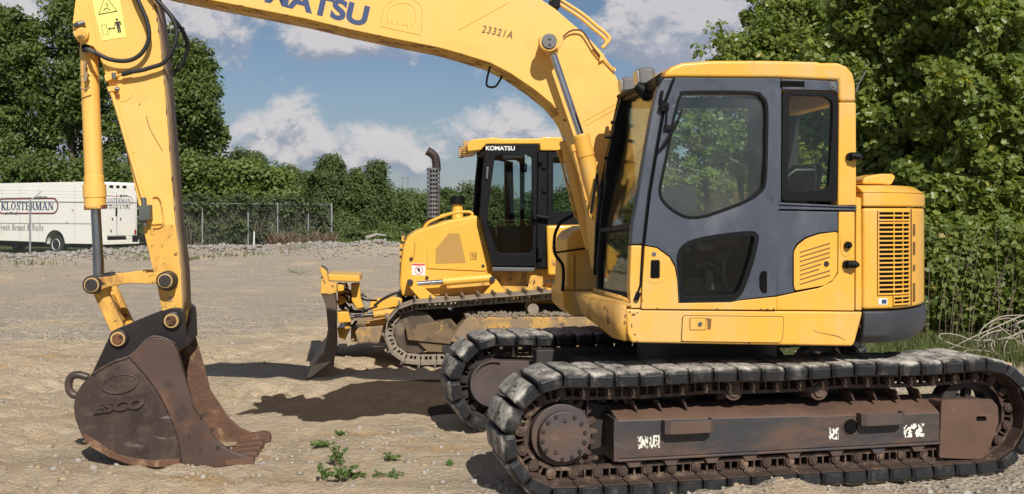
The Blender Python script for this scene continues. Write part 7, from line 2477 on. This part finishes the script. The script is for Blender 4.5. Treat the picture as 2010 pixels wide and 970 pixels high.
for i, (px, Y, top, hw, nc, lab) in enumerate(far):
    top += 9 if Y < 90 else 11
    b = at_px(px, Y)
    hh = (500 - top) / 2
    rq = random.Random(i)
    sh_ = rq.uniform(-.25, .25)
    lst = [(px + sh_ * hw, top + hh * .34, hw * .50, hh * .34, nc * .22, 0), (px - hw * .45, top + hh * rq.uniform(.65, .95), hw * .55, hh * .45, nc * .25, -1.5), (px + hw * .45, top + hh * rq.uniform(.6, 1.0), hw * .5, hh * .45, nc * .25, .5), (px + sh_ * hw, top + hh * .85, hw * .7, hh * .5, nc * .25, 1), (px, top + hh * 1.6, hw * 1.05, hh * .42, nc * .3, -2)]
    pale = 'pale' in lab
    tree('far_tree', lab, 'tree', b, zpx(top, Y) * .95, px_lobes(px, Y, lst, b), None, 210, .165 if Y < 90 else .21, L_far, M['bark_pale'] if pale or i % 3 == 0 else M['bark'], GF, tone=(-.16, .05, .18, -.05, -.22, .12)[i % 6], clump=.85 if Y < 90 else 1.1, trunk_r=.22, limbs=9)
# undergrowth at the foot of the belt
for i, (px, Y, top, hw, lab) in enumerate(((690, 60, 452, 50, 'low undergrowth right of the fence end'), (745, 62, 455, 40, 'low undergrowth left of the bulldozer hood'), (650, 66, 430, 60, 'tall dark undergrowth behind the last fence post'), (800, 66, 440, 60, 'undergrowth seen beside the bulldozer hood'), (560, 60, 430, 60, 'dark undergrowth behind the fence near the rusty weeds'), (455, 60, 425, 60, 'dark undergrowth behind the fence brace'))):
    b = at_px(px, Y)
    hh = (498 - top) / 2
    tree('shrub', lab, 'shrub', b, 1.5, px_lobes(px, Y, [(px, top + hh, hw, hh, 40, 0), (px - hw * .4, top + hh * 1.4, hw * .7, hh * .7, 20, -1), (px + hw * .4, top + hh * 1.3, hw * .7, hh * .8, 20, 0)], b), None, 60, .17, L_mid if i % 2 else L_far, M['bark'], 'undergrowth of the far belt', clump=.6, trunk_r=.05, limbs=6)
# rusty dry weeds at the fence foot and fallen pale log, stakes
for px0, px1, lab in ((520, 580, 'patch of rusty dry weeds at the fence foot'), (585, 648, 'dry brown weeds under the last fence bay')):
    s0_, s1_ = fence_s(px0), fence_s(px1)
    b = FE.P((s0_ + s1_) / 2, -.3, 0)
    root = empty('dry_weeds', (b.x, b.y, gz(b.x, b.y)), lab, 'weeds', 'dry weeds along the fence')
    g = G()
    for j in range(150):
        p = FE.P(random.uniform(s0_, s1_), random.uniform(-.7, .2), 0); p.z = gz(p.x, p.y) - .05
        h_ = random.uniform(.3, .9)
        g.tube([p, p + Vector((random.uniform(-.1, .1), random.uniform(-.1, .1), h_ * .6)), p + Vector((random.uniform(-.25, .25), random.uniform(-.2, .2), h_))], [.012, .010, .016], 4)
    g.done('stems', M['dry'], root)
    n = 40
    P = np.array([FE.P(random.uniform(s0_, s1_), random.uniform(-.7, .2), random.uniform(.25, .75)) for j in range(n)]) - np.array(root.location)
    V, F, t_ = leaf_cloud(P, np.full(n, .2), 16, .08)
    o = mesh_np('leaves', V, F, None, [leaf_mat('dry red brown leaves', (.10, .05, .03), (.20, .12, .07), .2, .8)], {'tint': t_}); o.parent = root
g = G(); p0, p1 = Vector(at_px(718, 52, .45)), Vector(at_px(758, 53, .55))
g.tube([p0, p0.lerp(p1, .5) + Vector((0, 0, .12)), p1], [.10, .09, .05], 8); tag(g.done('fallen_log', M['bark_pale'], None), 'pale fallen log lying before the far undergrowth', 'log')
g = G(); p = Vector(at_px(498, 42.5)); g.tube([p - Vector((0, 0, .1)), p + Vector((.02, 0, .62))], .028, 8); tag(g.done('marker_stake', M['sticker_white'], None), 'short white stake standing in the rubble by the fence', 'stake')
g = G()
for dx_ in (0, 1.8):
    p = Vector((at_px(790, 330)[0] + dx_, 330, 6))
    g.tube([p, Vector((p.x, p.y, zpx(345, 330)))], .16, 6)
a = Vector((at_px(790, 330)[0], 330, zpx(349, 330)))
g.tube([a - Vector((.8, 0, 0)), a + Vector((2.6, 0, 0))], .12, 6)
tag(g.done('power_pylon', M['galv'], None), 'distant twin pole power pylon above the treeline', 'pylon')

# ---- near trees on the right
GR = 'trees close behind the excavator'
Yd = 23.0
b = at_px(1540, Yd)
tree('small_leaved_tree', 'tree with small leaves rising behind the cab roof against the clouds', 'tree', b, 5.8,
     px_lobes(1540, Yd, [(1480, 80, 80, 45, 60, 0), (1545, 30, 80, 60, 80, 0), (1430, 110, 55, 30, 34, -.5), (1600, 60, 90, 80, 80, 0), (1500, 180, 120, 60, 60, .5), (1560, 260, 140, 90, 80, 0), (1470, 300, 120, 90, 60, 0), (1440, 420, 160, 100, 70, .5), (1345, 240, 50, 60, 40, .3), (1355, 330, 60, 60, 40, .3), (1335, 400, 60, 60, 40, .2)], b),
     None, 46, .105, L_near, M['bark'], GR, clump=.42, trunk_r=.14, boughs=230, up=.4)
Yd = 15.5
b = at_px(1745, Yd)
tree('tulip_tree', 'broad lobed-leaf tree directly right of the cab, filling the upper frame', 'tree', b, 5.6,
     px_lobes(1745, Yd, [(1730, 20, 110, 90, 80, 0), (1640, 70, 70, 60, 40, .3), (1790, 110, 110, 90, 80, -.4), (1720, 190, 110, 80, 75, 0), (1800, 260, 100, 90, 75, -.3), (1720, 330, 110, 90, 70, 0), (1600, 250, 110, 120, 60, .6), (1680, 430, 140, 100, 70, .3), (1740, -90, 120, 80, 50, 0), (1560, 330, 130, 110, 55, 1.0), (1430, 330, 110, 110, 50, 1.2)], b),
     None, 88, .082, L_near, M['bark_mid'], GR, clump=.34, trunk_r=.10, boughs=170, limbs=50, big=True, up=.35)
Yd = 14.2
b = at_px(1935, Yd)
tree('tulip_tree', 'broad lobed-leaf tree at the right edge with sky at its top', 'tree', b, 5.4,
     px_lobes(1935, Yd, [(1930, 90, 110, 90, 80, 0), (2010, 160, 90, 90, 60, 0), (1880, 220, 110, 90, 80, -.3), (1960, 290, 100, 100, 80, -.2), (1870, 370, 110, 90, 80, 0), (1990, 410, 90, 90, 60, 0), (1870, -40, 110, 90, 60, .2), (2060, 300, 80, 150, 40, 0), (1840, 450, 100, 70, 50, -.2), (1990, -90, 80, 70, 25, 0), (2140, 140, 90, 110, 40, .2), (2160, 330, 90, 120, 40, .2), (2120, 480, 100, 90, 40, .3), (2260, 420, 80, 150, 40, .5)], b),
     None, 88, .080, L_near, M['bark_mid'], GR, clump=.33, trunk_r=.10, boughs=230, limbs=50, big=True, up=.35)
GU = 'undergrowth behind the excavator tail'
for (px, Y, lst, lab, lm_, sz) in (
        (1850, 13.4, [(1840, 530, 60, 60, 60, 0), (1870, 590, 60, 50, 55, -.1), (1830, 610, 50, 50, 45, 0), (1860, 480, 60, 40, 40, .1)], 'leafy undergrowth touching the excavator tail', L_near2, .075),
        (1940, 13.3, [(1930, 560, 60, 70, 70, 0), (1960, 500, 60, 60, 50, .1), (1920, 630, 60, 40, 45, 0), (1980, 610, 50, 50, 40, 0)], 'leafy undergrowth above the cable tangle', L_near2, .075),
        (2030, 13.2, [(2010, 540, 70, 90, 70, 0), (2050, 620, 70, 60, 50, 0)], 'leafy undergrowth cut by the right edge', L_near2, .08),
        (1740, 14.0, [(1730, 560, 90, 80, 70, .3), (1650, 590, 80, 60, 40, .5), (1780, 620, 60, 50, 40, .1), (1560, 600, 100, 60, 40, .8)], 'leafy undergrowth hidden behind the engine hood', L_near2, .08)):
    b = at_px(px, Y)
    tree('undergrowth', lab, 'shrub', b, 1.5, px_lobes(px, Y, lst, b), None, 60, sz, lm_, M['bark'], GU, clump=.20, trunk_r=.02, limbs=26, stems=3, up=.25)
# dry bare stems and long grass in front of the undergrowth
for j, (px, lab) in enumerate(((1845, 'clump of thin dry stalks near the excavator tail'), (1905, 'clump of thin dry stalks left of the cable tangle'), (1965, 'clump of thin dry stalks behind the cable tangle'))):
    b = Vector(at_px(px, 12.7))
    root = empty('dry_stalks', b, lab, 'stalks', 'dry stalks in the undergrowth')
    g = G()
    for k in range(6):
        p = b + Vector((random.uniform(-.25, .25), random.uniform(-.2, .3), -.02))
        h_ = random.uniform(.6, 1.7)
        d_ = Vector((random.uniform(-.5, .5), random.uniform(-.15, .1), 0)) * h_ * .5
        g.tube([p, p + d_ * .3 + Vector((0, 0, h_ * .5)), p + d_ + Vector((0, 0, h_))], [.004, .0035, .002], 5)
    g.done('stems', M['dry'], root)


def grass(name, pts, hmin, hmax, wd, mat_, label):
    P = np.asarray(pts); n = len(P)
    h_ = rng.uniform(hmin, hmax, n)[:, None]
    a = rng.uniform(0, 6.2832, n)
    dirx = np.stack([np.cos(a), np.sin(a), np.zeros(n)], 1)
    side_ = np.stack([-np.sin(a), np.cos(a), np.zeros(n)], 1) * wd
    up_ = np.array([0, 0, 1.0])
    b1 = P + dirx * h_ * rng.uniform(.1, .3, (n, 1)) + up_ * h_ * .6
    b2 = P + dirx * h_ * rng.uniform(.3, .8, (n, 1)) + up_ * h_ * .95
    V = np.stack([P - side_, P + side_, b1 + side_ * .7, b1 - side_ * .7, b2 + side_ * .15, b2 - side_ * .15], 1).reshape(-1, 3)
    o = np.arange(n)[:, None] * 6
    F = np.concatenate([o + np.array([[0, 1, 2, 3]]), o + np.array([[3, 2, 4, 5]])])
    t_ = rng.random(n)
    ob = mesh_np(name, V, F, None, [mat_], {'tint': np.concatenate([t_, t_])})
    return tag(ob, label, kind='stuff')


L_grass = leaf_mat('long grass blades', (.05, .085, .02), (.20, .22, .075), .3, .6, (.36, .30, .15))
n = 9000
px = rng.uniform(1690, 2080, n); Yg = 11.2 + rng.random(n) * 2.2
xg = (px - PX0) / FP * Yg
grass('grass', np.stack([xg, Yg, ground_z(xg, Yg) - .01], -1), .06, .26, .004, L_grass, 'rough grass in front of the undergrowth')
n = 6000
xg = rng.uniform(-9.5, -4.0, n); Yg = 47 + rng.random(n) * 6
grass('grass', np.stack([xg, Yg, ground_z(xg, Yg) - .01], -1), .10, .40, .02, L_bright, 'strip of green grass beyond the gravel heap')
n = 2600
t_ = rng.uniform(-13, 19, n); d_ = 2.9 + rng.normal(0, .5, n)
xg = FA[0] + FD[0] * t_ + FN[0] * d_; Yg = FA[1] + FD[1] * t_ + FN[1] * d_
k = fbm(xg * .6, Yg * .6, 3, 88) > .5
grass('grass', np.stack([xg[k], Yg[k], ground_z(xg[k], Yg[k]) - .01], -1), .06, .22, .014, L_grass, 'thin grass along the foot of the rubble bank')

# small weeds growing on the sand
L_weed = leaf_mat('yard weed leaves', (.07, .13, .03), (.17, .26, .07), .3, .5)


def weed(px, py, spread, hgt, nst, lab):
    x, y = pix_ground(px, py)
    b = Vector((x, y, gz(x, y)))
    root = empty('weed', b, lab, 'weed', 'weeds on the bare yard')
    g = G(); C = []
    for k in range(nst):
        a = random.uniform(0, 6.28); l = random.uniform(.3, 1) * spread
        e = Vector((math.cos(a) * l, math.sin(a) * l * .7, hgt * random.uniform(.35, 1)))
        m_ = e * .5 + Vector((0, 0, hgt * .15))
        g.tube([b - Vector((0, 0, .01)), b + m_, b + e], [.004, .003, .0015], 5)
        for t in (.35, .55, .75, .95, 1.0):
            p = m_ * (t / .5) if t < .5 else m_.lerp(e, (t - .5) / .5)
            C.append(tuple(p))
    g.done('stems', M['dry'], root)
    V, F, t_ = leaf_cloud(C, np.full(len(C), .016), 3, .022, up=.8)
    o = mesh_np('leaves', V, F, None, [L_weed], {'tint': t_}); o.parent = root


weed(634, 884, .09, .045, 12, 'flat green weed uppermost of the leafy row near the bucket teeth')
weed(662, 915, .06, .14, 12, 'upright leafy weed in the middle of the row right of the bucket')
weed(672, 946, .11, .11, 18, 'largest bushy green weed in front of the sandy strip')
weed(634, 950, .05, .11, 7, 'small upright weed left of the largest bushy weed')
weed(666, 854, .07, .04, 6, 'small green tuft near the edge of the dark patch')
weed(765, 906, .07, .05, 5, 'thin weed on the sand right of the leafy row')
weed(760, 935, .12, .035, 7, 'sparse low weed between the leafy row and the track')
weed(882, 917, .04, .035, 4, 'tiny weed on the gravel left of the near track')
weed(700, 940, .11, .03, 6, 'low spreading weed right beside the largest bushy weed')
weed(588, 540, .5, .16, 14, 'lone green tuft on the yard left of the bulldozer blade')

# tangle of old cable at the edge of the undergrowth
def wz(px, py, Y):
    return Vector(((px - PX0) / FP * Y, Y, zpx(py, Y)))


g = G()
YT = 11.6
curves = [[(1843, 662), (1850, 655), (1880, 658), (1912, 668), (1960, 666), (2000, 655), (2030, 640)], [(1843, 662), (1860, 672), (1900, 684), (1925, 678), (1955, 655), (2000, 635), (2040, 625)], [(1834, 698), (1870, 682), (1905, 664), (1960, 640), (2000, 622), (2040, 610)],
          [(1922, 708), (1918, 680), (1925, 650), (1945, 632), (1975, 620), (2030, 620)], [(1940, 690), (1938, 660), (1948, 635), (1975, 625), (1998, 632), (1990, 650)], [(1975, 720), (1971, 690), (1978, 668), (2000, 652), (2040, 636)],
          [(1930, 700), (1924, 690), (1928, 684), (1935, 690), (1934, 700)], [(1945, 660), (1940, 672), (1948, 690), (1960, 708)], [(1950, 668), (1946, 680), (1958, 700), (1962, 710)], [(1990, 655), (1990, 645), (2000, 632), (2030, 625)],
          [(1905, 690), (1930, 660), (1970, 648), (2000, 660), (2010, 690)], [(1880, 700), (1900, 688), (1940, 690), (1980, 702)], [(1950, 636), (1936, 655), (1932, 680), (1944, 702)], [(1965, 645), (1952, 668), (1956, 692), (1972, 708)], [(1985, 625), (2002, 648), (2012, 680), (2030, 700)],
          [(1998, 700), (1998, 712), (2008, 718), (2030, 700)], [(1955, 668), (1975, 664), (1990, 664), (2030, 650)], [(1960, 640), (1985, 660), (2005, 675), (2040, 690)], [(1935, 716), (1950, 700), (1990, 690), (2040, 680)]]
for i, c in enumerate(curves):
    q = [tuple(wz(x, y, YT + .12 * math.sin(i * 2.1) + .1 * math.sin(i + j))) for j, (x, y) in enumerate(c)]
    g.tube([Vector(p) for p in catmull(q, 6)], .0068, 6)
tag(g.done('cable_tangle', M['wire'], None, smooth=60), 'tangle of pale weathered cable lying before the right undergrowth', 'cable')
g = G(); p = wz(1974, 714, 9.6); p.z = gz(p.x, p.y)
zt_ = zpx(712, 9.6)
g.hull([Vector((p.x + a, p.y + b, z)) for z, k in ((p.z - .02, 1.0), (zt_, .85)) for a, b in ((-.055 * k, -.05 * k), (.05 * k, -.06 * k), (.06 * k, .05 * k), (-.05 * k, .06 * k))])
tag(g.done('timber_block', M['wood'], None, bevel=.015), 'cut timber block lying behind the right end of the near track', 'timber')
# fallen branch and small debris
g = G(); p = wz(1760, 695, 12.2); q = wz(1800, 690, 12.4)
g.tube([p, p.lerp(q, .5) + Vector((0, 0, .03)), q], [.02, .018, .01], 6); tag(g.done('dead_branch', M['bark_pale'], None), 'dead pale branch on the grass behind the tail', 'branch')

# lettering becomes plain mesh so each piece keeps a mask of its own
bpy.context.view_layer.update()
dg = bpy.context.evaluated_depsgraph_get()
for o in [x for x in SC.objects if x.type == 'FONT']:
    me = bpy.data.meshes.new_from_object(o.evaluated_get(dg))
    n_ = bpy.data.objects.new('lettering_mesh', me)
    COL.objects.link(n_)
    n_.parent = o.parent
    n_.matrix_basis = o.matrix_basis.copy()
    cu = o.data
    bpy.data.objects.remove(o)
    bpy.data.curves.remove(cu)
    n_.name = 'lettering'
